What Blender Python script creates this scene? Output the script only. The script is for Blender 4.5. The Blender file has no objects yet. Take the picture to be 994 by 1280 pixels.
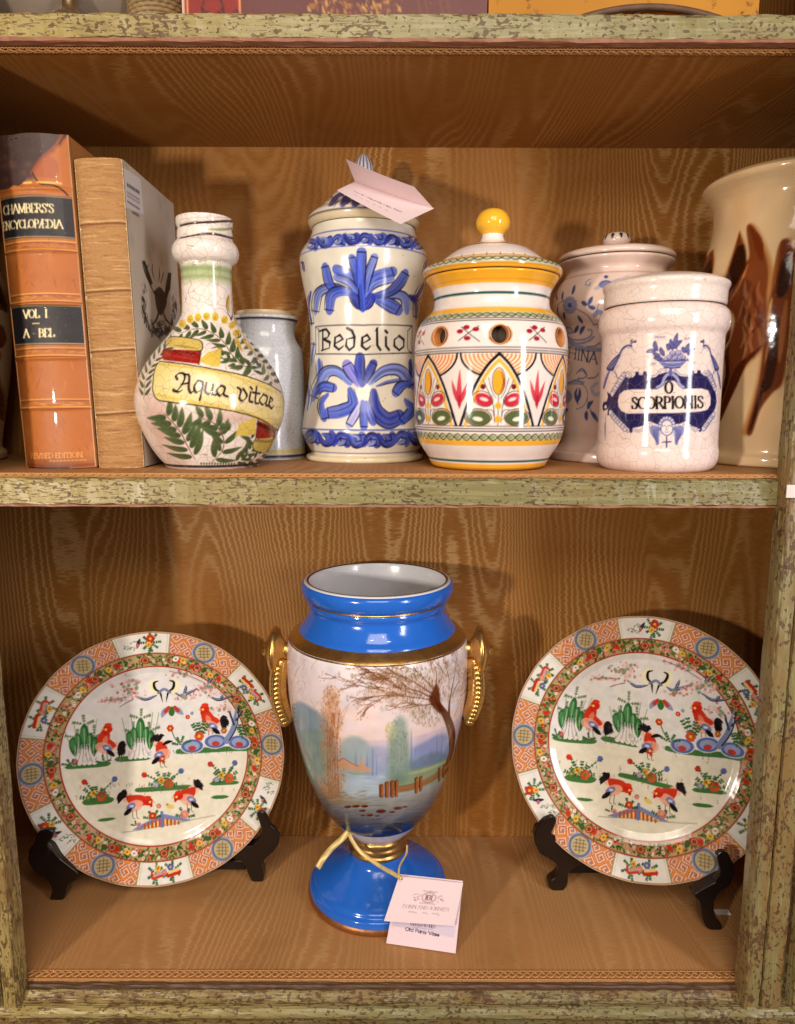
import bpy, math, random
import numpy as np
from math import pi, sin, cos, radians, hypot
from mathutils import Matrix, Vector
random.seed(11)
RNG = np.random.default_rng(11)
SC = bpy.context.scene
COL = SC.collection

# ------------------------------------------------------------------ camera
# Measured from the photograph (994 x 1280): focal length 892 px, pitched 8.7 deg down.
CAM = np.array([0.01007, -0.68, 0.61249])
FPX, PIT, ROLL, YAW = 892.29, 0.1521, 0.00243, 0.00095

def ray(px, py):
    px = np.asarray(px, float); py = np.asarray(py, float)
    u = (px - 497) / FPX; v = (py - 640) / FPX
    c, s = cos(-ROLL), sin(-ROLL); u, v = c*u - s*v, s*u + c*v
    c, s = cos(PIT), sin(PIT)
    Y = c - s*v; Z = -s - c*v; X = u
    c, s = cos(YAW), sin(YAW); X, Y = c*X + s*Y, -s*X + c*Y
    return np.stack([X, Y, Z], -1)

FWD = ray(497, 640)
def at(px, py, Y):                     # photo pixel -> point on the vertical plane y = Y
    r = ray(px, py); return CAM + r * ((Y - CAM[1]) / r[..., 1])[..., None]
def atz(px, py, Z):                    # photo pixel -> point on the level plane z = Z
    r = ray(px, py); return CAM + r * ((Z - CAM[2]) / r[..., 2])[..., None]
def mpp(P):                            # metres per photo pixel at a point
    return float(np.dot(np.asarray(P) - CAM, FWD)) / FPX

cd = bpy.data.cameras.new('camera'); camo = bpy.data.objects.new('camera', cd); COL.objects.link(camo)
right = ray(498, 640) - FWD; up = FWD - ray(497, 641)
right /= np.linalg.norm(right); up /= np.linalg.norm(up); fw = FWD / np.linalg.norm(FWD)
camo.matrix_world = Matrix(((right[0], up[0], -fw[0], CAM[0]), (right[1], up[1], -fw[1], CAM[1]),
                            (right[2], up[2], -fw[2], CAM[2]), (0, 0, 0, 1)))
cd.sensor_fit = 'VERTICAL'; cd.sensor_height = 36; cd.lens = FPX / 1280 * 36
cd.clip_start = 0.01; cd.clip_end = 50
SC.camera = camo

# ------------------------------------------------------------------ world, lamps, exposure
W = bpy.data.worlds.new('World'); SC.world = W; W.use_nodes = True
bg = W.node_tree.nodes['Background']; bg.inputs[0].default_value = (1.0, 0.57, 0.29, 1); bg.inputs[1].default_value = 0.125

def lamp(name, loc, target, size, power, col, size_y=None, spread=None):
    l = bpy.data.lights.new(name, 'AREA'); l.energy = power; l.color = col; l.size = size
    if size_y: l.shape = 'RECTANGLE'; l.size_y = size_y
    if spread: l.spread = radians(spread)
    o = bpy.data.objects.new(name, l); COL.objects.link(o); o.location = loc
    o.rotation_euler = (Vector(target) - Vector(loc)).to_track_quat('-Z', 'Y').to_euler()
    return o
lamp('shop_lamp', (-0.80, -1.20, 0.60), (0, 0.15, 0.6), 0.08, 12.0, (1.0, 0.91, 0.80))
lamp('window_daylight', (1.15, -1.15, 0.72), (0, 0.15, 0.5), 0.20, 12.5, (0.98, 0.96, 1.0), 0.9)
lamp('ceiling_lamp', (0.05, -1.40, 1.50), (0, 0.1, 0.2), 0.90, 16, (1.0, 0.88, 0.76))
for i, (x, y, z, p) in enumerate([(-0.25, -1.5, 1.65, .9), (0.32, -1.7, 1.35, .9), (0.55, -1.3, 1.75, .9)]):
    lamp('chandelier_bulb', (x, y, z), (0, 0.15, 0.5), 0.03, p, (1.0, 0.9, 0.75))

vs = SC.view_settings
vs.view_transform = 'Standard'; vs.look = 'None'; vs.gamma = 1; vs.use_curve_mapping = False; vs.exposure = 0.12
SC.cycles.max_bounces = 8

# ------------------------------------------------------------------ bookkeeping
def tag(o, label=None, cat=None, group=None, kind=None):
    if label: o['label'] = label
    if cat: o['category'] = cat
    if group: o['group'] = group
    if kind: o['kind'] = kind
    return o
def empty(name, loc, label=None, cat=None, group=None):
    o = bpy.data.objects.new(name, None); COL.objects.link(o); o.location = [float(c) for c in loc]
    o.empty_display_size = 0.02
    bpy.context.view_layer.update()
    return tag(o, label, cat, group)
def link(name, me, mat, parent=None):
    o = bpy.data.objects.new(name, me); COL.objects.link(o)
    if mat and not me.materials: me.materials.append(mat)
    if parent:
        o.parent = parent
        if parent.type == 'EMPTY': o.matrix_parent_inverse = Matrix.Translation(-Vector(parent.location))
    return o
def mesh_np(name, V, F, smooth=True):
    """V (n,3); F list/array of quads (or tris)"""
    V = np.ascontiguousarray(V, np.float32); F = np.ascontiguousarray(F, np.int32)
    me = bpy.data.meshes.new(name); k = F.shape[1]
    me.vertices.add(len(V)); me.vertices.foreach_set('co', V.ravel())
    me.loops.add(F.size); me.loops.foreach_set('vertex_index', F.ravel())
    me.polygons.add(len(F)); me.polygons.foreach_set('loop_start', np.arange(0, F.size, k, dtype=np.int32))
    me.polygons.foreach_set('use_smooth', np.full(len(F), smooth))
    me.update(calc_edges=True)
    return me
def mesh_py(name, V, F, smooth=False):
    me = bpy.data.meshes.new(name); me.from_pydata([tuple(map(float, v)) for v in V], [], F)
    me.polygons.foreach_set('use_smooth', [smooth]*len(me.polygons)); me.update()
    return me
def grid_faces(nr, nc, wrap=False):
    i = np.arange(nr-1)[:, None]; j = np.arange(nc if wrap else nc-1)[None, :]; j2 = (j+1) % nc
    return np.stack([i*nc+j, i*nc+j2, (i+1)*nc+j2, (i+1)*nc+j], -1).reshape(-1, 4)
def set_col(me, C):                    # C (n,3) sRGB paint colours -> linear colour attribute
    C = np.clip(C, 0, 1); L = np.where(C <= .04045, C/12.92, ((C+.055)/1.055)**2.4)
    a = me.color_attributes.new('paint', 'FLOAT_COLOR', 'POINT')
    a.data.foreach_set('color', np.concatenate([L, np.ones((len(L), 1))], 1).astype(np.float32).ravel())
class MB:                              # collects simple shapes into one mesh
    def __init__(s): s.V = []; s.F = []
    def add(s, V, F):
        b = len(s.V); s.V += [tuple(v) for v in V]; s.F += [tuple(i+b for i in f) for f in F]
    def box(s, x0, x1, y0, y1, z0, z1):
        s.add([(x0,y0,z0),(x1,y0,z0),(x1,y1,z0),(x0,y1,z0),(x0,y0,z1),(x1,y0,z1),(x1,y1,z1),(x0,y1,z1)],
              [(0,3,2,1),(4,5,6,7),(0,1,5,4),(1,2,6,5),(2,3,7,6),(3,0,4,7)])
    def tube(s, pts, r, n=8, cap=True):
        pts = [Vector(p) for p in pts]; m = len(pts); rs = r if isinstance(r, (list, tuple)) else [r]*m
        V = []; prev = None
        for i, p in enumerate(pts):
            t = (pts[min(i+1, m-1)] - pts[max(i-1, 0)]).normalized()
            a = t.cross(Vector((0, 0, 1))) if prev is None else prev - t*prev.dot(t)
            if a.length < 1e-4: a = t.cross(Vector((1, 0, 0)))
            a.normalize(); prev = a; b = t.cross(a)
            V += [p + (a*cos(2*pi*k/n) + b*sin(2*pi*k/n))*rs[i] for k in range(n)]
        F = [(i*n+k, i*n+(k+1) % n, (i+1)*n+(k+1) % n, (i+1)*n+k) for i in range(m-1) for k in range(n)]
        if cap: F += [tuple(range(n))[::-1], tuple((m-1)*n+k for k in range(n))]
        s.add(V, F)
    def sphere(s, c, r, n=10, m=7, sc=(1, 1, 1)):
        V = []; F = []
        for i in range(m+1):
            a = pi*i/m
            V += [(c[0]+sc[0]*r*sin(a)*cos(2*pi*k/n), c[1]+sc[1]*r*sin(a)*sin(2*pi*k/n), c[2]+sc[2]*r*cos(a)) for k in range(n)]
        F = [(i*n+k, (i+1)*n+k, (i+1)*n+(k+1) % n, i*n+(k+1) % n) for i in range(m) for k in range(n)]
        s.add(V, F)
    def build(s, name, mat, parent=None, smooth=False):
        return link(name, mesh_py(name, s.V, s.F, smooth), mat, parent)
def bevel(o, w, seg=2):
    m = o.modifiers.new('bevel', 'BEVEL'); m.width = w; m.segments = seg; m.limit_method = 'ANGLE'; m.angle_limit = radians(35)
    return o

# ------------------------------------------------------------------ materials
class N:
    def __init__(s, name):
        s.m = bpy.data.materials.new(name); s.m.use_nodes = True; s.t = s.m.node_tree; s.p = s.t.nodes['Principled BSDF']
    def new(s, typ, **kw):
        n = s.t.nodes.new(typ)
        for k, v in kw.items():
            if k.startswith('i_'):
                kk = k[2:]; n.inputs[int(kk) if kk.isdigit() else kk.replace('_', ' ')].default_value = v
            else: setattr(n, k, v)
        return n
    def put(s, a, b): s.t.links.new(a, b)
    def math(s, op, a, b=None, c=None, clamp=False):
        n = s.new('ShaderNodeMath', operation=op); n.use_clamp = clamp
        for i, x in enumerate((a, b, c)):
            if x is None: continue
            if hasattr(x, 'is_linked'): s.put(x, n.inputs[i])
            else: n.inputs[i].default_value = x
        return n.outputs[0]
    def mix(s, f, a, b, typ='MIX'):
        n = s.new('ShaderNodeMix', data_type='RGBA', blend_type=typ)
        for i, x in ((0, f), (6, a), (7, b)):
            if hasattr(x, 'is_linked'): s.put(x, n.inputs[i])
            elif i == 0: n.inputs[0].default_value = x
            else: n.inputs[i].default_value = (*x, 1) if len(x) == 3 else x
        return n.outputs[2]
    def obj(s, scale=(1, 1, 1), rot=(0, 0, 0), loc=(0, 0, 0)):
        tc = s.new('ShaderNodeTexCoord'); mp = s.new('ShaderNodeMapping')
        mp.inputs['Scale'].default_value = scale; mp.inputs['Rotation'].default_value = rot; mp.inputs['Location'].default_value = loc
        s.put(tc.outputs['Object'], mp.inputs[0]); return mp.outputs[0]
    def noise(s, vec, scale, detail=3, rough=.5, dist=0):
        n = s.new('ShaderNodeTexNoise', i_Scale=scale, i_Detail=detail, i_Roughness=rough, i_Distortion=dist)
        s.put(vec, n.inputs['Vector']); return n.outputs['Fac']
    def ramp(s, f, a, b):              # smooth step from a to b
        n = s.new('ShaderNodeMapRange', interpolation_type='SMOOTHSTEP')
        s.put(f, n.inputs[0]); n.inputs[1].default_value = a; n.inputs[2].default_value = b; return n.outputs[0]
    def bump(s, h, strength, dist):
        n = s.new('ShaderNodeBump', i_Strength=strength, i_Distance=dist); s.put(h, n.inputs['Height'])
        s.put(n.outputs[0], s.p.inputs['Normal'])
    def set(s, col=None, rough=None, metal=None, coat=None, spec=None, sub=None):
        p = s.p
        if col is not None:
            if hasattr(col, 'is_linked'): s.put(col, p.inputs['Base Color'])
            else: p.inputs['Base Color'].default_value = (*col, 1)
        if rough is not None:
            if hasattr(rough, 'is_linked'): s.put(rough, p.inputs['Roughness'])
            else: p.inputs['Roughness'].default_value = rough
        if metal is not None:
            if hasattr(metal, 'is_linked'): s.put(metal, p.inputs['Metallic'])
            else: p.inputs['Metallic'].default_value = metal
        if coat is not None: p.inputs['Coat Weight'].default_value = coat; p.inputs['Coat Roughness'].default_value = .04
        if spec is not None: p.inputs['Specular IOR Level'].default_value = spec
        return s.m
def lin(*c): return tuple((x/12.92 if x <= .04045 else ((x+.055)/1.055)**2.4) for x in c)

def simple(name, col, rough=.5, metal=0, nscale=60, var=.25, bump=0):
    n = N(name); v = n.obj(); f = n.noise(v, nscale, 4)
    c = n.mix(f, tuple(x*(1-var) for x in col), tuple(min(1, x*(1+var)) for x in col))
    if bump: n.bump(f, bump, .002)
    return n.set(c, rough, metal)

def glaze(name, rough=.14, crackle=0, cscale=120, gold=False, wob=.25):
    """painted, glazed ceramic: pigment from the paint attribute, optional craquelure"""
    n = N(name); a = n.new('ShaderNodeAttribute', attribute_name='paint'); c = a.outputs['Color']
    v = n.obj()
    soft = n.noise(v, 14, 3); c = n.mix(n.math('MULTIPLY', soft, .16), c, (.62, .5, .36), 'MULTIPLY')
    speck = n.ramp(n.noise(v, 420, 1), .70, .76); c = n.mix(n.math('MULTIPLY', speck, .22), c, (.30, .2, .12))
    if crackle:
        wv = n.new('ShaderNodeVectorMath', operation='ADD'); nz = n.new('ShaderNodeTexNoise', i_Scale=40.0, i_Detail=2.0)
        n.put(v, nz.inputs['Vector']); sc_ = n.new('ShaderNodeVectorMath', operation='SCALE'); sc_.inputs[3].default_value = .012
        n.put(nz.outputs['Color'], sc_.inputs[0]); n.put(v, wv.inputs[0]); n.put(sc_.outputs[0], wv.inputs[1])
        lines = None
        for s_, w in ((cscale, .022), (cscale*2.3, .016)):
            vo = n.new('ShaderNodeTexVoronoi', feature='DISTANCE_TO_EDGE', i_Scale=s_); n.put(wv.outputs[0], vo.inputs['Vector'])
            l = n.math('SUBTRACT', 1.0, n.ramp(vo.outputs['Distance'], 0.0, w*1.6))
            if lines is None: lines = l
            else:
                patchy = n.ramp(n.noise(v, 22, 2), .50, .62); lines = n.math('MAXIMUM', lines, n.math('MULTIPLY', l, n.math('MULTIPLY', patchy, .55)))
        c = n.mix(n.math('MULTIPLY', lines, crackle), c, (.22, .14, .09))
    h = n.noise(v, 55, 2); n.bump(h, wob, .0009)
    r = n.math('ADD', n.math('MULTIPLY', n.noise(v, 30, 3), .12), rough-.05)
    return n.set(c, r, 0, coat=.10, spec=.5)
# ------------------------------------------------------------------ brush painting
def catmull(P, n=10):
    P = np.asarray(P, float)
    if len(P) == 2: return P[0] + (P[1]-P[0])*np.linspace(0, 1, max(3, n))[:, None]
    Q = np.vstack([2*P[0]-P[1], P, 2*P[-1]-P[-2]]); out = []
    t = np.linspace(0, 1, n, endpoint=False)[:, None]
    for i in range(len(P)-1):
        a, b, c, d = Q[i:i+4]
        out.append(.5*((2*b) + (c-a)*t + (2*a-5*b+4*c-d)*t*t + (3*b-a-3*c+d)*t**3))
    return np.vstack(out + [P[-1:]])
TAPER = {None: lambda t: np.ones_like(t), 'leaf': lambda t: np.clip(np.sin(pi*np.clip(t, 0, 1)), 0, 1)**.75 + .04,
         'out': lambda t: 1-.85*t, 'in': lambda t: .15+.85*t, 'both': lambda t: .35+.65*np.sin(pi*t),
         'drop': lambda t: np.sin(pi*t**.6)**.8+.05, 'petal': lambda t: .25+.75*np.sin(pi*(.08+.62*t))}
class Canvas:
    """sRGB paint on a rectangle of a surface. mapper: design coords -> canvas px (and px per design unit, x squeeze)"""
    def __init__(s, w, h, base):
        s.w, s.h = int(w), int(h); s.a = np.empty((s.h, s.w, 3), np.float32); s.a[:] = base
        s.mapper = lambda P: P; s.k = 1.; s.ox = s.oy = 0.; s.sc = 1.; s.squeeze = lambda v: 1.
    def crop(s, ox, oy, sc): s.ox, s.oy, s.sc = ox, oy, sc; return s
    def M(s, P):
        P = np.asarray(P, float); return s.mapper(np.stack([s.ox + P[..., 0]/s.sc, s.oy + P[..., 1]/s.sc], -1))
    def _comp(s, x0, y0, al, col, a):
        if al.size == 0: return
        al = (al*a)[..., None]; v = s.a[y0:y0+al.shape[0], x0:x0+al.shape[1]]
        v += (np.asarray(col, np.float32)-v)*al
    def stroke(s, pts, w, col, a=1., taper=None, smooth=True, col2=None, nib=None, aa=1., n=8, raw=False):
        Q = catmull(pts, n) if smooth else np.asarray(pts, float)
        if not smooth and len(Q) == 2: Q = catmull(Q, 6)
        L = np.r_[0, np.cumsum(np.hypot(*np.diff(Q, axis=0).T))]; t = L/max(L[-1], 1e-9)
        r = .5*w*TAPER[taper](t)
        if nib is not None:
            T = np.gradient(Q, axis=0); ang = np.arctan2(-T[:, 1], T[:, 0])
            r = .5*w*(.28 + .72*np.abs(np.sin(ang-nib)))
        C = s.M(Q); r = np.maximum(r/s.sc*s.k, .42)
        sq = s.squeeze(C[:, 1].mean())
        pad = r.max()+2
        x0 = int(max(0, np.floor((C[:, 0]-pad/sq).min()))); x1 = int(min(s.w, np.ceil((C[:, 0]+pad/sq).max())+1))
        y0 = int(max(0, np.floor((C[:, 1]-pad).min()))); y1 = int(min(s.h, np.ceil((C[:, 1]+pad).max())+1))
        if x1 <= x0 or y1 <= y0: return
        al = np.zeros((y1-y0, x1-x0), np.float32); tm = np.zeros_like(al) if col2 is not None else None
        for i in range(len(C)-1):
            p, q = C[i], C[i+1]; rr = max(r[i], r[i+1])+1.5
            a0 = int(max(x0, min(p[0], q[0])-rr/sq)); a1 = int(min(x1, max(p[0], q[0])+rr/sq+2))
            b0 = int(max(y0, min(p[1], q[1])-rr)); b1 = int(min(y1, max(p[1], q[1])+rr+2))
            if a1 <= a0 or b1 <= b0: continue
            X = (np.arange(a0, a1)[None, :]+.5-p[0])*sq; Y = np.arange(b0, b1)[:, None]+.5-p[1]
            dx, dy = (q[0]-p[0])*sq, q[1]-p[1]; dd = dx*dx+dy*dy+1e-9
            h = np.clip((X*dx+Y*dy)/dd, 0, 1); d = np.hypot(X-h*dx, Y-h*dy)
            v = np.clip((r[i]+(r[i+1]-r[i])*h-d)/aa+.5, 0, 1)
            sub = al[b0-y0:b1-y0, a0-x0:a1-x0]
            if tm is not None:
                st = tm[b0-y0:b1-y0, a0-x0:a1-x0]; m = v > sub; st[m] = (t[i]+(t[i+1]-t[i])*h)[m]
            np.maximum(sub, v, out=sub)
        if col2 is not None:
            cc = np.asarray(col)[None, None]*(1-tm[..., None])+np.asarray(col2)[None, None]*tm[..., None]
            s._comp(x0, y0, al, cc, a)
        else: s._comp(x0, y0, al, col, a)
    def fill(s, pts, col, a=1., smooth=False, aa=1., n=6, mask=None):
        P = np.asarray(pts, float)
        if smooth: P = catmull(np.vstack([P, P[:1]]), n)[:-1]
        C = s.M(P); sq = s.squeeze(C[:, 1].mean())
        x0 = int(max(0, C[:, 0].min()-2)); x1 = int(min(s.w, C[:, 0].max()+3)); y0 = int(max(0, C[:, 1].min()-2)); y1 = int(min(s.h, C[:, 1].max()+3))
        if x1 <= x0 or y1 <= y0: return
        X = np.arange(x0, x1)[None, :]+.5; Y = np.arange(y0, y1)[:, None]+.5
        ins = np.zeros((y1-y0, x1-x0), bool); dm = np.full(ins.shape, 1e9, np.float32)
        for p, q in zip(C, np.roll(C, -1, 0)):
            if abs(q[1]-p[1]) > 1e-9:
                ins ^= ((p[1] > Y) != (q[1] > Y)) & (X < (q[0]-p[0])*(Y-p[1])/(q[1]-p[1])+p[0])
            dx, dy = (q[0]-p[0])*sq, q[1]-p[1]; xx = (X-p[0])*sq; yy = Y-p[1]
            h = np.clip((xx*dx+yy*dy)/(dx*dx+dy*dy+1e-9), 0, 1)
            np.minimum(dm, np.hypot(xx-h*dx, yy-h*dy), out=dm)
        s._comp(x0, y0, np.clip(np.where(ins, dm, -dm)/aa+.5, 0, 1), col, a)
    def ell(s, x, y, rx, ry, col, a=1., rot=0., n=20, aa=1.):
        t = np.linspace(0, 2*pi, n, endpoint=False); c, q = cos(rot), sin(rot); ex, ey = rx*np.cos(t), ry*np.sin(t)
        s.fill(np.stack([x+c*ex-q*ey, y+q*ex+c*ey], 1), col, a, aa=aa)
    def ring(s, x, y, rx, ry, w, col, a=1., rot=0.):
        t = np.linspace(0, 2*pi, 25); c, q = cos(rot), sin(rot); ex, ey = rx*np.cos(t), ry*np.sin(t)
        s.stroke(np.stack([x+c*ex-q*ey, y+q*ex+c*ey], 1), w, col, a, smooth=False)
    def soft(s, x, y, rx, ry, col, a=1., power=2.):
        C = s.M(np.array([[x, y], [x+rx, y], [x, y+ry]])); ax = max(1, abs(C[1, 0]-C[0, 0])); ay = max(1, abs(C[2, 1]-C[0, 1]))
        x0 = int(max(0, C[0, 0]-ax*1.6)); x1 = int(min(s.w, C[0, 0]+ax*1.6)); y0 = int(max(0, C[0, 1]-ay*1.6)); y1 = int(min(s.h, C[0, 1]+ay*1.6))
        if x1 <= x0 or y1 <= y0: return
        X = (np.arange(x0, x1)[None, :]-C[0, 0])/ax; Y = (np.arange(y0, y1)[:, None]-C[0, 1])/ay
        s._comp(x0, y0, np.clip(np.exp(-(X*X+Y*Y)*power), 0, 1), col, a)
    def band(s, y0, y1, col, a=1., x=None, soft=0):   # full-width band at two design heights measured at design x
        C = s.M(np.array([[x, y0], [x, y1]])); v0, v1 = sorted(C[:, 1]); v1 = max(v1, v0+1.0)
        Y = np.arange(s.h)+.5; e = max(1., soft/s.sc*s.k)
        al = np.clip((Y-v0)/e+.5, 0, 1)*np.clip((v1-Y)/e+.5, 0, 1)
        s._comp(0, 0, np.repeat(al[:, None], s.w, 1), col, a)
    def grain(s, amp, cells):           # hand-laid unevenness of the pigment
        gy = max(2, int(s.h/cells)); gx = max(2, int(s.w/cells)); g = RNG.normal(0, 1, (gy+2, gx+2))
        Y = np.linspace(0, gy, s.h); X = np.linspace(0, gx, s.w); yi = Y.astype(int); xi = X.astype(int); fy = (Y-yi)[:, None]; fx = (X-xi)[None]
        f = (g[yi][:, xi]*(1-fy)*(1-fx)+g[yi+1][:, xi]*fy*(1-fx)+g[yi][:, xi+1]*(1-fy)*fx+g[yi+1][:, xi+1]*fy*fx)
        s.a *= (1+amp*f)[..., None].astype(np.float32)
    def enrich(s, sat, con, piv=.6):     # stronger pigment
        g = s.a.mean(-1, keepdims=True); s.a[:] = np.clip((g+(s.a-g)*sat-piv)*con+piv, .02, .97)
    def sample(s, u, v):
        u = np.clip(np.asarray(u)-.5, 0, s.w-1.001); v = np.clip(np.asarray(v)-.5, 0, s.h-1.001)
        i = v.astype(int); j = u.astype(int); fy = (v-i)[..., None]; fx = (u-j)[..., None]
        i2 = np.minimum(i+1, s.h-1); j2 = np.minimum(j+1, s.w-1)
        return s.a[i, j]*(1-fy)*(1-fx)+s.a[i2, j]*fy*(1-fx)+s.a[i, j2]*(1-fy)*fx+s.a[i2, j2]*fy*fx

# serif letters: skeleton strokes in a box one unit high (y up)
def _arc(cx, cy, rx, ry, a0, a1, n=9): return [(cx+rx*cos(radians(a)), cy+ry*sin(radians(a))) for a in np.linspace(a0, a1, n)]
GL = {
 'A': (.78, [[(.02,0),(.39,1)],[(.39,1),(.76,0)],[(.17,.36),(.61,.36)]]), 'B': (.66, [[(.12,0),(.12,1)],[(.12,1)]+_arc(.34,.76,.2,.24,90,-90)+[(.12,.52)],[(.12,.52)]+_arc(.36,.26,.24,.26,90,-90)+[(.12,0)]]),
 'C': (.72, [_arc(.42,.5,.37,.5,48,312,14)]), 'D': (.78, [[(.12,0),(.12,1)],[(.12,1)]+_arc(.3,.5,.42,.5,90,-90,12)+[(.12,0)]]),
 'E': (.62, [[(.12,0),(.12,1)],[(.12,1),(.54,1),(.54,.86)],[(.12,.52),(.44,.52)],[(.12,0),(.56,0),(.56,.16)]]),
 'H': (.82, [[(.13,0),(.13,1)],[(.69,0),(.69,1)],[(.13,.5),(.69,.5)]]), 'I': (.34, [[(.17,0),(.17,1)]]),
 'L': (.6, [[(.12,0),(.12,1)],[(.12,0),(.55,0),(.55,.18)]]), 'M': (.96, [[(.12,0),(.12,1)],[(.12,1),(.48,.1)],[(.48,.1),(.84,1)],[(.84,0),(.84,1)]]),
 'N': (.82, [[(.12,0),(.12,1)],[(.12,1),(.68,0)],[(.68,0),(.68,1)]]), 'O': (.82, [_arc(.41,.5,.36,.5,90,450,18)]),
 'P': (.62, [[(.12,0),(.12,1)],[(.12,1)]+_arc(.33,.74,.22,.26,90,-90)+[(.12,.48)]]),
 'R': (.72, [[(.12,0),(.12,1)],[(.12,1)]+_arc(.33,.75,.22,.25,90,-90)+[(.12,.5)],[(.34,.5),(.68,0)]]),
 'S': (.56, [[(.48,.82),(.4,.97),(.25,1),(.1,.9),(.1,.72),(.28,.55),(.46,.38),(.48,.18),(.36,.02),(.2,0),(.08,.06),(.05,.22)]]),
 'T': (.66, [[(.33,0),(.33,1)],[(.04,.84),(.04,1),(.62,1),(.62,.84)]]), 'U': (.8, [[(.13,1),(.13,.3)]+_arc(.4,.3,.27,.3,180,360,8)+[(.67,1)]]),
 'V': (.76, [[(.02,1),(.38,0)],[(.38,0),(.74,1)]]), 'Y': (.74, [[(.02,1),(.37,.5)],[(.72,1),(.37,.5)],[(.37,.5),(.37,0)]]),
 'Q': (1.0, [[(.02,0),(.48,1)],[(.48,0),(.48,1)],[(.2,.4),(.48,.4)],[(.48,1),(.9,1),(.9,.86)],[(.48,.52),(.8,.52)],[(.48,0),(.92,0),(.92,.16)]]),
 '.': (.26, [[(.1,.03),(.14,.03)]]), '-': (.5, [[(.1,.45),(.42,.45)]]), "'": (.22, [[(.1,1),(.08,.76)]]), ' ': (.36, []),
 'l': (.3, [[(.14,0),(.14,1)]]), 'd': (.6, [_arc(.27,.32,.2,.32,60,300,10),[(.47,0),(.47,1)]]), 'a': (.54, [_arc(.25,.3,.2,.3,60,300,10),[(.45,0),(.45,.62)]]),
 'r': (.44, [[(.12,0),(.12,.62)],[(.12,.42),(.26,.62),(.4,.56)]]), 'i': (.3, [[(.14,0),(.14,.62)],[(.14,.86),(.15,.88)]]),
 's': (.46, [[(.4,.52),(.24,.63),(.1,.5),(.24,.33),(.4,.18),(.25,0),(.07,.1)]]), 'e': (.54, [[(.08,.34),(.46,.34),(.42,.54),(.27,.63),(.12,.52),(.07,.3),(.15,.08),(.3,0),(.46,.1)]]),
 'x': (.5, [[(.06,.6),(.44,0)],[(.44,.6),(.06,0)]]), '1': (.4, [[(.2,0),(.2,1)]]) }
def write(cv, text, x, y, h, col, w, dirx=(1., 0.), upv=None, width=None, a=1., serif=True, nib=0.):
    """text with its base line starting at design (x,y); dirx = base line direction; h = cap height"""
    dx = np.array(dirx, float); dx /= np.hypot(*dx); uy = np.array(upv, float) if upv is not None else np.array([dx[1], -dx[0]])
    adv = sum(GL[c][0] for c in text)*h; kx = (width/adv) if width else 1.; pen = 0.
    for c in text:
        wd, strokes = GL[c]
        for st in strokes:
            P = np.array([np.array([x, y]) + dx*(pen+px*h*kx) + uy*(py*h) for px, py in st])
            cv.stroke(P, w, col, a, smooth=False, nib=nib, aa=.9)
            if serif and len(st) == 2 and abs(st[0][0]-st[1][0]) < .5 and abs(st[0][1]-st[1][1]) > .4:
                for px, py in st:
                    q = np.array([x, y]) + dx*(pen+px*h*kx)+uy*(py*h)
                    if py in (0, 1): cv.stroke([q-dx*h*.10*kx, q+dx*h*.10*kx], w*.34, col, a, smooth=False)
        pen += wd*h*kx

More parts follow.
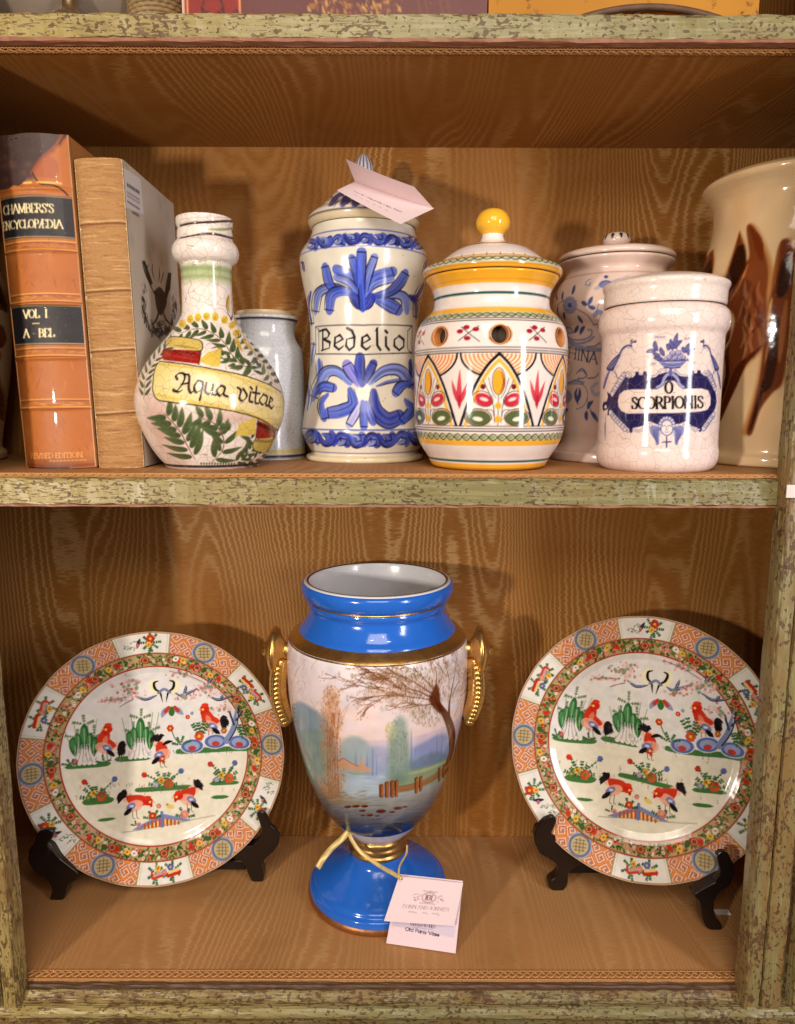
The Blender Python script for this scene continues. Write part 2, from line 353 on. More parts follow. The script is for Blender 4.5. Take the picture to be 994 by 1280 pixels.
# ------------------------------------------------------------------ turned (lathe) bodies that carry a painting
class Lathe:
    def __init__(s, px0, Y, prof, base_z=None, cell=.0009, phim=105, paint=.0007, base=(.9, .86, .82), xc=None):
        """prof: (photo py, half width px) bottom -> top on the silhouette; repeat a point for a sharp edge.
        px0: photo x of the axis at the bottom; the axis is a true vertical through it"""
        s.Y = Y; P0 = at(px0, prof[0][0], Y); s.X = float(P0[0]); s.z0 = base_z if base_z is not None else float(P0[2])
        R = []; Z = []
        for i, (py, hw) in enumerate(prof):
            x = px0
            for _ in range(4):          # photo x of the axis at this height
                q = at(x, py, Y); x += (s.X-q[0])/mpp(q)
            if py < 503: py = py + .22*hw*(503-py)/892
            q = at(x, py, Y); R.append(hw*mpp(q)*.993); Z.append(float(q[2]))
        Z = np.array(Z)
        if base_z is not None: Z = Z + (base_z-Z[0])*np.clip(1-(Z-Z[0])/.06, 0, 1)
        s.prep(np.array(R), Z, cell, phim, paint, base)
    @classmethod
    def from_rz(cls, X, Y, rz, cell=.0015, phim=105, paint=.0012, base=(.9, .86, .82)):
        s = cls.__new__(cls); s.X = X; s.Y = Y; a = np.array(rz, float); s.z0 = a[0, 1]; s.prep(a[:, 0], a[:, 1], cell, phim, paint, base); return s
    def prep(s, R, Z, cell, phim, paint, base):
        P = np.stack([R, Z], 1); segs = []; cur = [P[0]]
        for i in range(1, len(P)):      # split at repeated points
            if np.allclose(P[i], P[i-1], atol=1e-6): segs.append(cur); cur = [P[i]]
            else: cur.append(P[i])
        segs.append(cur); Q = np.vstack([catmull(g, 14) if len(g) > 1 else np.array(g) for g in segs])
        d = np.r_[0, np.cumsum(np.hypot(*np.diff(Q, axis=0).T))]; keep = np.r_[True, np.diff(d) > 1e-7]; Q, d = Q[keep], d[keep]
        n = max(12, int(d[-1]/cell)); t = np.linspace(0, d[-1], n)
        s.r = np.maximum(np.interp(t, d, Q[:, 0]), .0003); s.z = np.interp(t, d, Q[:, 1]); s.s = t; s.S = d[-1]; s.cell = cell
        s.phim = radians(phim); s.Rref = s.r.max(); s.base_ang = math.atan2(CAM[1]-s.Y, CAM[0]-s.X); s.paintpx = paint
        s.cv = Canvas(2*s.phim*s.Rref/paint, s.S/paint, base); cv = s.cv
        cv.k = mpp((s.X, s.Y-s.Rref, s.z.mean()))/paint; cv.mapper = s.mapper
        o = np.argsort(s.z); s.zs, s.rs, s.ss = s.z[o], s.r[o], s.s[o]
        cv.squeeze = lambda v: max(.15, float(np.interp(s.S*(1-v/cv.h), s.s, s.r))/s.Rref)
    def to_canvas(s, phi, arc): return np.stack([(phi+s.phim)/(2*s.phim)*s.cv.w, (1-arc/s.S)*s.cv.h], -1)
    def mapper(s, P):
        P = np.atleast_2d(P); r = ray(P[:, 0], P[:, 1]); rr = np.hypot(r[:, 0], r[:, 1])
        ax = np.array([s.X-CAM[0], s.Y-CAM[1]]); tc = (r[:, 0]*ax[0]+r[:, 1]*ax[1])/rr**2
        lo = tc-s.Rref*1.2/rr; hi = tc.copy()
        for _ in range(26):
            m = (lo+hi)/2; X = CAM[0]+m*r[:, 0]-s.X; Y = CAM[1]+m*r[:, 1]-s.Y; Z = CAM[2]+m*r[:, 2]
            out = np.hypot(X, Y) > np.interp(Z, s.zs, s.rs); lo = np.where(out, m, lo); hi = np.where(out, hi, m)
        X = CAM[0]+hi*r[:, 0]-s.X; Y = CAM[1]+hi*r[:, 1]-s.Y; Z = CAM[2]+hi*r[:, 2]
        phi = np.arctan2(Y, X)-s.base_ang; phi = (phi+pi) % (2*pi)-pi
        return s.to_canvas(phi, np.interp(Z, s.zs, s.ss))
    def polar(s, px, phi0=0.):          # design frame: x = degrees round the axis, y = photo py read on the front
        cv = s.cv; tab_py = np.linspace(150, 1200, 1400); tab_v = s.mapper(np.stack([np.full(1400, px), tab_py], 1))[:, 1]
        cv.mapper = lambda P: np.stack([(np.radians(P[..., 0]+phi0)+s.phim)/(2*s.phim)*cv.w, np.interp(P[..., 1], tab_py, tab_v)], -1)
    def photo(s): s.cv.mapper = s.mapper
    def direct(s): s.cv.mapper = lambda P: P; s.cv.k = 1.; return s.cv
    def build(s, name, mat, parent=None, hole=None, thick=None, nback=40):
        nf = int(2*s.phim*s.Rref/s.cell); ph = np.r_[np.linspace(-s.phim, s.phim, nf), s.phim+(2*pi-2*s.phim)*np.arange(1, nback)/nback]
        A = s.base_ang+ph; V = np.stack([s.X+s.r[:, None]*np.cos(A), s.Y+s.r[:, None]*np.sin(A), np.repeat(s.z[:, None], len(A), 1)], -1)
        pm = np.where(ph > s.phim, np.abs(2*s.phim-ph), ph); pm = np.where(ph > pi, -(2*pi-ph-0)*s.phim/(pi), pm); pm = np.clip(pm, -s.phim, s.phim)
        C = s.to_canvas(pm[None, :]+0*s.s[:, None], s.s[:, None]+0*pm[None, :]); K = s.cv.sample(C[..., 0], C[..., 1])
        F = grid_faces(len(s.r), len(A), True); V = V.reshape(-1, 3); K = K.reshape(-1, 3)
        if hole is not None:
            cen = V[F].mean(1); keep = np.ones(len(F), bool)
            for (hx, hy, hz, hr) in hole: keep &= np.linalg.norm(cen-np.array([hx, hy, hz]), axis=1) > hr
            F = F[keep]
        me = mesh_np(name, V, F); set_col(me, K); o = link(name, me, mat, parent); s.obj = o
        return o
def lathe_plain(name, X, Y, rz, mat, parent, n=64, fine=8):
    P = np.array(rz, float); segs = []; cur = [P[0]]
    for i in range(1, len(P)):
        if np.allclose(P[i], P[i-1]): segs.append(cur); cur = [P[i]]
        else: cur.append(P[i])
    segs.append(cur); Q = np.vstack([catmull(g, fine) if len(g) > 2 else np.array(g) for g in segs])
    A = np.linspace(0, 2*pi, n, endpoint=False)
    V = np.stack([X+Q[:, :1]*np.cos(A), Y+Q[:, :1]*np.sin(A), np.repeat(Q[:, 1:], n, 1)], -1).reshape(-1, 3)
    return link(name, mesh_np(name, V, grid_faces(len(Q), n, True)), mat, parent)
def painted_sheet(name, pos, cv, mat, parent):
    """pos (nr,nc,3) surface points, canvas stretched over it"""
    nr, nc = pos.shape[:2]; v, u = np.meshgrid((np.arange(nr)+.5)/nr*cv.h, (np.arange(nc)+.5)/nc*cv.w, indexing='ij')
    me = mesh_np(name, pos.reshape(-1, 3), grid_faces(nr, nc)); set_col(me, cv.sample(u, v).reshape(-1, 3))
    return link(name, me, mat, parent)
# ------------------------------------------------------------------ cabinet materials
def moire(name, axes, strength=.70, b0=(.295, .102, .0120), b1=(.385, .150, .024), ln=(.68, .41, .16)):
    """watered silk: ragged contour lines running along the second axis"""
    n = N(name); tc = n.new('ShaderNodeTexCoord'); sp = n.new('ShaderNodeSeparateXYZ'); n.put(tc.outputs['Object'], sp.inputs[0])
    a = sp.outputs['XYZ'.index(axes[0])]; b = sp.outputs['XYZ'.index(axes[1])]
    def vec(sa, sb, off=0.):
        c = n.new('ShaderNodeCombineXYZ'); n.put(n.math('MULTIPLY', a, sa), c.inputs[0]); n.put(n.math('MULTIPLY', b, sb), c.inputs[1]); c.inputs[2].default_value = off; return c.outputs[0]
    big = n.noise(vec(10.5, 1.9, 3.3), 1, 0.6, .4); mid = n.noise(vec(34, 3.2, 1.7), 1, 1, .5); jit = n.noise(vec(70, 380, .5), 1, 3, .65)
    F = n.math('ADD', n.math('MULTIPLY', a, 92.), n.math('MULTIPLY', big, 26.))
    F = n.math('ADD', F, n.math('MULTIPLY', mid, 1.6)); F = n.math('ADD', F, n.math('MULTIPLY', jit, 1.15))
    tri = n.math('PINGPONG', F, .5)                    # 0..0.5
    wid = n.math('ADD', n.math('MULTIPLY', n.noise(vec(9, 4, 8.), 1, 2), .34), .09)
    line = n.math('SUBTRACT', 1., n.math('DIVIDE', tri, wid), clamp=True); line = n.ramp(line, .05, .9)
    F2 = n.math('ADD', n.math('MULTIPLY', F, 2.0), n.math('MULTIPLY', jit, .9)); tri2 = n.math('PINGPONG', F2, .5)
    fine = n.ramp(tri2, .34, .06)
    vis = n.ramp(n.noise(vec(5, 3, 5.), 1, 2), .34, .62); line = n.math('MULTIPLY', line, n.math('ADD', n.math('MULTIPLY', vis, .75), .25))
    line = n.math('ADD', line, n.math('MULTIPLY', fine, .16))
    rib = n.math('PINGPONG', n.math('MULTIPLY', b, 820.), .5)
    weave = n.noise(vec(900, 1400, 2.), 1, 2)
    tone = n.noise(vec(3, 3, 9.), 1, 3)
    base = n.mix(tone, b0, b1)
    c = n.mix(n.math('MULTIPLY', line, strength), base, ln)
    c = n.mix(n.math('MULTIPLY', weave, .35), c, (.10, .05, .018))
    stain = n.ramp(n.noise(vec(5, 4, 2.), 1, 5, .65), .46, .74); c = n.mix(n.math('MULTIPLY', stain, .38), c, (.17, .060, .012))
    fade = n.ramp(n.noise(vec(3.5, 6, 7.), 1, 3, .6), .50, .72); c = n.mix(n.math('MULTIPLY', fade, .22), c, (.50, .27, .11))
    spots = n.ramp(n.noise(vec(26, 26, 4.), 1, 4, .6), .69, .78); c = n.mix(n.math('MULTIPLY', spots, .25), c, (.12, .055, .02))
    n.bump(n.math('ADD', n.math('MULTIPLY', rib, .5), n.math('MULTIPLY', line, .7)), .25, .0006)
    m = n.set(c, n.math('SUBTRACT', .62, n.math('MULTIPLY', line, .14)), spec=.18)
    return m
def worn(name, along, chip=0., tint=0.):
    """old sage and cream paint rubbed through to brown wood; along = axis of the board; edge attribute = 1 on arrises"""
    n = N(name); st = {'X': (.35, 1, 1), 'Z': (1, 1, .30)}[along]; lg = {'X': (.05, 1, 1), 'Z': (1, 1, .05)}[along]
    v = n.obj(st); v1 = n.obj(); vg = n.obj(lg)
    ed = n.new('ShaderNodeAttribute', attribute_name='edge').outputs['Fac']
    sp = n.new('ShaderNodeSeparateXYZ'); n.put(v1, sp.inputs[0]); left = n.ramp(n.math('ADD', sp.outputs[0], n.math('MULTIPLY', n.noise(v1, 7, 3), .3)), .25, -.25)
    reg = n.noise(v1, 17, 3)
    c = n.mix(n.math('ADD', n.math('MULTIPLY', left, .75), n.math('MULTIPLY', n.noise(v, 30, 3), .3)), (.180, .168, .074), (.36, .268, .088))
    c = n.mix(n.math('MULTIPLY', n.ramp(n.noise(vg, 420, 3, .6), .45, .65), .35), c, (.41, .355, .180))
    c = n.mix(n.math('MULTIPLY', n.ramp(n.noise(v, 40, 5, .7), .48-tint*.25, .72-tint*.2), .45+tint), c, (.215, .130, .045))
    ns = n.noise(n.obj({'X': (.13, 1, 1), 'Z': (1, 1, .13)}[along]), 560, 3, .6); nr = n.noise(n.obj({'X': (.72, 1, 1), 'Z': (1, 1, .60)}[along]), 300, 2, .45)
    off = n.math('MULTIPLY', n.math('SUBTRACT', reg, .5), .34)
    m1 = n.ramp(n.math('ADD', n.math('ADD', ns, n.math('MULTIPLY', left, .09)), off), .64-chip, .71-chip)
    m2 = n.ramp(n.math('ADD', nr, off), .615-chip, .655-chip)
    m3 = n.ramp(n.math('ADD', n.math('MULTIPLY', ed, .55), n.math('MULTIPLY', n.noise(v, 160, 4, .65), .85)), .78, .92)
    big = n.ramp(n.math('ADD', n.noise(v1, 60, 4, .6), off), .70-chip*.6, .73-chip*.6)
    m_ = n.math('MAXIMUM', n.math('MAXIMUM', n.math('MULTIPLY', m1, .8), n.math('MULTIPLY', m2, .9)), n.math('MAXIMUM', m3, big))
    wood = n.mix(n.noise(vg, 260, 4), (.048, .024, .010), (.135, .070, .030))
    c = n.mix(m_, c, wood)
    n.bump(n.math('ADD', n.math('MULTIPLY', m_, -.8), n.math('MULTIPLY', n.noise(vg, 420, 3, .6), .2)), .45, .0007)
    return n.set(c, n.math('ADD', n.math('MULTIPLY', m_, .12), .38), spec=.42)
def edge_section(P, d=.0016):
    """insert points next to every arris of a closed section; returns points and arris flags"""
    P = [np.array(p, float) for p in P]; out = []; fl = []; k = len(P)
    for i in range(k):
        a, p, b_ = P[i-1], P[i], P[(i+1) % k]; u = p-a; w = b_-p; lu, lw = np.hypot(*u)+1e-9, np.hypot(*w)+1e-9; ang = abs(math.atan2(u[0]*w[1]-u[1]*w[0], u.dot(w))); hard = min(1., ang/1.2)
        if lu > d*2.2: out.append(p-u/lu*d); fl.append(0.)
        out.append(p); fl.append(hard if min(lu, lw) > .001 else hard*.6)
        if lw > d*2.2: out.append(p+w/lw*d); fl.append(0.)
    return np.array(out), np.array(fl)
def set_edge(me, vals):
    at_ = me.attributes.new('edge', 'FLOAT', 'POINT'); at_.data.foreach_set('value', np.asarray(vals, np.float32).ravel())
M_BACK = moire('moire_silk_wall', 'XZ'); M_SHELF = moire('moire_silk_shelf', 'XY', .50, (.430, .195, .062), (.53, .262, .098), (.68, .43, .20)); M_CEIL = moire('moire_silk_ceiling', 'XY', .42)
M_EDGE = worn('worn_paint_board', 'X', .02); M_POST = worn('worn_paint_post', 'Z', .045, .52); M_RAIL = worn('worn_paint_rail', 'X', .06, .52)
M_COVE = worn('worn_shaded_cove_paint', 'X', .06, .45)  # worn paint; its browner tint also stands for shade by facing
M_WOOD = simple('old_brown_wood', (.10, .050, .024), .55, 0, 90, .5, .3)
M_REDWOOD = simple('red_brown_wood_edge', (.26, .105, .055), .5, 0, 120, .4, .2)
M_BRAID = simple('gold_braid', (.50, .235, .075), .5, 0, 500, .35, .3)

# ------------------------------------------------------------------ cabinet
D = .2585                              # inner depth
ZB, ZM, ZT = 0.0, 0.545, 0.9229        # floor, middle shelf top, underside of top shelf
cab = empty('display_cabinet', (0, 0.1, -0.06), 'painted wooden display cabinet lined with gold moire silk, its shelves edged in worn sage paint', 'cabinet')
XL, XR = -.70, .72
b = MB(); b.box(XL, XR, D, D+.018, -.02, 1.32); b.build('back_panel', M_BACK, cab)
for x in (XL-.02, XR):
    b = MB(); b.box(x, x+.02, -.01, D+.018, -.06, 1.32); b.build('side_panel', M_BACK, cab)
def braid(parent, path, half, wob, normal, r=.0012):
    """woven gimp: two interlaced cords between two beaded edges. path(t): point on the line; wob: across direction"""
    n = 1150; x = np.linspace(-.66, .66, n); m = MB(); w = np.array(wob)*1.0; nn = np.array(normal)
    for k, ph in enumerate((0, pi)):
        pts = [np.array(path(t)) + w*(half*.62*sin(t*2*pi/.0165+ph)) + nn*(.0012+.0008*cos(t*2*pi/.0165*1+ph+.6)) for t in x]
        m.tube(pts, r, 5, False)
    for s_ in (-1, 1):
        pts = [np.array(path(t)) + w*(half*s_) + nn*(.0006+.0005*sin(t*2*pi/.0033)) for t in x]
        m.tube(pts, r*.8, 5, False)
    return m.build('braid_trim', M_BRAID, parent, True)
def wavy_board(name, prof, x0, x1, mat, parent, step=.006, wear=.0005, seed=0):
    """moulding extruded along x with hand-worn edges; prof = (y,z) section, closed"""
    rs = np.random.default_rng(seed); n = int((x1-x0)/step); X = np.linspace(x0, x1, n); P, efl = edge_section(prof); k = len(P)
    V = np.zeros((n, k, 3)); w = rs.normal(0, 1, (n, k, 2)); w = (w+np.roll(w, 1, 0)+np.roll(w, 2, 0))/1.7
    V[..., 0] = X[:, None]; V[..., 1:] = P[None]+w*wear
    F = [tuple(map(int, f)) for f in grid_faces(n, k, True)] + [tuple(range(k))[::-1], tuple((n-1)*k+i for i in range(k))]
    me = mesh_py(name, V.reshape(-1, 3), F); set_edge(me, np.tile(efl, n)); o = link(name, me, mat, parent); return o
# top shelf
sh = MB(); sh.box(XL+.001, XR-.001, .004, D-.001, ZT+.0005, .944); sh = sh.build('shelf', M_CEIL, cab)
zt1 = at(497, 20, 0)[2]
wavy_board('shelf_edge', [(-.004, ZT+.0025), (.0038, ZT+.002), (.0038, zt1), (-.003, zt1), (-.0042, zt1-.0012)], -.66, .68, M_EDGE, sh, seed=1)
wavy_board('shelf_edge_bead', [(-.0052, ZT-.0005), (.003, ZT-.0008), (.003, ZT+.0022), (-.0048, ZT+.0024)], -.66, .68, M_REDWOOD, sh, seed=2, wear=.0003)
braid(sh, lambda t: (t, .0125, ZT+.0003), .0042, (0, 1, 0), (0, 0, -1), .00085)
# middle shelf
sh = MB(); sh.box(XL+.001, XR-.001, .004, D-.001, ZM-.026, ZM); sh = sh.build('shelf', M_SHELF, cab)
zm1 = .5400; zm0 = .5136
wavy_board('shelf_edge', [(-.0035, zm0+.002), (.0038, zm0+.002), (.0038, zm1), (-.0025, zm1), (-.0037, zm1-.0012)], -.66, .68, M_EDGE, sh, seed=3)
wavy_board('shelf_edge_bead', [(-.0045, zm0), (.003, zm0-.0003), (.003, zm0+.0018), (-.0042, zm0+.0018)], -.66, .68, M_REDWOOD, sh, seed=4, wear=.0003)
braid(sh, lambda t: (t, .0030, ZM-.0020), .0020, (0, .62, .6), (0, -.7, .7), .00075)
# floor of the lower compartment
sh = MB(); sh.box(XL+.001, XR-.001, .0005, D-.001, -.03, ZB); sh = sh.build('shelf', M_SHELF, cab)
braid(sh, lambda t: (t, .0065, ZB+.0003), .0058, (0, 1, 0), (0, 0, 1), .0010)
wavy_board('rail_fillet', [(.0, -.0012), (-.0045, -.0014), (-.0056, -.0024), (-.0056, -.0044), (.0, -.0044)], -.52, .52, M_WOOD, cab, seed=5, wear=.0003)
wavy_board('rail_cove', [(-.0030, -.0046), (-.0062, -.0052), (-.0070, -.0085), (-.0086, -.0112), (-.0118, -.0132), (-.0150, -.0140), (-.0150, -.030), (-.0030, -.030)], -.52, .52, M_COVE, cab, seed=6, wear=.0003)
bd = [(-.0145+.0062*-sin(t)*1.0-.003, -.0206+.0062*cos(t)) for t in np.linspace(-.35, pi+.1, 10)]
wavy_board('rail_bead', bd+[(-.012, -.027), (-.012, -.0150)], -.52, .52, M_EDGE, cab, seed=7, wear=.0003)  # lighter paint than the cove, standing for light on the bead
b = MB(); b.box(-.52, .52, -.0150, -.001, -.034, -.0275); b.build('rail_recess', M_WOOD, cab)
wavy_board('rail_board', [(-.0245, -.0325), (-.0255, -.034), (-.0255, -.09), (.0, -.09), (.0, -.0322)], -.52, .52, M_RAIL, cab, seed=8, wear=.0003)
# door posts in front of the shelves: section (x,y) swept up, x measured outward from the opening
psec = [(.0, .0), (-.0004, -.010), (.0004, -.0165), (.0012, -.0192), (.0030, -.0200), (.0046, -.0190), (.0055, -.0182), (.0160, -.0186), (.0174, -.0180), (.0180, -.0135), (.0194, -.0135), (.0200, -.0182), (.0215, -.0190), (.0320, -.0194), (.0365, -.0206), (.0392, -.0196), (.0402, -.0150), (.0415, -.0095), (.0460, -.0075), (.0490, -.0090),
        (.0500, -.0150), (.0520, -.0205), (.0560, -.0230), (.0600, -.0225), (.0615, -.0190), (.0620, -.0130), (.0650, -.0120), (.0660, -.0230), (.0690, -.0270), (.0900, -.0275), (.0905, .0)]
def post(x0, sgn, seed):
    rs = np.random.default_rng(seed); Zs = np.arange(-.062, 1.33, .008); P, efl = edge_section(psec); k = len(P)
    V = np.zeros((len(Zs), k, 3)); w = rs.normal(0, 1, (len(Zs), k, 2)); w = (w+np.roll(w, 1, 0)+np.roll(w, 2, 0))/1.7*.00022
    V[..., 0] = x0+sgn*(P[None, :, 0]+w[..., 0]); V[..., 1] = P[None, :, 1]+w[..., 1]; V[..., 2] = Zs[:, None]
    f = grid_faces(len(Zs), k, True)
    if sgn > 0: f = f[:, ::-1]
    me = mesh_py('post', V.reshape(-1, 3), [tuple(map(int, q)) for q in f]); set_edge(me, np.tile(efl, len(Zs))); o = link('post', me, M_POST, cab)
    b = MB(); xa, xb = sorted((x0+sgn*.060, x0+sgn*.13)); b.box(xa, xb, -.036, -.002, -.09, -.018); bevel(b.build('plinth_block', M_RAIL, o), .004)
    return o
for xa_, xb_ in ((-.745, -.474), (.464, .745)):
    b = MB(); b.box(xa_, xb_, -.024, -.003, -.09, 1.33); bevel(b.build('light_stop_panel', M_POST, cab), .002)  # unseen panels added outside the posts to block light from the sides
post(.3735, 1, 8); post(-.3835, -1, 9)
# ------------------------------------------------------------------ jars on the middle shelf
def hwp(rows, ox, oy, sc, cx):          # crop rows (y, half width) -> photo py, half width px
    return [(oy+y/sc, h/sc) for y, h in rows]
def fern(cv, spine, n, ln, w, col, col2=None, a=1., side=(1, -1), ang=58, grow=lambda t: 1., stem=None):
    Q = catmull(spine, 20); L = np.r_[0, np.cumsum(np.hypot(*np.diff(Q, axis=0).T))]
    for i in range(n):
        t = (i+.5)/n; p = np.array([np.interp(t*L[-1], L, Q[:, k]) for k in (0, 1)]); q = np.array([np.interp(min(1, t+.03)*L[-1], L, Q[:, k]) for k in (0, 1)])
        d = q-p; d = d/(np.hypot(*d)+1e-9)
        for sd in side:
            an = radians(ang)*sd; e = np.array([d[0]*cos(an)-d[1]*sin(an), d[0]*sin(an)+d[1]*cos(an)]); l = ln*grow(t)*random.uniform(.88, 1.1)
            l *= 1.12; m = p+e*l*.5+d*l*.10; tip = p+e*l*.92+d*l*.34; st = p+e*w*.35
            cv.stroke([st, m, tip], w*1.10*random.uniform(.9, 1.1), col, a, 'drop', col2=col2)
            if cv.sc < 6: cv.stroke([st*.7+m*.3, tip*.8+m*.2], w*.14, (.18, .22, .14), .35, 'both')
    if stem: cv.stroke(spine, stem[0], stem[1], 1., 'both')

# ---- round bottle with banner
AQ = dict(ox=160, oy=260, sc=3.767)
rows = [(1220, 205), (1212, 218), (1200, 222), (1198, 224), (1170, 248), (1120, 280), (1060, 308), (1000, 332), (960, 340), (915, 344), (870, 340), (820, 327), (760, 303), (700, 265), (650, 225), (600, 183), (560, 153), (520, 129), (485, 119), (400, 116.5), (300, 117.5), (262, 121), (262, 121),
        (248, 140), (225, 152), (200, 155), (175, 148), (155, 133), (148, 128), (148, 128), (135, 129), (112, 128), (104, 126), (104, 126), (97, 124), (90, 126), (90, 126), (80, 131), (60, 132), (48, 131), (44, 124), (44, 118)]
L1 = Lathe(267.0, .082, hwp(rows, cx=395, **AQ), ZM, base=(.925, .880, .845))
c = L1.cv.crop(**AQ); GREEN = (.245, .315, .185); GR2 = (.40, .46, .30); YEL = (.86, .72, .25); INK = (.11, .08, .08); RED = (.60, .11, .10)
c.soft(150, 1020, 110, 190, (.80, .62, .56), .75, 1.4); c.soft(500, 985, 200, 50, (.76, .58, .53), .6); c.soft(700, 900, 60, 200, (.84, .72, .62), .5)
c.band(266, 345, (.62, .69, .47), .75, 380, soft=40); c.band(270, 292, (.48, .58, .36), .6, 380, soft=14); c.band(314, 328, (.55, .62, .40), .5, 380, soft=8)
c.stroke([(246, 84), (300, 72), (390, 66), (470, 62), (520, 66)], 11, (.20, .13, .12)); c.stroke([(246, 141), (330, 126), (400, 122), (460, 134), (515, 150)], 11, (.22, .14, .13))
c.stroke([(380, 100), (450, 101), (515, 92)], 13, (.53, .60, .40), .9, 'both'); c.stroke([(250, 52), (380, 42), (510, 50)], 4, (.7, .55, .45), .5)
# fern fronds
fern(c, [(690, 830), (655, 765), (600, 690), (560, 620), (520, 570)], 9, 46, 19, GREEN, GR2, ang=-125, stem=(4, (.2, .2, .12)))
fern(c, [(600, 745), (540, 742), (490, 690), (450, 630), (400, 590), (330, 568), (235, 592)], 11, 52, 23, GREEN, GR2, ang=60, stem=(4.5, (.33, .16, .12)))
fern(c, [(640, 790), (600, 740), (520, 735), (430, 690)], 7, 34, 16, GREEN, GR2, ang=60)
fern(c, [(75, 900), (85, 800), (130, 710), (210, 625)], 9, 38, 17, GREEN, GR2, ang=50, stem=(3, (.2, .25, .15)))
fern(c, [(318, 1185), (285, 1130), (250, 1060), (215, 1015), (172, 968)], 7, 118, 29, GREEN, GR2, ang=68, grow=lambda t: .95-.35*t, stem=(5, (.35, .14, .12)))
fern(c, [(395, 1195), (440, 1150), (452, 1105), (440, 1060), (400, 1010), (330, 985)], 7, 86, 26, GREEN, GR2, ang=62, grow=lambda t: 1-.3*t, stem=(5, (.35, .14, .12)))
fern(c, [(500, 1200), (545, 1175), (590, 1120), (575, 1075)], 6, 44, 19, GREEN, GR2, ang=58); fern(c, [(520, 1195), (600, 1180), (660, 1130)], 5, 40, 20, GREEN, GR2, ang=60)
for i in range(13): c.ell(345+i*13, 1204, 4, 6, GREEN, .8)
for x, y in ((330, 985), (440, 1010), (470, 1010), (410, 1010)): c.stroke([(x, y+35), (x+10, y)], 24, GREEN, 1, 'drop', col2=GR2)
# yellow berries and petals
for x, y, r in ((256, 545, 0), (293, 523, .1), (330, 516, 0), (370, 509, 0), (412, 513, 0), (455, 527, .3), (492, 551, .7), (512, 588, 1.2)):
    c.ell(x, y, 19, 22, (.97, .95, .9), .8, r); c.ell(x, y, 16, 20, YEL, 1, r); c.ell(x-3, y+6, 9, 9, (.72, .55, .15), .5)
for P in ([(476, 412), (470, 450), (478, 492)], [(510, 610), (520, 640), (538, 675)], [(545, 618), (570, 655), (598, 685)], [(500, 520), (515, 545), (528, 560)]): c.stroke(P, 27, YEL, 1, 'drop', col2=(.74, .56, .16))
c.stroke([(476, 415), (464, 460), (474, 495)], 4, (.35, .22, .1), .9); c.stroke([(486, 530), (480, 510), (465, 495)], 8, (.30, .12, .13), 1, 'drop'); c.stroke([(486, 528), (492, 505), (490, 492)], 8, (.30, .12, .13), 1, 'drop')
c.stroke([(505, 575), (520, 590), (520, 610)], 9, (.4, .2, .1), .8, 'drop'); c.stroke([(395, 660), (420, 655), (440, 668)], 7, (.45, .12, .1), 1, 'both'); c.stroke([(436, 690), (430, 670), (440, 660)], 6, (.45, .12, .1))
c.stroke([(560, 745), (600, 730), (612, 700)], 4, (.4, .18, .2), .9)
# banner with its rolled ends
c.fill([(330, 720), (375, 680), (440, 660), (432, 745), (400, 748)], (.87, .75, .33)); c.fill([(505, 1075), (525, 1015), (600, 988), (600, 1065), (560, 1072)], (.87, .76, .36))
c.fill([(170, 655), (190, 665), (345, 672), (335, 735), (165, 715), (158, 690)], RED); c.stroke([(175, 690), (330, 715)], 9, (.76, .28, .22), .6, 'both'); c.stroke([(168, 668), (340, 690)], 12, (.33, .05, .06), .5)
c.fill([(190, 612), (225, 605), (330, 622), (352, 640), (345, 668), (320, 672), (205, 655), (178, 640)], (.84, .74, .38), smooth=True); c.stroke([(215, 645), (330, 662)], 14, (.55, .48, .30), .7, 'both')
c.fill([(610, 1000), (695, 1045), (690, 1085), (600, 1085)], RED); c.stroke([(612, 1015), (690, 1055)], 18, (.20, .06, .06), .8); c.fill([(598, 1092), (640, 1085), (692, 1082), (690, 1125), (650, 1145), (600, 1143), (590, 1115)], (.80, .72, .36), smooth=True)
c.stroke([(605, 1095), (660, 1100), (690, 1082)], 14, (.48, .42, .25), .7)
YB_ = (.90, .82, .50)
ban = [(150, 722), (250, 733), (400, 758), (550, 790), (660, 830), (722, 868), (738, 930), (722, 1000), (706, 1048), (660, 1015), (600, 985), (500, 958), (350, 933), (200, 914), (140, 902), (118, 862), (120, 800), (130, 750)]
c.fill(ban, (.90, .83, .53))
c.soft(330, 830, 190, 70, (.93, .86, .72), .85, 1.3); c.soft(560, 900, 140, 65, (.93, .86, .70), .8, 1.3); c.soft(255, 790, 70, 40, (.94, .84, .78), .5)
c.stroke([(135, 880), (300, 915), (500, 945), (690, 1025)], 16, (.80, .66, .22), .5); c.stroke([(150, 735), (300, 752), (480, 785), (700, 870)], 12, (.80, .66, .22), .45)
c.stroke(ban[:6], 5.5, INK); c.stroke(ban[8:]+[ban[0]], 5.5, INK)
c.stroke([(352, 640), (348, 668), (320, 674)], 5, INK); c.stroke([(190, 612), (225, 605), (330, 620), (352, 640)], 4.5, INK); c.stroke([(345, 672), (334, 738)], 4, INK); c.stroke([(160, 690), (180, 650), (205, 622)], 4, INK)
c.stroke([(612, 998), (602, 1085)], 4, INK); c.stroke([(602, 1085), (588, 1115), (600, 1144), (655, 1145), (700, 1040)], 4.5, INK)
nb = radians(40)
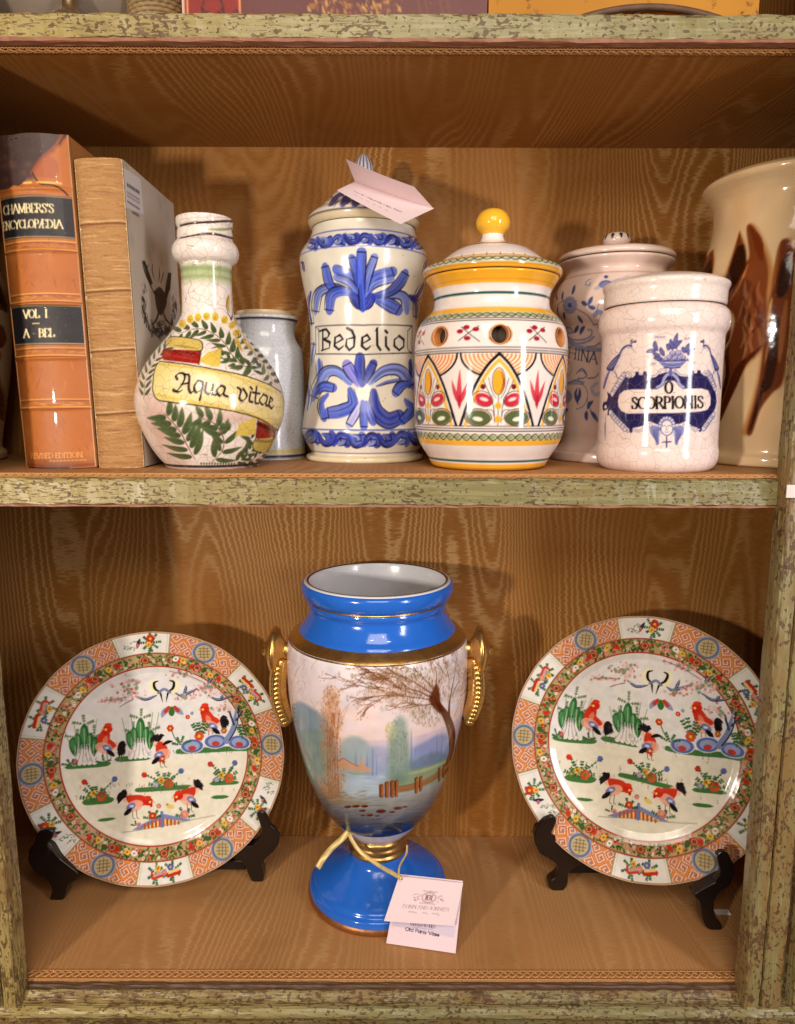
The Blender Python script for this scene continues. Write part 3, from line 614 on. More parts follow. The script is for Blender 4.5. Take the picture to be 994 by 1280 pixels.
for P in ([(232, 806), (226, 790), (242, 778), (262, 780), (268, 800), (254, 832), (230, 860), (214, 856)], [(214, 862), (240, 866), (256, 856)], [(266, 782), (288, 790), (286, 845), (296, 870), (312, 858)], [(252, 830), (288, 824)],
          [(330, 812), (312, 842), (322, 868), (342, 858)], [(330, 812), (352, 822), (346, 868), (338, 905)], [(370, 822), (364, 862), (378, 876)], [(402, 830), (396, 872), (412, 880)], [(378, 876), (396, 860)],
          [(438, 836), (418, 860), (432, 884), (452, 868)], [(438, 836), (456, 846), (452, 878), (470, 888)], [(518, 846), (532, 860), (525, 895), (540, 908), (560, 884), (544, 852)],
          [(578, 866), (572, 906), (586, 914)], [(578, 844), (584, 852)], [(606, 842), (600, 912), (614, 920)], [(588, 868), (620, 874)], [(638, 878), (620, 905), (634, 926), (650, 914)], [(638, 878), (656, 890), (650, 926), (662, 932)],
          [(672, 892), (664, 924), (677, 944), (686, 932)], [(672, 892), (682, 904), (666, 918)]):
    c.stroke(P, 12.5, (.07, .06, .08), 1, nib=nb, aa=.8)
c.band(1211, 1224, (.16, .12, .13), .95, 400, soft=3); c.band(1160, 1190, (.95, .91, .88), .0, 400)
c.grain(.018, 14)
M_AQ = glaze('crackled_faience', .13, .55, 105)
bot = empty('bottle', (L1.X, L1.Y, ZM), 'round crackled faience bottle with yellow banner reading Aqua vitae and green ferns', 'bottle')
L1.build('body', M_AQ, bot)
M_DARK = simple('dark_inside', (.05, .035, .025), .8)
lathe_plain('mouth', L1.X, L1.Y, [(L1.r[-1]*.98, L1.z[-1]+.0004), (L1.r[-1]*.80, L1.z[-1]-.001), (L1.r[-1]*.74, L1.z[-1]-.03), (.001, L1.z[-1]-.031)], M_DARK, bot)

# ---- small pale crackled jar behind
rows = [(1165, 168), (1158, 176), (1150, 178), (900, 180), (760, 180), (700, 178), (660, 170), (630, 152), (612, 144), (612, 144), (590, 140), (560, 142), (540, 148), (525, 157), (519, 159), (519, 159), (512, 154), (508, 140)]
L2 = Lathe(335, .206, hwp(rows, cx=640, **AQ), ZM, cell=.0014, paint=.001, base=(.83, .85, .88))
c = L2.cv.crop(**AQ); c.band(513, 522, (.18, .13, .14), 1, 660, soft=2); c.band(1140, 1156, (.86, .78, .38), .9, 690, soft=4); c.band(1166, 1178, (.15, .13, .15), 1, 690, soft=2)
jar = empty('jar', (L2.X, L2.Y, ZM), 'plain pale blue-grey crackled jar half hidden behind the round bottle', 'jar')
L2.build('body', glaze('pale_crackle', .15, .62, 190), jar)
lathe_plain('mouth', L2.X, L2.Y, [(L2.r[-1], L2.z[-1]), (L2.r[-1]*.95, L2.z[-1]+.0016), (L2.r[-1]*.9, L2.z[-1]+.001), (L2.r[-1]*.85, L2.z[-1]-.05), (.001, L2.z[-1]-.051)], simple('cream_lip', (.62, .48, .30), .3), jar)

# ---- tall blue and white jar
BD = dict(ox=360, oy=180, sc=3.05)
rows = [(1208, 212), (1203, 221), (1196, 223), (1188, 220), (1183, 210), (1183, 210), (1178, 203), (1160, 212), (1125, 229), (1098, 237), (1088, 238), (1075, 237), (1020, 230), (950, 219), (880, 211), (800, 206.5), (720, 206.5), (650, 211), (580, 223), (520, 235), (470, 243), (435, 245.5), (420, 243), (405, 237), (390, 228), (372, 215), (352, 204), (335, 198), (320, 196)]
L3 = Lathe(456.2, .178, hwp(rows, cx=292, **BD), ZM, base=(.885, .860, .800))
c = L3.cv; B1 = (.25, .34, .79); B2 = (.15, .21, .64); B3 = (.42, .50, .85); NV = (.07, .07, .22)
def petal(cv, P, w, col, out=True, off=.46):
    w = w*1.30
    cv.stroke(P, w, col, .80, 'petal'); Q = catmull(P, 8); T = np.gradient(Q, axis=0); nn = np.stack([-T[:, 1], T[:, 0]], 1)/(np.hypot(T[:, 0], T[:, 1])[:, None]+1e-9)
    for k in range(5): cv.stroke(Q+nn*w*random.uniform(-.34, .34), w*.13, tuple(np.clip(np.array(col)*random.choice((.62, .75, 1.35, 1.2)), 0, 1)), .60, 'both', smooth=False)
    if out:
        tp = TAPER['petal'](np.linspace(0, 1, len(Q)))[:, None]
        cv.stroke((Q+nn*w*off*tp)[2:], 10.5*cv.sc/5.847, NV, .92, 'both', smooth=False)
        if random.random() < .65: cv.stroke((Q-nn*w*off*tp)[4:], 9*cv.sc/5.847, NV, .85, 'both', smooth=False)
        if random.random() < .6: cv.stroke([Q[-1]+nn[-1]*w*off*tp[-1], Q[-1]-nn[-1]*w*off*tp[-1]], 9*cv.sc/5.847, NV, .85)
c.crop(370, 300, 5.847)
for P, w, k in (([(110, 380), (95, 480), (115, 610)], 36, B2), ([(60, 230), (50, 200), (45, 165)], 22, B2), ([(960, 140), (950, 190), (935, 250)], 26, B2), ([(830, 410), (880, 420), (930, 330)], 46, B2), ([(850, 420), (880, 470), (880, 560)], 44, B2),
    ([(400, 372), (280, 345), (170, 385), (140, 520)], 55, B3), ([(330, 372), (250, 330), (213, 195)], 52, B1), ([(440, 392), (330, 372), (262, 405), (244, 512)], 66, B1), ([(600, 410), (740, 400), (798, 430), (812, 515)], 58, B3), ([(570, 420), (680, 472), (748, 510)], 78, B1), ([(560, 412), (680, 382), (755, 320), (800, 245)], 60, B1),
    ([(480, 430), (400, 270), (296, 215)], 62, B1), ([(468, 442), (400, 320), (292, 272)], 42, B3), ([(505, 420), (570, 285), (708, 232)], 66, B1), ([(512, 402), (585, 325), (706, 290)], 36, B3),
    ([(485, 420), (440, 250), (408, 130)], 46, B1), ([(498, 420), (532, 250), (575, 125)], 48, B3), ([(487, 440), (472, 250), (480, 88)], 62, B1), ([(490, 505), (455, 470), (415, 410)], 56, B2), ([(490, 505), (525, 470), (552, 415)], 54, B2), ([(470, 330), (480, 420), (488, 510)], 34, B1)): petal(c, P, w, k)
c.crop(370, 430, 5.847)
for P, w, k in (([(85, 480), (95, 380), (85, 300)], 44, B1), ([(110, 160), (118, 80), (130, 0)], 34, B1), ([(160, 260), (172, 200), (168, 125)], 40, B1), ([(395, 285), (310, 205), (225, 205), (165, 300), (128, 385)], 72, B3), ([(135, 370), (200, 312), (275, 322)], 58, B1), ([(835, 270), (842, 200), (838, 130)], 40, B2), ([(540, 285), (640, 200), (760, 195), (850, 300)], 68, B3), ([(838, 290), (770, 305), (728, 358)], 58, B1), ([(590, 310), (660, 280), (760, 260)], 20, B3),
    ([(395, 335), (415, 440), (330, 490), (235, 505)], 78, B1), ([(232, 368), (186, 440), (208, 545)], 48, B1), ([(568, 350), (585, 480), (670, 560), (760, 530)], 96, B2), ([(800, 410), (845, 480), (775, 565)], 56, B1), ([(480, 420), (440, 500), (390, 590)], 52, (.62, .62, .88)), ([(515, 425), (540, 500), (565, 575)], 44, B1), ([(490, 420), (495, 500), (497, 605)], 48, B1),
    ([(475, 300), (410, 220), (372, 150)], 68, (.45, .44, .84)), ([(490, 300), (530, 215), (568, 140)], 52, B2), ([(485, 300), (465, 200), (468, 95)], 62, B2)): petal(c, P, w, k)
def scrolls(cv, x0, x1, y0, y1, n, yf=lambda x: 0.):
    for i in range(n):
        x = x0+(x1-x0)*(i+.5)/n; w = (x1-x0)/n; h = y1-y0; f = (1, -1)[i % 2]; ym = (y0+y1)/2+yf(x)
        petal(cv, [(x-.55*w, ym+f*.35*h), (x-.1*w, ym-f*.28*h), (x+.42*w, ym-f*.05*h), (x+.36*w, ym+f*.34*h)], h*.40, random.choice((B1, B2, B1)))
        petal(cv, [(x-.25*w, ym+f*.30*h), (x+.1*w, ym+f*.18*h), (x+.15*w, ym-f*.06*h)], h*.30, random.choice((B3, B1)))
        cv.stroke([(x-.3*w, ym-f*.2*h), (x-.05*w, ym-f*.42*h), (x+.2*w, ym-f*.3*h)], h*.07, NV, .8, 'both')
c.crop(**BD); scrolls(c, 62, 525, 335, 384, 9, lambda x: 26*((x-292)/220)**2); scrolls(c, 60, 520, 1100, 1160, 8, lambda x: -14*((x-292)/220)**2)
for y, w in ((322, 5), (386, 4)): c.band(y, y+w, (.34, .40, .74), .9, 292, soft=1.5)
for y, w in ((1088, 6), (1178, 3.5)): c.band(y, y+w, (.30, .36, .70), .85, 292, soft=1.5)
BX = [(105, 697), (290, 691), (474, 694), (474, 797), (290, 803), (106, 801), (105, 697)]
c.stroke(BX, 4.2, (.13, .13, .22), .9, smooth=False); c.stroke([(118, 703), (118, 796)], 3.5, (.15, .15, .22), .8); c.stroke([(457, 712), (457, 780), (474, 797)], 3.5, (.15, .15, .22), .8); c.stroke([(457, 712), (474, 694)], 3.5, (.15, .15, .22), .8); c.stroke([(105, 697), (122, 715)], 3, (.15, .15, .22), .7)
for P in ([(133, 708), (133, 784)], [(120, 714), (146, 706), (158, 722), (152, 738), (136, 744), (160, 756), (158, 778), (128, 788)], [(180, 738), (178, 770), (194, 784), (212, 770)], [(180, 738), (198, 728), (210, 744), (182, 760)],
          [(226, 702), (244, 712), (254, 735), (252, 772), (234, 786), (222, 770), (224, 744), (250, 738)], [(284, 738), (282, 770), (298, 784), (316, 770)], [(284, 738), (302, 728), (314, 744), (286, 760)],
          [(340, 704), (341, 768), (352, 784)], [(334, 712), (344, 700)], [(374, 736), (374, 770), (385, 784)], [(372, 712), (378, 719)], [(424, 732), (406, 746), (406, 770), (424, 786), (442, 772), (442, 746), (424, 732)]):
    c.stroke(P, 10.5, (.10, .09, .14), 1, nib=nb, smooth=False, aa=.8)
c.band(1184, 1230, (.86, .80, .66), .9, 292, soft=4)
for _ in range(26): c.ell(random.uniform(70, 500), random.uniform(400, 1210), 2, 2.4, (.45, .34, .22), .5)
c.grain(.02, 16)
M_BD = glaze('tin_glaze', .17, 0)
tj = empty('apothecary_jar', (L3.X, L3.Y, ZM), 'tall lidded blue and white jar with acanthus leaves, lettered Bedelio', 'jar')
L3.build('body', M_BD, tj)
rows = [(318, 190), (316, 202), (303, 210), (290, 213), (275, 209), (262, 196), (250, 176), (235, 160), (218, 143), (195, 120), (172, 90), (156, 55), (146, 30), (142, 22)]
L3b = Lathe(456.2, .178, hwp(rows, cx=292, **BD), None, cell=.0012, paint=.0009, base=(.86, .79, .66)); L3b.X = L3.X; c = L3b.cv.crop(**BD)
c.band(150, 238, (.89, .86, .81), 1, 290, soft=10)
for i in range(8): petal(c, [(120+i*45, 232), (140+i*45, 200), (165+i*42, 190)], 34, (.24, .22, .45))
c.band(240, 246, (.15, .13, .25), .8, 290, soft=2)
lid = L3b.build('lid', M_BD, tj)
zt_ = float(L3b.z[-1]); k_ = mpp((L3.X, L3.Y, zt_))/3.05
fin = Lathe.from_rz(L3.X, L3.Y, [(20*k_, zt_-.003), (24*k_, zt_+.002), (36*k_, zt_+20*k_), (39*k_, zt_+36*k_), (35*k_, zt_+58*k_), (24*k_, zt_+80*k_), (10*k_, zt_+97*k_), (2*k_, zt_+101*k_)], cell=.001, paint=.0007, base=(.90, .87, .80)); fin.direct()
for a_ in range(-100, 120, 25): fin.cv.stroke([(fin.to_canvas(radians(a_), .0)+(0, -2)), fin.to_canvas(radians(a_*.92), fin.S*.5), fin.to_canvas(radians(a_), fin.S*.98)], 2.4, (.25, .30, .62), .9)
fin.build('finial', M_BD, lid)
# folded card resting on the lid
M_CARD = glaze('card_stock', .75, 0, wob=0); M_CARD.node_tree.nodes['Principled BSDF'].inputs['Coat Weight'].default_value = 0
TG = lambda x, y: (410+x/7.1, 190+y/7.1)
def quad_sheet(A, B, C_, D_, n, m, bow=0.):   # A tl, B tr, C br, D bl
    u = np.linspace(0, 1, m)[None, :, None]; v = np.linspace(0, 1, n)[:, None, None]
    P = (A*(1-u)+B*u)*(1-v)+(D_*(1-u)+C_*u)*v; nr = np.cross(B-A, D_-A); nr = nr/np.linalg.norm(nr)
    return P+nr*(bow*(np.sin(pi*u)+0*v))
card = empty('price_card', at(470, 262, .09), 'folded pale pink price card lying on the lid of the tall Bedelio jar', 'card')
yF = L3.Y-float(L3b.r.max())-.004
p_bl = at(*TG(80, 340), yF+.006); p_tl = at(*TG(240, 262), yF+.034); p_fr = at(*TG(645, 640), yF-.034); p_rt = at(*TG(945, 500), yF-.006)
cv = Canvas(330, 170, (.90, .82, .83)); cv.k = 1
for i in range(52): cv.stroke([(52+i*4.4, 96+random.uniform(-2, 2)), (54+i*4.4, 99+random.uniform(-2, 4))], 3.0, (.34, .29, .34), .9 if random.random() < .75 else 0)
for i in range(22): cv.stroke([(95+i*5, 66), (95+i*5, 78+random.uniform(-4, 4))], 2.6, (.58, .46, .50), .6)
for i in range(30): cv.stroke([(60+i*6, 128), (63+i*6, 129)], 2.0, (.6, .5, .55), .55)
painted_sheet('card_leaf', quad_sheet(p_tl, p_rt, p_fr, p_bl, 34, 66, .0008), cv, M_CARD, card)
p_ul = at(*TG(160, 62), yF+.004); p_ur = at(*TG(765, 308), yF-.018); cv = Canvas(60, 40, (.88, .79, .80))
painted_sheet('card_leaf', quad_sheet(p_ul, p_ur, p_rt+(p_fr-p_rt)*.02, p_tl, 12, 30, -.0012), cv, M_CARD, card)
M_STR = simple('cream_string', (.7, .6, .45), .7)
b = MB(); q0 = at(*TG(425, 265), yF+.018); b.tube([q0, q0+(-.004, .010, .004), q0+(-.014, .022, .003), np.array([L3.X-.01, L3.Y-.02, zt_+.006])], .0007, 6); b.sphere(q0, .0022); b.build('string', M_STR, card, True)
# ---- pierced jar with arches
YJ = dict(ox=500, oy=250, sc=3.557)
rows = [(1192, 215), (1188, 236), (1180, 250), (1172, 256), (1140, 272), (1110, 292), (1080, 309), (1050, 320), (1010, 329), (950, 333), (850, 336), (750, 338), (660, 339), (620, 337), (585, 331), (560, 322), (540, 311), (520, 294), (503, 276), (490, 264), (470, 257), (440, 256), (415, 260), (395, 268), (375, 279), (360, 288), (350, 294), (343, 293), (341, 286)]
L4 = Lathe(609.8, .086, hwp(rows, cx=395, **YJ), ZM, base=(.925, .875, .850))
c = L4.cv.crop(**YJ); OY = (.93, .67, .18); BLK = (.07, .06, .07); TEAL = (.10, .30, .31); OR = (.90, .50, .24); CR = (.78, .16, .24); OLV = (.31, .36, .22)
X4 = 398; TILT = 12.
for y0, y1, k, a in ((296, 366, OY, 1), (474, 496, OY, .95), (1066, 1094, OY, .9), (1176, 1215, OY, .95), (404, 416, TEAL, 1), (1159, 1168, TEAL, .95), (494, 518, (.70, .74, .58), .8), (1040, 1070, (.76, .80, .64), .7)): c.band(y0, y1, k, a, X4, soft=3)
for y in (521, 530, 652, 663, 674, 1004, 1015, 1027): c.band(y, y+3.6, BLK, .92, X4, soft=1.2)
c.band(345, 350, (.80, .50, .10), .6, X4, soft=4)
L4.polar(500+X4/3.557); c.crop(0, 250, 1); c.sc = 1; yy = lambda y: y/3.557
c.k = L4.cv.k; S_ = 1/3.557; k0 = c.k
def D4(a0, pts): return [(a0+x/5.75, y/3.557) for x, y in pts]
def st(a0, pts, w, col, a=1., taper=None, **kw): c.stroke(D4(a0, pts), w*S_, col, a, taper, **kw)
def fl(a0, pts, col, a=1., **kw): c.fill(D4(a0, pts), col, a, **kw)
def el(a0, x, y, rx, ry, col, a=1., rot=0.):
    t = np.linspace(0, 2*pi, 18, endpoint=False); cc, q = cos(rot), sin(rot); fl(a0, [(x+cc*rx*cos(u)-q*ry*sin(u), y+q*rx*cos(u)+cc*ry*sin(u)) for u in t], col, a)
def ri(a0, x, y, rx, ry, w, col, rot=0.):
    t = np.linspace(0, 2*pi, 20); cc, q = cos(rot), sin(rot); st(a0, [(x+cc*rx*cos(u)-q*ry*sin(u), y+q*rx*cos(u)+cc*ry*sin(u)) for u in t], w, col, .9, smooth=False)
arches = [-108, -50, 6.2, 64, 122]
for a0 in arches:                       # orange shells behind the arches
    T = np.linspace(0, pi, 26); fl(a0, [(150*cos(u), 682+108*sin(u)) for u in T], (.93, .62, .40), .9)
    for r in range(24, 150, 17): st(a0, [(r*cos(u), 684+r*.72*sin(u)) for u in T], 7.5, (.97, .93, .88), .9, smooth=False)
    for r in range(15, 150, 17): st(a0, [(r*cos(u), 684+r*.72*sin(u)) for u in T], 6, OR, .75, smooth=False)
    st(a0, [(154*cos(u), 680+110*sin(u)) for u in T], 9, BLK, 1, smooth=False)
for a0 in arches:
    A = [(0, 682), (45, 735), (88, 815), (120, 900), (142, 970), (152, 1003)]; both = [(-x, y) for x, y in A[::-1]]+A
    fl(a0, both, (.935, .885, .855)); 
    for s_ in (-1, 1):
        st(a0, [(s_*x*.86, 710+(y-682)*.91) for x, y in A], 14, (.94, .70, .22), .95); st(a0, [(s_*x, y) for x, y in A], 12, BLK)
        st(a0, [(s_*10, 985), (s_*60, 935), (s_*118, 928)], 6, (.93, .62, .40), .8, 'both'); st(a0, [(s_*30, 998), (s_*90, 1000), (s_*125, 985)], 7, OR, .7, 'both')
        el(a0, s_*78, 968, 50, 33, OLV, 1, s_*-.06); el(a0, s_*78, 968, 48, 30, (.36, .41, .26), .5); el(a0, s_*80, 974, 21, 10, (.93, .93, .85), .95, -s_*.2); ri(a0, s_*79, 966, 54, 38, 3.2, BLK)
        el(a0, s_*58, 888, 37, 27, CR, 1, s_*-.55); el(a0, s_*56, 886, 18, 8, (.96, .86, .84), .95, s_*.35*-1); ri(a0, s_*60, 884, 42, 32, 2.8, BLK, s_*-.55)
        el(a0, s_*61, 830, 10, 12, (.42, .10, .09)); st(a0, [(s_*14, 960), (s_*22, 900), (s_*60, 800)], 2.8, BLK, .85, 'both'); st(a0, [(s_*10, 880), (s_*26, 850), (s_*40, 790)], 2.6, BLK, .7, 'both'); st(a0, [(s_*12, 990), (s_*20, 940), (s_*45, 930)], 2.6, BLK, .8)
    el(a0, 0, 808, 23, 56, OY); st(a0, [(10, 765), (20, 810), (8, 855)], 7, (.62, .16, .08), .9, 'both'); ri(a0, 0, 806, 25, 60, 3, (.25, .12, .08)); st(a0, [(0, 868), (0, 1000)], 3, BLK, .8)
    el(a0, 0, 915, 13, 14, OY); el(a0, 0, 975, 13, 15, OY)
for a0 in [x+29 for x in arches[:-1]]:
    st(a0, [(0, 920), (-2, 840), (0, 755)], 25, CR, .92, 'drop', col2=(.86, .30, .36)); st(a0, [(-4, 900), (-22, 850), (-36, 800)], 20, CR, .9, 'drop', col2=(.84, .28, .34)); st(a0, [(4, 900), (22, 850), (38, 805)], 20, CR, .9, 'drop', col2=(.84, .28, .34)); st(a0, [(0, 925), (0, 870)], 6, (.60, .08, .14), .8)
for k, (y, amp, per) in enumerate(((508, 9, 12.5), (1056, 15, 13.0))):   # leaf chains
    T = np.arange(-105, 106, 1.5)
    for j in np.arange(-105, 106, per/2): el(0, j*5.75+per*1.4, y, per*1.25, amp*.62, (.56, .62, .44), .9)
    st(0, [(t*5.75, y+amp*sin(2*pi*t/per)) for t in T], 3.6, BLK, .9, smooth=False); st(0, [(t*5.75, y-amp*sin(2*pi*t/per)) for t in T], 3.6, (.28, .10, .08), .85, smooth=False)
hole_phi = [-39, 6.5, 60]
for a0 in (-64, -15.5, 34, 86):          # little sprigs
    st(a0, [(-40, 622), (0, 590), (42, 558)], 3.2, BLK, .9); st(a0, [(-32, 560), (2, 590), (46, 628)], 3.2, BLK, .9)
    for x, y in ((-36, 580), (-10, 563), (30, 573), (-4, 612)): el(a0, x, y, 14, 10, (.62, .10, .18))
for a0 in hole_phi: ri(a0, 0, 596, 46, 44, 8, (.88, .55, .30)); ri(a0, 0, 596, 41, 40, 6, (.25, .15, .1))
c.crop(0, 0, 1)
L4.photo(); c.grain(.014, 15)
M_YJ = glaze('bright_majolica', .10, 0)
pj = empty('pierced_jar', (L4.X, L4.Y, ZM), 'white lidded jar with yellow knob, pierced holes and black arches over red tulips', 'jar')
zh = float(np.interp(L4.mapper(np.array([[500+X4/3.557, 250+596/3.557]]))[0, 1], (1-L4.s[::-1]/L4.S)*L4.cv.h, L4.z[::-1]))
rh = float(np.interp(zh, L4.zs, L4.rs)); hr = 41/3.557*mpp((L4.X, L4.Y-rh, zh)); holes = []
for a0 in hole_phi:
    an = L4.base_ang+radians(a0); holes.append((L4.X+rh*cos(an), L4.Y+rh*sin(an), zh, hr))
L4.build('body', M_YJ, pj, hole=holes)
M_CLAY = simple('orange_clay', (.60, .24, .07), .5, 0, 200, .2)
for (hx, hy, hz, r_) in holes:
    d_ = np.array([hx-L4.X, hy-L4.Y, 0]); d_ /= np.linalg.norm(d_); sx = np.array([-d_[1], d_[0], 0]); V = []; n_ = 28
    for off, rr in ((.0006, r_*1.06), (.0008, r_*.99), (-.002, r_*.94), (-.009, r_*.94)):
        for k in range(n_):
            u = 2*pi*k/n_; e = sx*rr*cos(u)+np.array([0, 0, 1])*rr*sin(u); p = np.array([hx, hy, hz])+e
            rad = np.array([p[0]-L4.X, p[1]-L4.Y]); rl = float(np.interp(p[2], L4.zs, L4.rs))+off; rad = rad/np.hypot(*rad)*rl; V.append((L4.X+rad[0], L4.Y+rad[1], p[2]))
    link('hole_rim', mesh_np('hole_rim', np.array(V), grid_faces(4, n_, True)), M_CLAY, pj)
lathe_plain('inner_wall', L4.X, L4.Y, [(.03, ZM+.012), (rh-.018, zh-.06), (rh-.0125, zh-.02), (rh-.0125, zh+.008), (.04, zh+.024), (.01, zh+.03)], M_DARK, pj)
rows = [(338, 280), (338, 300), (330, 306), (318, 309), (305, 306), (294, 292), (284, 262), (276, 236), (268, 228), (255, 212), (240, 192), (225, 168), (212, 140), (200, 104), (192, 70), (187, 58), (187, 58), (175, 52), (160, 47), (150, 50)]
L4b = Lathe(611.2, .086, hwp(rows, cx=400, **YJ), None, base=(.93, .88, .86)); L4b.X = L4.X; c = L4b.cv.crop(**YJ)
c.band(272, 345, OY, 1, 402, soft=4); c.band(322, 330, (.55, .30, .08), .7, 402, soft=2); c.band(272, 282, (.75, .48, .10), .6, 402, soft=4)
L4b.polar(500+402/3.557); c.crop(0, 250, 1); cq = c; c.k = L4b.cv.k
T = np.arange(-104, 105, 1.5); c = L4b.cv
c.band(yy(236), yy(256), (.93, .73, .30), .8, 0, soft=.6); c.band(yy(250), yy(272), (.72, .75, .62), .8, 0, soft=.8)
st(0, [(t*5.75, 256+8*sin(2*pi*t/14)) for t in T], 4, BLK, .9, smooth=False); st(0, [(t*5.75, 256-8*sin(2*pi*t/14)) for t in T], 4, BLK, .85, smooth=False)
for j in np.arange(-104, 105, 14): st(j, [(0, 244), (0, 232)], 4, (.55, .12, .12), .8)
c.band(yy(186), yy(191), (.3, .2, .2), .7, 0, soft=.4); L4b.photo()
plid = L4b.build('lid', M_YJ, pj)
zk = float(L4b.z[-1]); kk = mpp((L4.X, L4.Y, zk))/3.557
kn = Lathe.from_rz(L4.X, L4.Y, [(48*kk, zk-.001), (56*kk, zk+6*kk), (70*kk, zk+22*kk), (76*kk, zk+42*kk), (72*kk, zk+66*kk), (56*kk, zk+90*kk), (32*kk, zk+104*kk), (2*kk, zk+108*kk)], cell=.0014, base=(.95, .72, .20))
kn.build('knob', M_YJ, plid)

# ---- pale jar behind with blue flowers
CH = dict(ox=680, oy=180, sc=2.908)
rows = [(1140, 196), (1136, 205), (1120, 207), (1108, 204), (1100, 185), (1085, 170), (1060, 166), (1030, 170), (950, 172), (850, 172), (760, 172), (700, 176), (670, 184), (645, 198), (615, 213), (580, 218), (545, 214), (510, 200), (485, 184), (470, 177), (470, 177), (458, 182), (445, 195), (435, 204), (428, 206), (424, 200)]
L5 = Lathe(758.5, .186, hwp(rows, cx=238, **CH), ZM, cell=.0011, base=(.86, .765, .715))
c = L5.cv.crop(685, 280, 4.925); BL = (.26, .31, .52); BM = (.42, .47, .66); BP = (.58, .62, .74)
def leafp(P, w=26, k=BL): c.stroke(P, w, k, .9, 'leaf'); c.stroke(P, 2.4, (.16, .18, .34), .8)
for P in ([(60, 470), (50, 430), (62, 395)], [(88, 470), (90, 440), (92, 415)], [(62, 500), (60, 540), (70, 568)], [(100, 540), (100, 570), (108, 590)], [(150, 435), (158, 405), (165, 375)], [(240, 500), (225, 490), (208, 478)], [(248, 500), (262, 470), (275, 448)], [(250, 505), (270, 515), (292, 518)], [(185, 565), (200, 590), (215, 610)], [(160, 670), (175, 650), (188, 625)], [(198, 680), (210, 650), (228, 628)],
          [(180, 1010), (170, 1050), (185, 1110)], [(195, 1010), (195, 1050), (180, 1100)], [(245, 1140), (255, 1110), (278, 1090)], [(240, 1150), (235, 1180), (240, 1210)], [(262, 1150), (285, 1180), (310, 1220)], [(100, 1170), (110, 1150), (125, 1140)]): leafp(P)
c.stroke([(180, 525), (240, 560), (285, 620)], 5, BL); c.stroke([(100, 470), (75, 485), (60, 500)], 4, BL); c.stroke([(300, 560), (310, 500), (340, 480)], 4, BL); c.stroke([(175, 1140), (220, 1120), (245, 1050), (215, 990), (130, 985)], 4, BL, .9); c.stroke([(240, 1070), (250, 1110), (265, 1150)], 4, BL)
c.ell(135, 500, 42, 50, BP, .7); 
for u in np.linspace(0, 2*pi, 13)[:-1]: c.stroke([(135, 500), (135+42*cos(u), 500+50*sin(u))], 3.2, BL, .9); c.ring(135+36*cos(u), 500+42*sin(u), 9, 11, 2.5, BL, .8)
c.ell(135, 500, 13, 15, BL, .9); c.stroke([(290, 560), (310, 540), (335, 560), (325, 600)], 30, BM, .7)
c.stroke([(262, 340), (240, 350), (232, 372), (255, 378), (262, 362)], 6, BM); c.ell(355, 372, 42, 26, BM, .9); c.stroke([(315, 380), (350, 350), (400, 360)], 7, BL, .9); c.ell(358, 325, 13, 10, BL)
for x in range(0, 90, 14): c.stroke([(400+x, 355-x*.3), (412+x, 345-x*.3)], 6, BM, .8)
for x in range(0, 60, 12): c.stroke([(285+x*.8, 395-x*.6), (295+x*.8, 405-x*.3)], 5, BM, .7)
for P in ([(120, 690), (160, 712), (220, 710), (262, 690), (270, 655), (245, 650)], [(105, 640), (140, 640), (150, 665), (120, 672)], [(120, 700), (180, 735), (250, 720), (285, 690)], [(280, 620), (305, 615), (310, 640)], [(240, 755), (290, 750), (320, 730)]): c.stroke(P, 6.5, BL, .9); c.stroke([(x+4, y+5) for x, y in P], 12, BP, .5)
c.fill([(105, 690), (160, 735), (240, 757), (330, 760), (330, 785), (220, 780), (130, 745)], BM, .65); c.stroke([(110, 745), (190, 778), (330, 785)], 3.5, BL)
write(c, 'HINA', 122, 822, 66, (.24, .27, .42), 8.5, (1, .22), (.10, -1.), width=185)
write(c, 'C', 82, 806, 64, (.24, .27, .42), 8.5, (1, .22), (.10, -1.))
for P in ([(175, 920), (210, 890), (240, 930), (215, 950), (185, 950)], [(130, 975), (180, 960), (215, 985)], [(245, 950), (290, 945), (310, 920)], [(190, 905), (220, 905), (232, 925)]): c.stroke(P, 6.5, BL, .9)
c.stroke([(110, 985), (160, 970), (220, 975)], 16, BM, .6); c.fill([(105, 1020), (135, 1030), (150, 1070), (125, 1100), (105, 1090)], BM, .7, smooth=True); c.ring(125, 890, 22, 40, 4, BL, .7)
c.stroke([(300, 980), (270, 1010), (290, 1050), (330, 1040)], 22, BP, .7)
c.crop(**CH); c.band(462, 468, (.70, .58, .54), .7, 240, soft=3); c.grain(.02, 15)
M_CH = glaze('pink_white_glaze', .16, 0)
cj = empty('apothecary_jar', (L5.X, L5.Y, ZM), 'pinkish lidded jar with fine blue flowers standing behind the pierced jar', 'jar')
L5.build('body', M_CH, cj)
rows = [(421, 196), (418, 206), (410, 207), (402, 203), (394, 190), (386, 150), (381, 90), (379, 40), (376, 34)]
L5b = Lathe(761.5, .186, hwp(rows, cx=240, **CH), None, cell=.0016, base=(.87, .78, .73)); L5b.X = L5.X; cl = L5b.build('lid', M_CH, cj)
zk = float(L5b.z[-1]); kk = mpp((L5.X, L5.Y, zk))/2.908
kn = Lathe.from_rz(L5.X, L5.Y, [(36*kk, zk-.001), (38*kk, zk+4*kk), (47*kk, zk+16*kk), (48*kk, zk+28*kk), (42*kk, zk+42*kk), (28*kk, zk+50*kk), (2*kk, zk+53*kk)], cell=.0011, paint=.0007, base=(.88, .80, .75)); kn.direct()
for a_ in range(-96, 100, 38): p = kn.to_canvas(radians(a_), kn.S*.50); kn.cv.ell(p[0], p[1], 3.2, 3.6, (.13, .14, .22)); kn.cv.ell(p[0], p[1]+4, 1.6, 2.4, (.13, .14, .22))
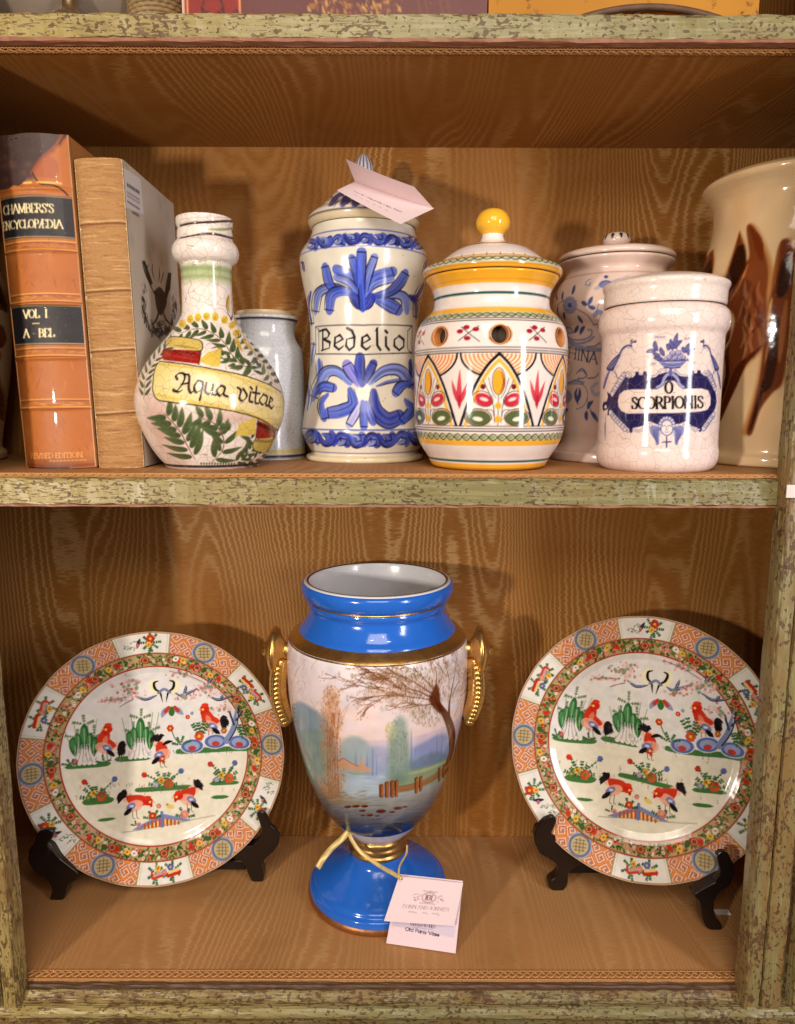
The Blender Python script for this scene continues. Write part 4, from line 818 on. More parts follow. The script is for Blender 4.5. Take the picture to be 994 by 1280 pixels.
kn.build('knob', M_CH, cl)

# ---- front jar with the navy cartouche
rows = [(1182, 178), (1178, 186), (1170, 196), (1155, 206), (1135, 211), (1110, 212), (1085, 208.5), (1000, 208.5), (850, 210), (720, 212), (700, 213), (690, 216), (675, 224), (655, 228), (635, 228), (615, 223), (602, 214), (592, 200)]
L6 = Lathe(818.5, .068, hwp(rows, cx=415, **CH), ZM, cell=.00085, paint=.0006, base=(.930, .850, .820))
c = L6.cv.crop(740, 400, 5.847); NAVY = (.135, .125, .33); PB = (.50, .52, .72); LB = (.70, .71, .82)
car = [(118, 560), (110, 525), (140, 545), (150, 525), (215, 435), (240, 415), (300, 420), (318, 400), (318, 378), (340, 378), (345, 400), (372, 402), (378, 376), (398, 376), (408, 408), (430, 418), (480, 400), (530, 385), (575, 372), (620, 390), (660, 408), (712, 412), (722, 368), (742, 368), (748, 390), (768, 390), (772, 366), (792, 366), (800, 392), (835, 405), (875, 480), (905, 535), (912, 600), (900, 650), (860, 700), (805, 780), (800, 818), (782, 815), (775, 790), (720, 772), (680, 740), (640, 760), (560, 765), (470, 762), (430, 740), (390, 770), (320, 785), (298, 790), (296, 822), (278, 825), (270, 795), (215, 740), (150, 665), (118, 700), (112, 690), (118, 650), (82, 665), (76, 625), (85, 600), (108, 595)]
c.fill(car, NAVY); c.ell(100, 635, 9, 14, (.93, .86, .83)); 
def hatch(P, w, n, k):
    Q = catmull(P, 10); 
    for i in np.linspace(2, len(Q)-3, n).astype(int):
        d = Q[i+1]-Q[i-1]; d = d/np.hypot(*d); e = np.array([-d[1], d[0]]); c.stroke([Q[i]-e*w*.4, Q[i]+e*w*.4+d*4], 5, k, .9)
for P in ([(148, 540), (190, 470), (235, 402)], [(135, 675), (185, 735), (245, 795)], [(890, 690), (850, 745), (818, 790)], [(850, 390), (878, 440), (900, 500)]):
    c.stroke(P, 46, (.20, .18, .36), 1); c.stroke(P, 38, (.88, .83, .84), 1); hatch(P, 44, 7, (.26, .26, .46)); c.stroke([(p[0]+10, p[1]+6) for p in P], 12, PB, .5)
for P in ([(240, 400), (262, 385), (285, 405), (270, 420)], [(420, 415), (465, 410), (505, 365), (540, 368)], [(610, 368), (640, 400), (690, 408)], [(300, 800), (330, 812), (370, 800), (400, 750), (435, 755), (425, 780)], [(670, 760), (690, 745), (720, 775), (750, 805), (785, 800)], [(850, 385), (835, 375), (815, 395), (840, 405)], [(250, 790), (268, 800), (262, 818)]):
    c.stroke(P, 17, (.25, .23, .42), .9); c.stroke(P, 10, (.93, .87, .85), 1)
c.fill([(190, 590), (200, 545), (235, 515), (300, 506), (470, 505), (515, 470), (545, 445), (600, 443), (630, 470), (670, 503), (800, 500), (850, 515), (868, 560), (866, 620), (845, 655), (790, 670), (600, 680), (260, 684), (215, 665), (193, 630)], (.935, .86, .825))
P = [(478, 492), (512, 470), (530, 425), (555, 398), (590, 398), (622, 425), (640, 468), (668, 492)]; c.stroke(P, 26, (.28, .27, .48), 1); c.stroke(P, 17, LB, 1); c.stroke(P, 5, PB, .9); c.ell(575, 385, 30, 14, PB); c.stroke([(575, 360), (575, 400)], 20, (.36, .36, .58))
write(c, 'O.', 533, 535, 84, (.05, .045, .06), 17, width=78); write(c, 'SCORPIONIS', 290, 650, 84, (.05, .045, .06), 17, (1, -.018), width=528)
# fruit basket
c.fill([(478, 295), (705, 290), (670, 322), (640, 352), (535, 355), (505, 325)], PB); c.stroke([(480, 296), (590, 300), (703, 291)], 9, (.30, .30, .52)); c.stroke([(510, 322), (590, 330), (670, 318)], 5, (.26, .26, .48)); c.stroke([(530, 345), (590, 352), (645, 345)], 9, (.22, .22, .44)); c.stroke([(540, 310), (650, 308)], 7, (.78, .76, .84), .8)
for x, y, r in ((565, 272, 22), (608, 272, 24), (648, 268, 24), (590, 245, 22), (632, 240, 22), (540, 285, 16), (672, 275, 16)): c.ell(x, y, r, r, (.22, .22, .45)); c.ell(x-1, y-2, r-4, r-4, (.72, .68, .80)); c.ell(x+4, y+5, r*.5, r*.45, PB, .7)
for P in ([(620, 215), (610, 160), (625, 95)], [(590, 220), (580, 180), (575, 140)], [(560, 220), (560, 195), (548, 175)], [(600, 210), (630, 170), (660, 150)], [(480, 225), (462, 190), (460, 152)], [(470, 225), (430, 225), (398, 235)], [(530, 265), (510, 230), (500, 200)], [(500, 270), (470, 255), (445, 240)], [(520, 285), (480, 280), (450, 275)], [(690, 235), (700, 200), (712, 170)], [(690, 240), (720, 225), (752, 208)], [(680, 240), (670, 215), (660, 200)], [(700, 250), (720, 245), (740, 248)]): c.stroke(P, 31, (.24, .24, .48), 1, 'leaf'); c.stroke(P, 18, PB, .8, 'leaf'); c.stroke(P, 3, (.2, .2, .42))
for x0, y0, s_ in ((455, 115, 1), (670, 130, 1), (415, 310, 1), (700, 280, 1)): c.stroke([(x0+i*9, y0+8+(9 if i % 2 else -7)+i*(.2 if x0 < 600 else (-1 if y0 < 200 else 5))) for i in range(10 if y0 < 200 else 7)], 4, (.36, .34, .55), .85)
# two crested birds
def bird(f, x0, w):
    m = lambda P: [(x0+f*(x-320)*w, y) for x, y in P]
    c.stroke(m([(130, 370), (105, 430), (88, 490)]), 36, (.24, .24, .46), 1, 'petal'); c.stroke(m([(128, 380), (105, 430), (90, 480)]), 20, PB, .9); c.fill(m([(105, 350), (150, 290), (205, 240), (225, 235), (200, 300), (190, 345), (150, 372), (115, 370)]), (.25, .25, .47), smooth=True)
    c.fill(m([(112, 348), (160, 295), (190, 270), (170, 320), (140, 352)]), PB, .9, smooth=True); c.fill(m([(205, 265), (222, 245), (205, 310), (185, 350), (160, 365)]), (.90, .85, .85), .9, smooth=True)
    for i in range(5): c.stroke(m([(120+i*10, 352-i*8), (160+i*9, 320-i*14)]), 3, (.18, .18, .40))
    c.stroke(m([(205, 255), (222, 215), (255, 192), (285, 190)]), 20, (.25, .25, .48)); c.stroke(m([(212, 255), (230, 220), (258, 200), (282, 198)]), 10, (.82, .79, .84)); c.stroke(m([(285, 192), (300, 215), (320, 238)]), 13, (.25, .25, .48), 1, 'out'); c.stroke(m([(288, 198), (302, 216), (314, 230)]), 6, (.9, .85, .84))
    c.stroke(m([(290, 175), (300, 160), (318, 158)]), 16, (.16, .16, .34), 1, 'in'); c.stroke(m([(288, 178), (284, 160), (292, 148)]), 12, (.16, .16, .34), 1, 'in'); c.ell(*m([(270, 207)])[0], 4, 4, (.1, .1, .2)); c.stroke(m([(150, 370), (165, 385), (180, 400), (185, 430)]), 4, (.25, .25, .47)); c.stroke(m([(170, 370), (180, 410), (200, 425)]), 4, (.25, .25, .47))
bird(1, 320, 1.0); bird(-1, 797, .62)
# cherub and cross
for s_ in (-1, 1):
    c.fill([(548+s_*x, y) for x, y in ((45, 790), (90, 770), (125, 785), (120, 830), (90, 870), (78, 915), (60, 905), (55, 850))], PB, 1, smooth=True)
    for i in range(4): c.stroke([(548+s_*(60+i*14), 790+i*5), (548+s_*(72+i*9), 850), (548+s_*(62+i*8), 905-i*10)], 5, (.24, .24, .46), .85, 'both')
c.ell(548, 785, 50, 62, (.26, .26, .48)); c.ell(548, 787, 42, 54, (.91, .85, .84))
for u in np.linspace(pi*.98, 2*pi*1.01, 9): c.ell(548+50*cos(u), 772+55*sin(u), 15, 16, (.26, .26, .48)); c.ell(548+50*cos(u), 771+55*sin(u), 11, 12, (.78, .77, .85))
for s_ in (-1, 1): c.stroke([(548+s_*32, 776), (548+s_*20, 770), (548+s_*8, 776)], 4, (.25, .24, .42)); c.ell(548+s_*48, 822, 11, 13, (.70, .70, .82))
c.stroke([(546, 780), (542, 800), (552, 803)], 3.5, (.35, .33, .5)); c.stroke([(536, 818), (548, 822), (560, 817)], 4, (.30, .28, .46)); c.stroke([(546, 855), (546, 930)], 9, (.24, .24, .47)); c.stroke([(515, 893), (578, 890)], 9, (.24, .24, .47))
c.stroke([(98, 745), (96, 800), (97, 880)], 17, (.34, .34, .56), .9, 'drop'); c.stroke([(100, 690), (98, 745)], 3.5, (.3, .3, .5))
c.grain(.015, 16)
M_SC = glaze('pink_crackle', .12, .40, 95)
sj = empty('apothecary_jar', (L6.X, L6.Y, ZM), 'pink crackled jar with navy cartouche lettered O. Scorpionis, nearest the front edge', 'jar')
L6.build('body', M_SC, sj)
rows = [(590, 205), (586, 212), (560, 213), (540, 214), (532, 216), (522, 220), (513, 221), (505, 216), (497, 200), (488, 172), (480, 130), (475, 70), (473, 4)]
L6b = Lathe(826.5, .068, hwp(rows, cx=430, **CH), None, cell=.0013, base=(.93, .865, .83)); L6b.X = L6.X; L6b.build('lid', glaze('fine_pink_crackle', .14, .42, 190), sj)

# ---- tall vases with brown drips
M_TV = glaze('honey_glaze', .10, 0, wob=.6)
def tall_vase(px, Y, label, mirror=False):
    rows = [(1150, 250), (1146, 262), (1136, 266), (1120, 266), (1112, 258), (1100, 252), (1060, 258), (900, 290), (760, 312), (640, 322), (560, 322), (480, 314), (400, 297), (330, 282), (260, 276), (210, 280), (180, 292), (160, 306), (145, 318), (134, 322), (126, 321), (120, 312)]
    L = Lathe(px, Y, hwp(rows, cx=905, **CH), ZM, cell=.0013, paint=.0009, base=(.875, .755, .585)); c = L.cv
    c.crop(680 + (px-977)/1., 180, 2.908); BR = (.30, .115, .035); DB = (.15, .055, .025); LT = (.62, .36, .16)
    f = (lambda P: [(1810-x, y) for x, y in P]) if mirror else (lambda P: P)
    for i in range(7): c.soft(random.uniform(620, 1000), random.uniform(200, 1100), 60, 140, random.choice(((.80, .62, .40), (.88, .76, .58))), .4)
    def drip(P, k=BR):
        P = [(x+random.uniform(-3, 3), y) for x, y in P]
        c.fill(f([(x+(x-sum(q[0] for q in P)/len(P))*.16, y) for x, y in P]), (.66, .42, .20), .8, smooth=True, aa=5)
        c.fill(f(P), k, .94, smooth=True, aa=2.5)
    def streaks(P, w, n):
        for _ in range(n):
            o = random.uniform(-.5, .5)*w; Q = [(x+o+random.uniform(-4, 4), y+random.uniform(-12, 12)) for x, y in P]
            c.stroke(f(Q), random.uniform(4, 10), random.choice((DB, (.42, .18, .06), (.58, .30, .11), (.22, .08, .03), (.74, .50, .28), LT)), random.uniform(.35, .85), 'both')
    drip([(735, 318), (752, 370), (760, 425), (772, 400), (762, 302), (790, 308), (836, 440), (834, 560), (838, 640), (816, 735), (760, 800), (722, 880), (692, 950), (670, 1002), (654, 996), (660, 930), (680, 860), (686, 800), (678, 765), (700, 690), (716, 640), (692, 598), (645, 612), (655, 560), (690, 470), (715, 390)], (.46, .225, .10))
    for _ in range(26): x = random.uniform(735, 815); y = random.uniform(470, 730); c.stroke(f([(x, y), (x+random.uniform(-12, 16), y+35), (x+random.uniform(-22, 14), y+80)]), random.uniform(6, 15), random.choice(((.72, .50, .36), (.60, .36, .22), (.34, .14, .06), (.80, .62, .46), (.50, .26, .13))), random.uniform(.4, .8), 'both')
    c.fill(f([(728, 370), (752, 370), (757, 440), (728, 500), (695, 545), (660, 598), (648, 600), (662, 550), (690, 480), (712, 410)]), DB, .92, smooth=True, aa=3); c.stroke(f([(738, 325), (730, 368)]), 9, (.40, .16, .05), .9, 'in'); c.stroke(f([(775, 305), (800, 350), (815, 420)]), 30, (.42, .17, .055), .9, 'both'); c.stroke(f([(765, 440), (735, 510), (700, 570)]), 10, (.76, .52, .34), .75, 'both')
    for P, w_ in (([(815, 735), (750, 800), (715, 880), (665, 995)], 20), ([(800, 745), (730, 810), (700, 880), (664, 980)], 14), ([(686, 770), (690, 840), (668, 930)], 18), ([(700, 690), (690, 760), (700, 800)], 12)): c.stroke(f(P), w_, random.choice((DB, (.30, .11, .035))), .85, 'both')
    c.fill(f([(650, 650), (660, 612), (690, 602), (712, 625), (712, 670), (690, 735), (662, 752), (648, 700)]), (.86, .73, .55), .95, smooth=True, aa=3); c.fill(f([(662, 665), (685, 652), (703, 672), (694, 715), (672, 742), (652, 712)]), (.50, .24, .10), .95, smooth=True, aa=3); c.stroke(f([(668, 735), (690, 715), (700, 680)]), 9, DB, .8, 'both')
    drip([(636, 384), (622, 398), (588, 448), (566, 492), (600, 502), (632, 482), (638, 430)], (.44, .19, .07)); c.fill(f([(600, 462), (632, 420), (631, 478), (604, 488)]), DB, .95, smooth=True)
    drip([(913, 342), (882, 358), (864, 450), (850, 545), (836, 620), (822, 740), (806, 850), (784, 960), (763, 1046), (782, 1052), (812, 965), (850, 906), (886, 868), (908, 760), (938, 600), (948, 430)], (.40, .18, .075))
    c.fill(f([(912, 390), (884, 440), (868, 545), (898, 550), (925, 470)]), DB, .95, smooth=True, aa=3); c.fill(f([(862, 600), (846, 700), (826, 830), (812, 900), (850, 880), (872, 780), (880, 660)]), (.17, .06, .025), .92, smooth=True, aa=3); c.stroke(f([(852, 560), (842, 620), (838, 660)]), 12, (.84, .68, .48), .9, 'both'); c.stroke(f([(905, 570), (890, 680), (880, 790)]), 22, (.62, .38, .22), .8, 'both'); c.stroke(f([(885, 365), (868, 450), (858, 530)]), 8, (.60, .32, .13), .9, 'both'); c.stroke(f([(822, 860), (800, 950), (773, 1040)]), 14, DB, .85, 'both'); c.stroke(f([(840, 720), (826, 800)]), 7, (.74, .50, .30), .8, 'both')
    for dx in (120, 260): drip([(900+dx, 360), (930+dx, 480), (920+dx, 700), (880+dx, 900), (860+dx, 1000), (850+dx, 880), (870+dx, 640), (880+dx, 460)])
    c.crop(**CH); c.grain(.03, 20)
    e = empty('vase', (L.X, L.Y, ZM), label, 'vase'); L.build('body', M_TV, e)
    lathe_plain('mouth', L.X, L.Y, [(L.r[-1], L.z[-1]), (L.r[-1]*.97, L.z[-1]+.002), (L.r[-1]*.90, L.z[-1]-.002), (L.r[-1]*.82, L.z[-1]-.06), (L.r[-1]*.9, L.z[-1]-.2), (.001, L.z[-1]-.21)], simple('honey_inside', (.42, .27, .12), .3), e)
    return L
tall_vase(969, .142, 'tall honey glazed vase with long brown drips at the right end of the middle shelf')
tall_vase(-93, .145, 'drip glazed vase, only a sliver showing left of the encyclopedia at the photo edge', True)
# ------------------------------------------------------------------ two old books
def atx(px, py, X):
    r = ray(px, py); return CAM + r*((X-CAM[0])/r[..., 0])[..., None]
M_LEATH = glaze('polished_calf', .52, 0, wob=1.0); M_CLOTH = glaze('rough_canvas', .8, 0, wob=0); M_PAPERCOV = glaze('paper_boards', .6, 0, wob=0)
for m_ in (M_CLOTH, M_PAPERCOV): m_.node_tree.nodes['Principled BSDF'].inputs['Coat Weight'].default_value = 0
M_PAGES = simple('page_edges', (.50, .38, .22), .9, 0, 300, .3)
M_CALF = simple('calf_cover', (.40, .165, .050), .4, 0, 60, .3, .2)
def plane_canvas(X0, X1, Z0, Z1, Y, res, base):
    cv = Canvas((X1-X0)/res, (Z1-Z0)/res, base)
    def mp(P):
        q = at(P[..., 0], P[..., 1], Y); return np.stack([(q[..., 0]-X0)/(X1-X0)*cv.w, (Z1-q[..., 2])/(Z1-Z0)*cv.h], -1)
    cv.mapper = mp; cv.k = mpp(((X0+X1)/2, Y, (Z0+Z1)/2))/res; return cv
YB = .045
BK = dict(ox=0, oy=150, sc=2.725)
xa = at(32, 585, YB+.009)[0]; xb = at(119, 585, YB+.006)[0]; ztop = at(82, 166, YB)[2]
cv = plane_canvas(xa, xb, ZM, ztop, YB, .0006, (.700, .395, .150)); c = cv.crop(**BK)
for _ in range(40): c.soft(random.uniform(0, 320), random.uniform(200, 1180), random.uniform(15, 60), random.uniform(15, 70), random.choice(((.62, .33, .12), (.80, .52, .26), (.70, .40, .16))), .35)
for _ in range(70): c.ell(random.uniform(10, 320), random.uniform(400, 1180), 1.5, 1.5, (.35, .17, .08), .6)
RG = random.Random(5); tear = [(240, 45), (226, 60), (218, 78), (205, 86), (196, 104), (180, 116), (170, 134), (152, 150), (146, 166), (130, 182), (136, 194), (116, 200), (104, 214), (92, 222), (70, 221), (40, 229), (10, 226), (-40, 236)]
c.fill([(-40, 20), (225, 20)]+[(x+RG.uniform(-5, 5), y+RG.uniform(-3, 3)) for x, y in tear], (.235, .145, .125)); c.stroke([(x+5, y+4) for x, y in tear[:14]], 6, (.62, .30, .14), .8)
for _ in range(22): c.soft(random.uniform(0, 130), random.uniform(45, 210), 22, 16, random.choice(((.40, .27, .20), (.22, .14, .15), (.36, .25, .24))), .5)
c.fill([(160, 140), (190, 120), (215, 150), (205, 195), (150, 192), (135, 185)], (.62, .30, .17), .6, smooth=True); c.stroke([(232, 30), (205, 88), (165, 132), (132, 180)], 9, (.55, .25, .10), .9)
c.stroke([(135, 180), (145, 200), (160, 218), (200, 222), (225, 235), (240, 252)], 5, (.16, .07, .04), .95)
c.stroke([(105, 215), (130, 213)], 6, (.95, .75, .38), .9); c.stroke([(150, 213), (222, 213)], 6, (.95, .75, .38), .8)
def lab(y0, y1, k=(.10, .085, .105)):
    c.fill([(-60, y0+4), (100, y0), (300, y0+4), (330, y1+2), (100, y1), (-60, y1+4)], k); c.soft(150, (y0+y1)/2, 90, 40, (.20, .13, .13), .5)
    for y in (y0+4, y1-4): c.stroke([(-60, y+3), (100, y), (330, y+3)], 3, (.78, .68, .45), .85)
for _ in range(120): x = random.uniform(-20, 330); y = random.uniform(230, 1180); c.stroke([(x, y), (x+random.uniform(-18, 18), y+random.uniform(5, 40))], random.uniform(1.5, 3.5), random.choice(((.42, .20, .07), (.84, .58, .32), (.35, .16, .06))), random.uniform(.2, .55), 'both')
for y in (425, 602, 788, 963): [c.stroke([(x, y+random.uniform(-10, 10)), (x+random.uniform(10, 40), y+random.uniform(-8, 8))], random.uniform(3, 8), random.choice(((.86, .64, .40), (.48, .24, .10))), .45, 'both') for x in np.linspace(-10, 310, 14)]
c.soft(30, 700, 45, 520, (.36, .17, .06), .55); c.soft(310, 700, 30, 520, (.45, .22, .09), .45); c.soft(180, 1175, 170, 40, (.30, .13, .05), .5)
lab(255, 400); lab(628, 764)
GOLD_T = (.95, .88, .66)
write(c, "CHAMBERS'S", 19, 314, 30, GOLD_T, 5.0, (1, .012), (-.03, -1), width=182); write(c, 'ENCYCLOPQDIA', 12, 366, 28, GOLD_T, 4.8, (1, .012), (-.03, -1), width=214)
write(c, 'VOL. I.', 88, 672, 27, GOLD_T, 6.0, width=94); c.stroke([(122, 692), (146, 692)], 3, GOLD_T); write(c, 'A - BEL.', 86, 738, 27, GOLD_T, 6.0, width=118)
write(c, 'REVISED EDITION.', 96, 1150, 17, (.90, .66, .34), 3.0, width=184, a=.75); 
for x in range(170, 284, 12): c.stroke([(x, 1160), (x+6, 1160)], 4, (.92, .70, .40), .6)
for y in (412, 440, 590, 615, 775, 800, 950, 976): c.stroke([(-30, y+4), (150, y), (340, y+4)], 3.4, (.93, .70, .36), .8); c.stroke([(-30, y+9), (150, y+5), (340, y+9)], 4, (.42, .20, .08), .55)
c.stroke([(80, 1172), (200, 1178), (330, 1176)], 10, (.45, .2, .08), .6); c.stroke([(90, 1184), (160, 1186), (230, 1186)], 9, (.10, .05, .04), .9)
nr, nc = 420, 110; u = np.linspace(-1, 1, nc)[None, :]; v = np.linspace(0, 1, nr)[:, None]; zz = ztop+(ZM-ztop)*v
bands = sum(.0016*np.exp(-((v-t)/.006)**2) for t in ((425-45)/1135, (602-45)/1135, (788-45)/1135, (963-45)/1135, .155))
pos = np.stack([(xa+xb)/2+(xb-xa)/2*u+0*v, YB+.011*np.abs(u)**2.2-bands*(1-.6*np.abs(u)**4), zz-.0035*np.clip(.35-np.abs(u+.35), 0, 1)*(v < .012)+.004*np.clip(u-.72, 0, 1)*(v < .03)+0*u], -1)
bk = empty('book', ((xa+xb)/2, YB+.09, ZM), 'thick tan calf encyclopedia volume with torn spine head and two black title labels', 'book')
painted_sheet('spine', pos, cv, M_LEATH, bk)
b = MB(); b.box(xb-.0035, xb, YB+.010, YB+.176, ZM+.0005, ztop+.001); bevel(b.build('cover', M_CALF, bk), .0008)
b = MB(); b.box(xa, xa+.0035, YB+.010, YB+.176, ZM+.0005, ztop+.001); bevel(b.build('cover', M_CALF, bk), .0008)
b = MB(); b.box(xa+.0036, xb-.0036, YB+.0115, YB+.170, ZM+.004, ztop-.004); b.build('page_block', M_PAGES, bk)
bk.rotation_euler = (0, -radians(1.4), 0)
# book 2: canvas spine, paper boards with an engraved emblem
Y2 = .052; xa2 = at(121.5, 584, Y2)[0]; xb2 = at(183, 583, Y2)[0]-.004; zt2 = at(148, 197, Y2)[2]; ZC0 = ZM+.001
cv = plane_canvas(xa2, xb2, ZM, zt2, Y2, .0007, (.67, .495, .300)); c = cv.crop(**BK)
for i in range(620): x = random.uniform(230, 470); y = random.uniform(110, 1190); c.stroke([(x, y), (x+random.uniform(25, 80), y+random.uniform(-4, 4))], random.uniform(2, 3.6), random.choice(((.56, .39, .21), (.88, .73, .51), (.66, .48, .29), (.48, .31, .16))), .50, 'both')
for y in (352, 582, 785, 1000): c.stroke([(240, y), (330, y+3), (480, y-4)], 6, (.40, .22, .10), .85); c.stroke([(240, y-7), (330, y-5), (480, y-11)], 5, (.92, .78, .56), .5)
nr, nc = 420, 90; u = np.linspace(-1, 1, nc)[None, :]; v = np.linspace(0, 1, nr)[:, None]
rough = RNG.normal(0, 1, (nr, nc)); rough = (rough+np.roll(rough, 1, 1)+np.roll(rough, 2, 1)+np.roll(rough, 3, 1)+np.roll(rough, 4, 1)+np.roll(rough, 5, 1))/2.4
cords = sum(.0011*np.exp(-((v-t)/.004)**2) for t in ((352-125)/1060, (582-125)/1060, (785-125)/1060, (1000-125)/1060))
pos = np.stack([(xa2+xb2)/2+(xb2-xa2)/2*u+0*v, Y2+.006*np.abs(u)**4-rough*.00030+cords, zt2+(ZM-zt2)*v+0*u], -1)
b2 = empty('book', ((xa2+xb2)/2, Y2+.09, ZM), 'book with ribbed raw canvas spine, pale boards and dark engraved emblem, beside the encyclopedia', 'book')
painted_sheet('spine', pos, cv, M_CLOTH, b2)
YC1 = Y2+.165; XC = xb2+.0006
cv = Canvas((YC1-Y2-.006)/.0007, (zt2-ZM)/.0007, (.76, .715, .66)); 
def mpc(P):
    q = atx(P[..., 0], P[..., 1], XC); return np.stack([(q[..., 1]-Y2-.006)/(YC1-Y2-.006)*cv.w, (zt2-q[..., 2])/(zt2-ZM)*cv.h], -1)
cv.mapper = mpc; cv.k = .0009/.0007; c = cv.crop(**BK); cv.squeeze = lambda v: 1.
for _ in range(60): c.soft(random.uniform(420, 610), random.uniform(150, 1100), 10, 35, random.choice(((.60, .54, .48), (.76, .72, .67), (.66, .60, .56))), .4)
c.fill([(350, 60), (432, 118), (452, 430), (496, 1190), (380, 1230)], (.46, .31, .17)); c.stroke([(433, 118), (452, 430), (496, 1190)], 3, (.25, .15, .08), .8)
for i in range(60): y = random.uniform(140, 1180); c.stroke([(390+y*.05, y), (430+y*.05, y+3)], 3, random.choice(((.36, .23, .12), (.55, .38, .22))), .5)
c.fill([(435, 160), (500, 205), (508, 325), (445, 300)], (.84, .82, .82)); 
for i, (y, k) in enumerate(((222, 1), (228, 1), (250, .6), (262, .6), (282, .9))):
    for j in range(6): c.stroke([(455+j*7, y+j*4.6), (459+j*7, y+2+j*4.6)], 5, (.20, .18, .22), .85*k)
c.stroke([(470, 318), (492, 330)], 7, (.3, .26, .24), .7)
INK2 = (.12, .10, .09)
for P, w_ in (([(500, 488), (508, 520), (524, 560), (536, 590)], 7), ([(592, 528), (590, 560), (580, 600), (572, 630)], 10), ([(536, 590), (552, 600), (560, 630), (556, 665)], 13), ([(556, 640), (545, 680), (530, 700)], 7), ([(560, 640), (575, 680), (592, 700)], 7), ([(572, 620), (560, 600), (548, 590)], 9),
    ([(534, 492), (533, 520), (540, 545)], 4), ([(556, 505), (557, 530), (552, 555)], 4), ([(520, 530), (516, 510), (520, 495)], 4), ([(560, 560), (566, 540), (572, 520)], 4)): c.stroke(P, w_*1.7, INK2, .95, 'both')
c.fill([(538, 585), (556, 572), (572, 590), (580, 615), (572, 650), (556, 668), (544, 640)], INK2, .88, smooth=True); c.fill([(500, 484), (509, 482), (534, 560), (526, 566)], INK2, .95); c.fill([(586, 522), (597, 524), (592, 580), (576, 606), (572, 596)], INK2, .95)
for _ in range(210):
    t = random.uniform(-.3, pi+.3); x = 553+56*cos(t)*random.uniform(.82, 1.06); y = 640+105*sin(t)*random.uniform(.85, 1.05)
    c.stroke([(x, y), (x+random.uniform(-4, 4), y-random.uniform(7, 18))], random.uniform(3.5, 7), INK2, .85, 'leaf', n=3)
for _ in range(34): x = 497+random.uniform(0, 14); y = random.uniform(560, 690); c.stroke([(x, y), (x+random.uniform(-3, 5), y-10)], 3, INK2, .8, 'leaf', n=3)
for _ in range(40): x = random.uniform(520, 596); y = random.uniform(690, 748); c.ring(x, y, 3, 6, 3.2, INK2, .85)
nr, nc = 300, 110; V_ = np.zeros((nr, nc, 3)); V_[..., 0] = XC; V_[..., 1] = np.linspace(Y2+.006, YC1, nc)[None]; V_[..., 2] = np.linspace(zt2, ZC0, nr)[:, None]
painted_sheet('cover', V_, cv, M_PAPERCOV, b2)
b = MB(); b.box(xb2-.003, xb2, Y2+.0055, YC1, ZC0, zt2-.0005); b.box(xa2, xa2+.003, Y2+.0055, YC1, ZC0, zt2-.0005); b.build('board', M_PAGES, b2)
b = MB(); b.box(xa2+.0032, xb2-.0032, Y2+.0085, YC1-.004, ZM+.003, zt2-.003); b.build('page_block', M_PAGES, b2)
b2.rotation_euler = (0, -radians(1.2), 0)
# ------------------------------------------------------------------ blue and gold vase with a painted landscape
V3 = dict(ox=320, oy=680, sc=3.106); V4 = dict(ox=340, oy=900, sc=3.313); V5 = dict(ox=360, oy=790, sc=4.142)
YV = .148; PXV = 472.5
def rows_px(*groups):
    out = []
    for (ox, oy, sc), rows in groups: out += [(oy+y/sc, h/sc) for y, h in rows]
    return out
k3, k4, k5 = (320, 680, 3.106), (340, 900, 3.313), (360, 790, 4.142)
def gold(name, col=(.62, .36, .11), rough=.30):
    n = N(name); v = n.obj(); f = n.noise(v, 90, 5, .65); w = n.ramp(n.noise(v, 40, 5, .7), .56, .72)
    c = n.mix(f, tuple(x*.7 for x in col), tuple(min(1, x*1.25) for x in col)); c = n.mix(n.math('MULTIPLY', w, .45), c, (.20, .11, .045))
    n.bump(f, .2, .0008); return n.set(c, n.math('ADD', n.math('MULTIPLY', f, .22), rough-.08), .92)
M_GOLD = gold('worn_gilding'); M_BRGOLD = gold('bright_gilding', (.70, .42, .12), .26)
def porcelain(name, col, rough=.08):
    n = N(name); v = n.obj(); f = n.noise(v, 25, 4); c = n.mix(f, tuple(x*.86 for x in col), tuple(min(1, x*1.12) for x in col))
    sc_ = n.ramp(n.noise(n.obj((1, 1, .15)), 260, 3, .6), .70, .76); c = n.mix(n.math('MULTIPLY', sc_, .25), c, (.35, .45, .62))
    sm = n.ramp(n.noise(v, 14, 5, .7), .45, .75); n.bump(n.noise(v, 70, 3), .22, .0008); return n.set(c, n.math('ADD', n.math('MULTIPLY', sm, .16), n.math('ADD', n.math('MULTIPLY', f, .10), rough-.03)), 0, coat=.15, spec=.55)
M_BLUE = porcelain('celeste_blue_enamel', (.018, .135, .60)); M_WHITE = porcelain('white_porcelain', (.74, .74, .76), .12)
vase = empty('vase', (at(PXV, 1110, YV)[0], YV, 0), 'blue and gilt porcelain vase painted with a river landscape, standing in the middle below', 'vase')
body = Lathe(PXV, YV, rows_px((k5, [(1022, 122), (1016, 142), (1005, 160), (980, 186), (950, 213), (900, 256), (850, 291), (800, 319), (750, 342), (690, 366), (620, 388), (560, 404), (500, 419), (440, 433), (370, 447), (300, 457), (220, 464), (150, 467), (80, 466), (30, 462), (5, 455)])), None, cell=.0009, paint=.0006, base=(.84, .82, .84))
X0v = body.X; c = body.cv.crop(*k5)
def grad(y0, y1, c0, c1, n=22):
    for i in range(n):
        t = i/(n-1); c.band(y0+(y1-y0)*i/n, y0+(y1-y0)*(i+1)/n+3, tuple(np.array(c0)*(1-t)+np.array(c1)*t), 1, 468, soft=8)
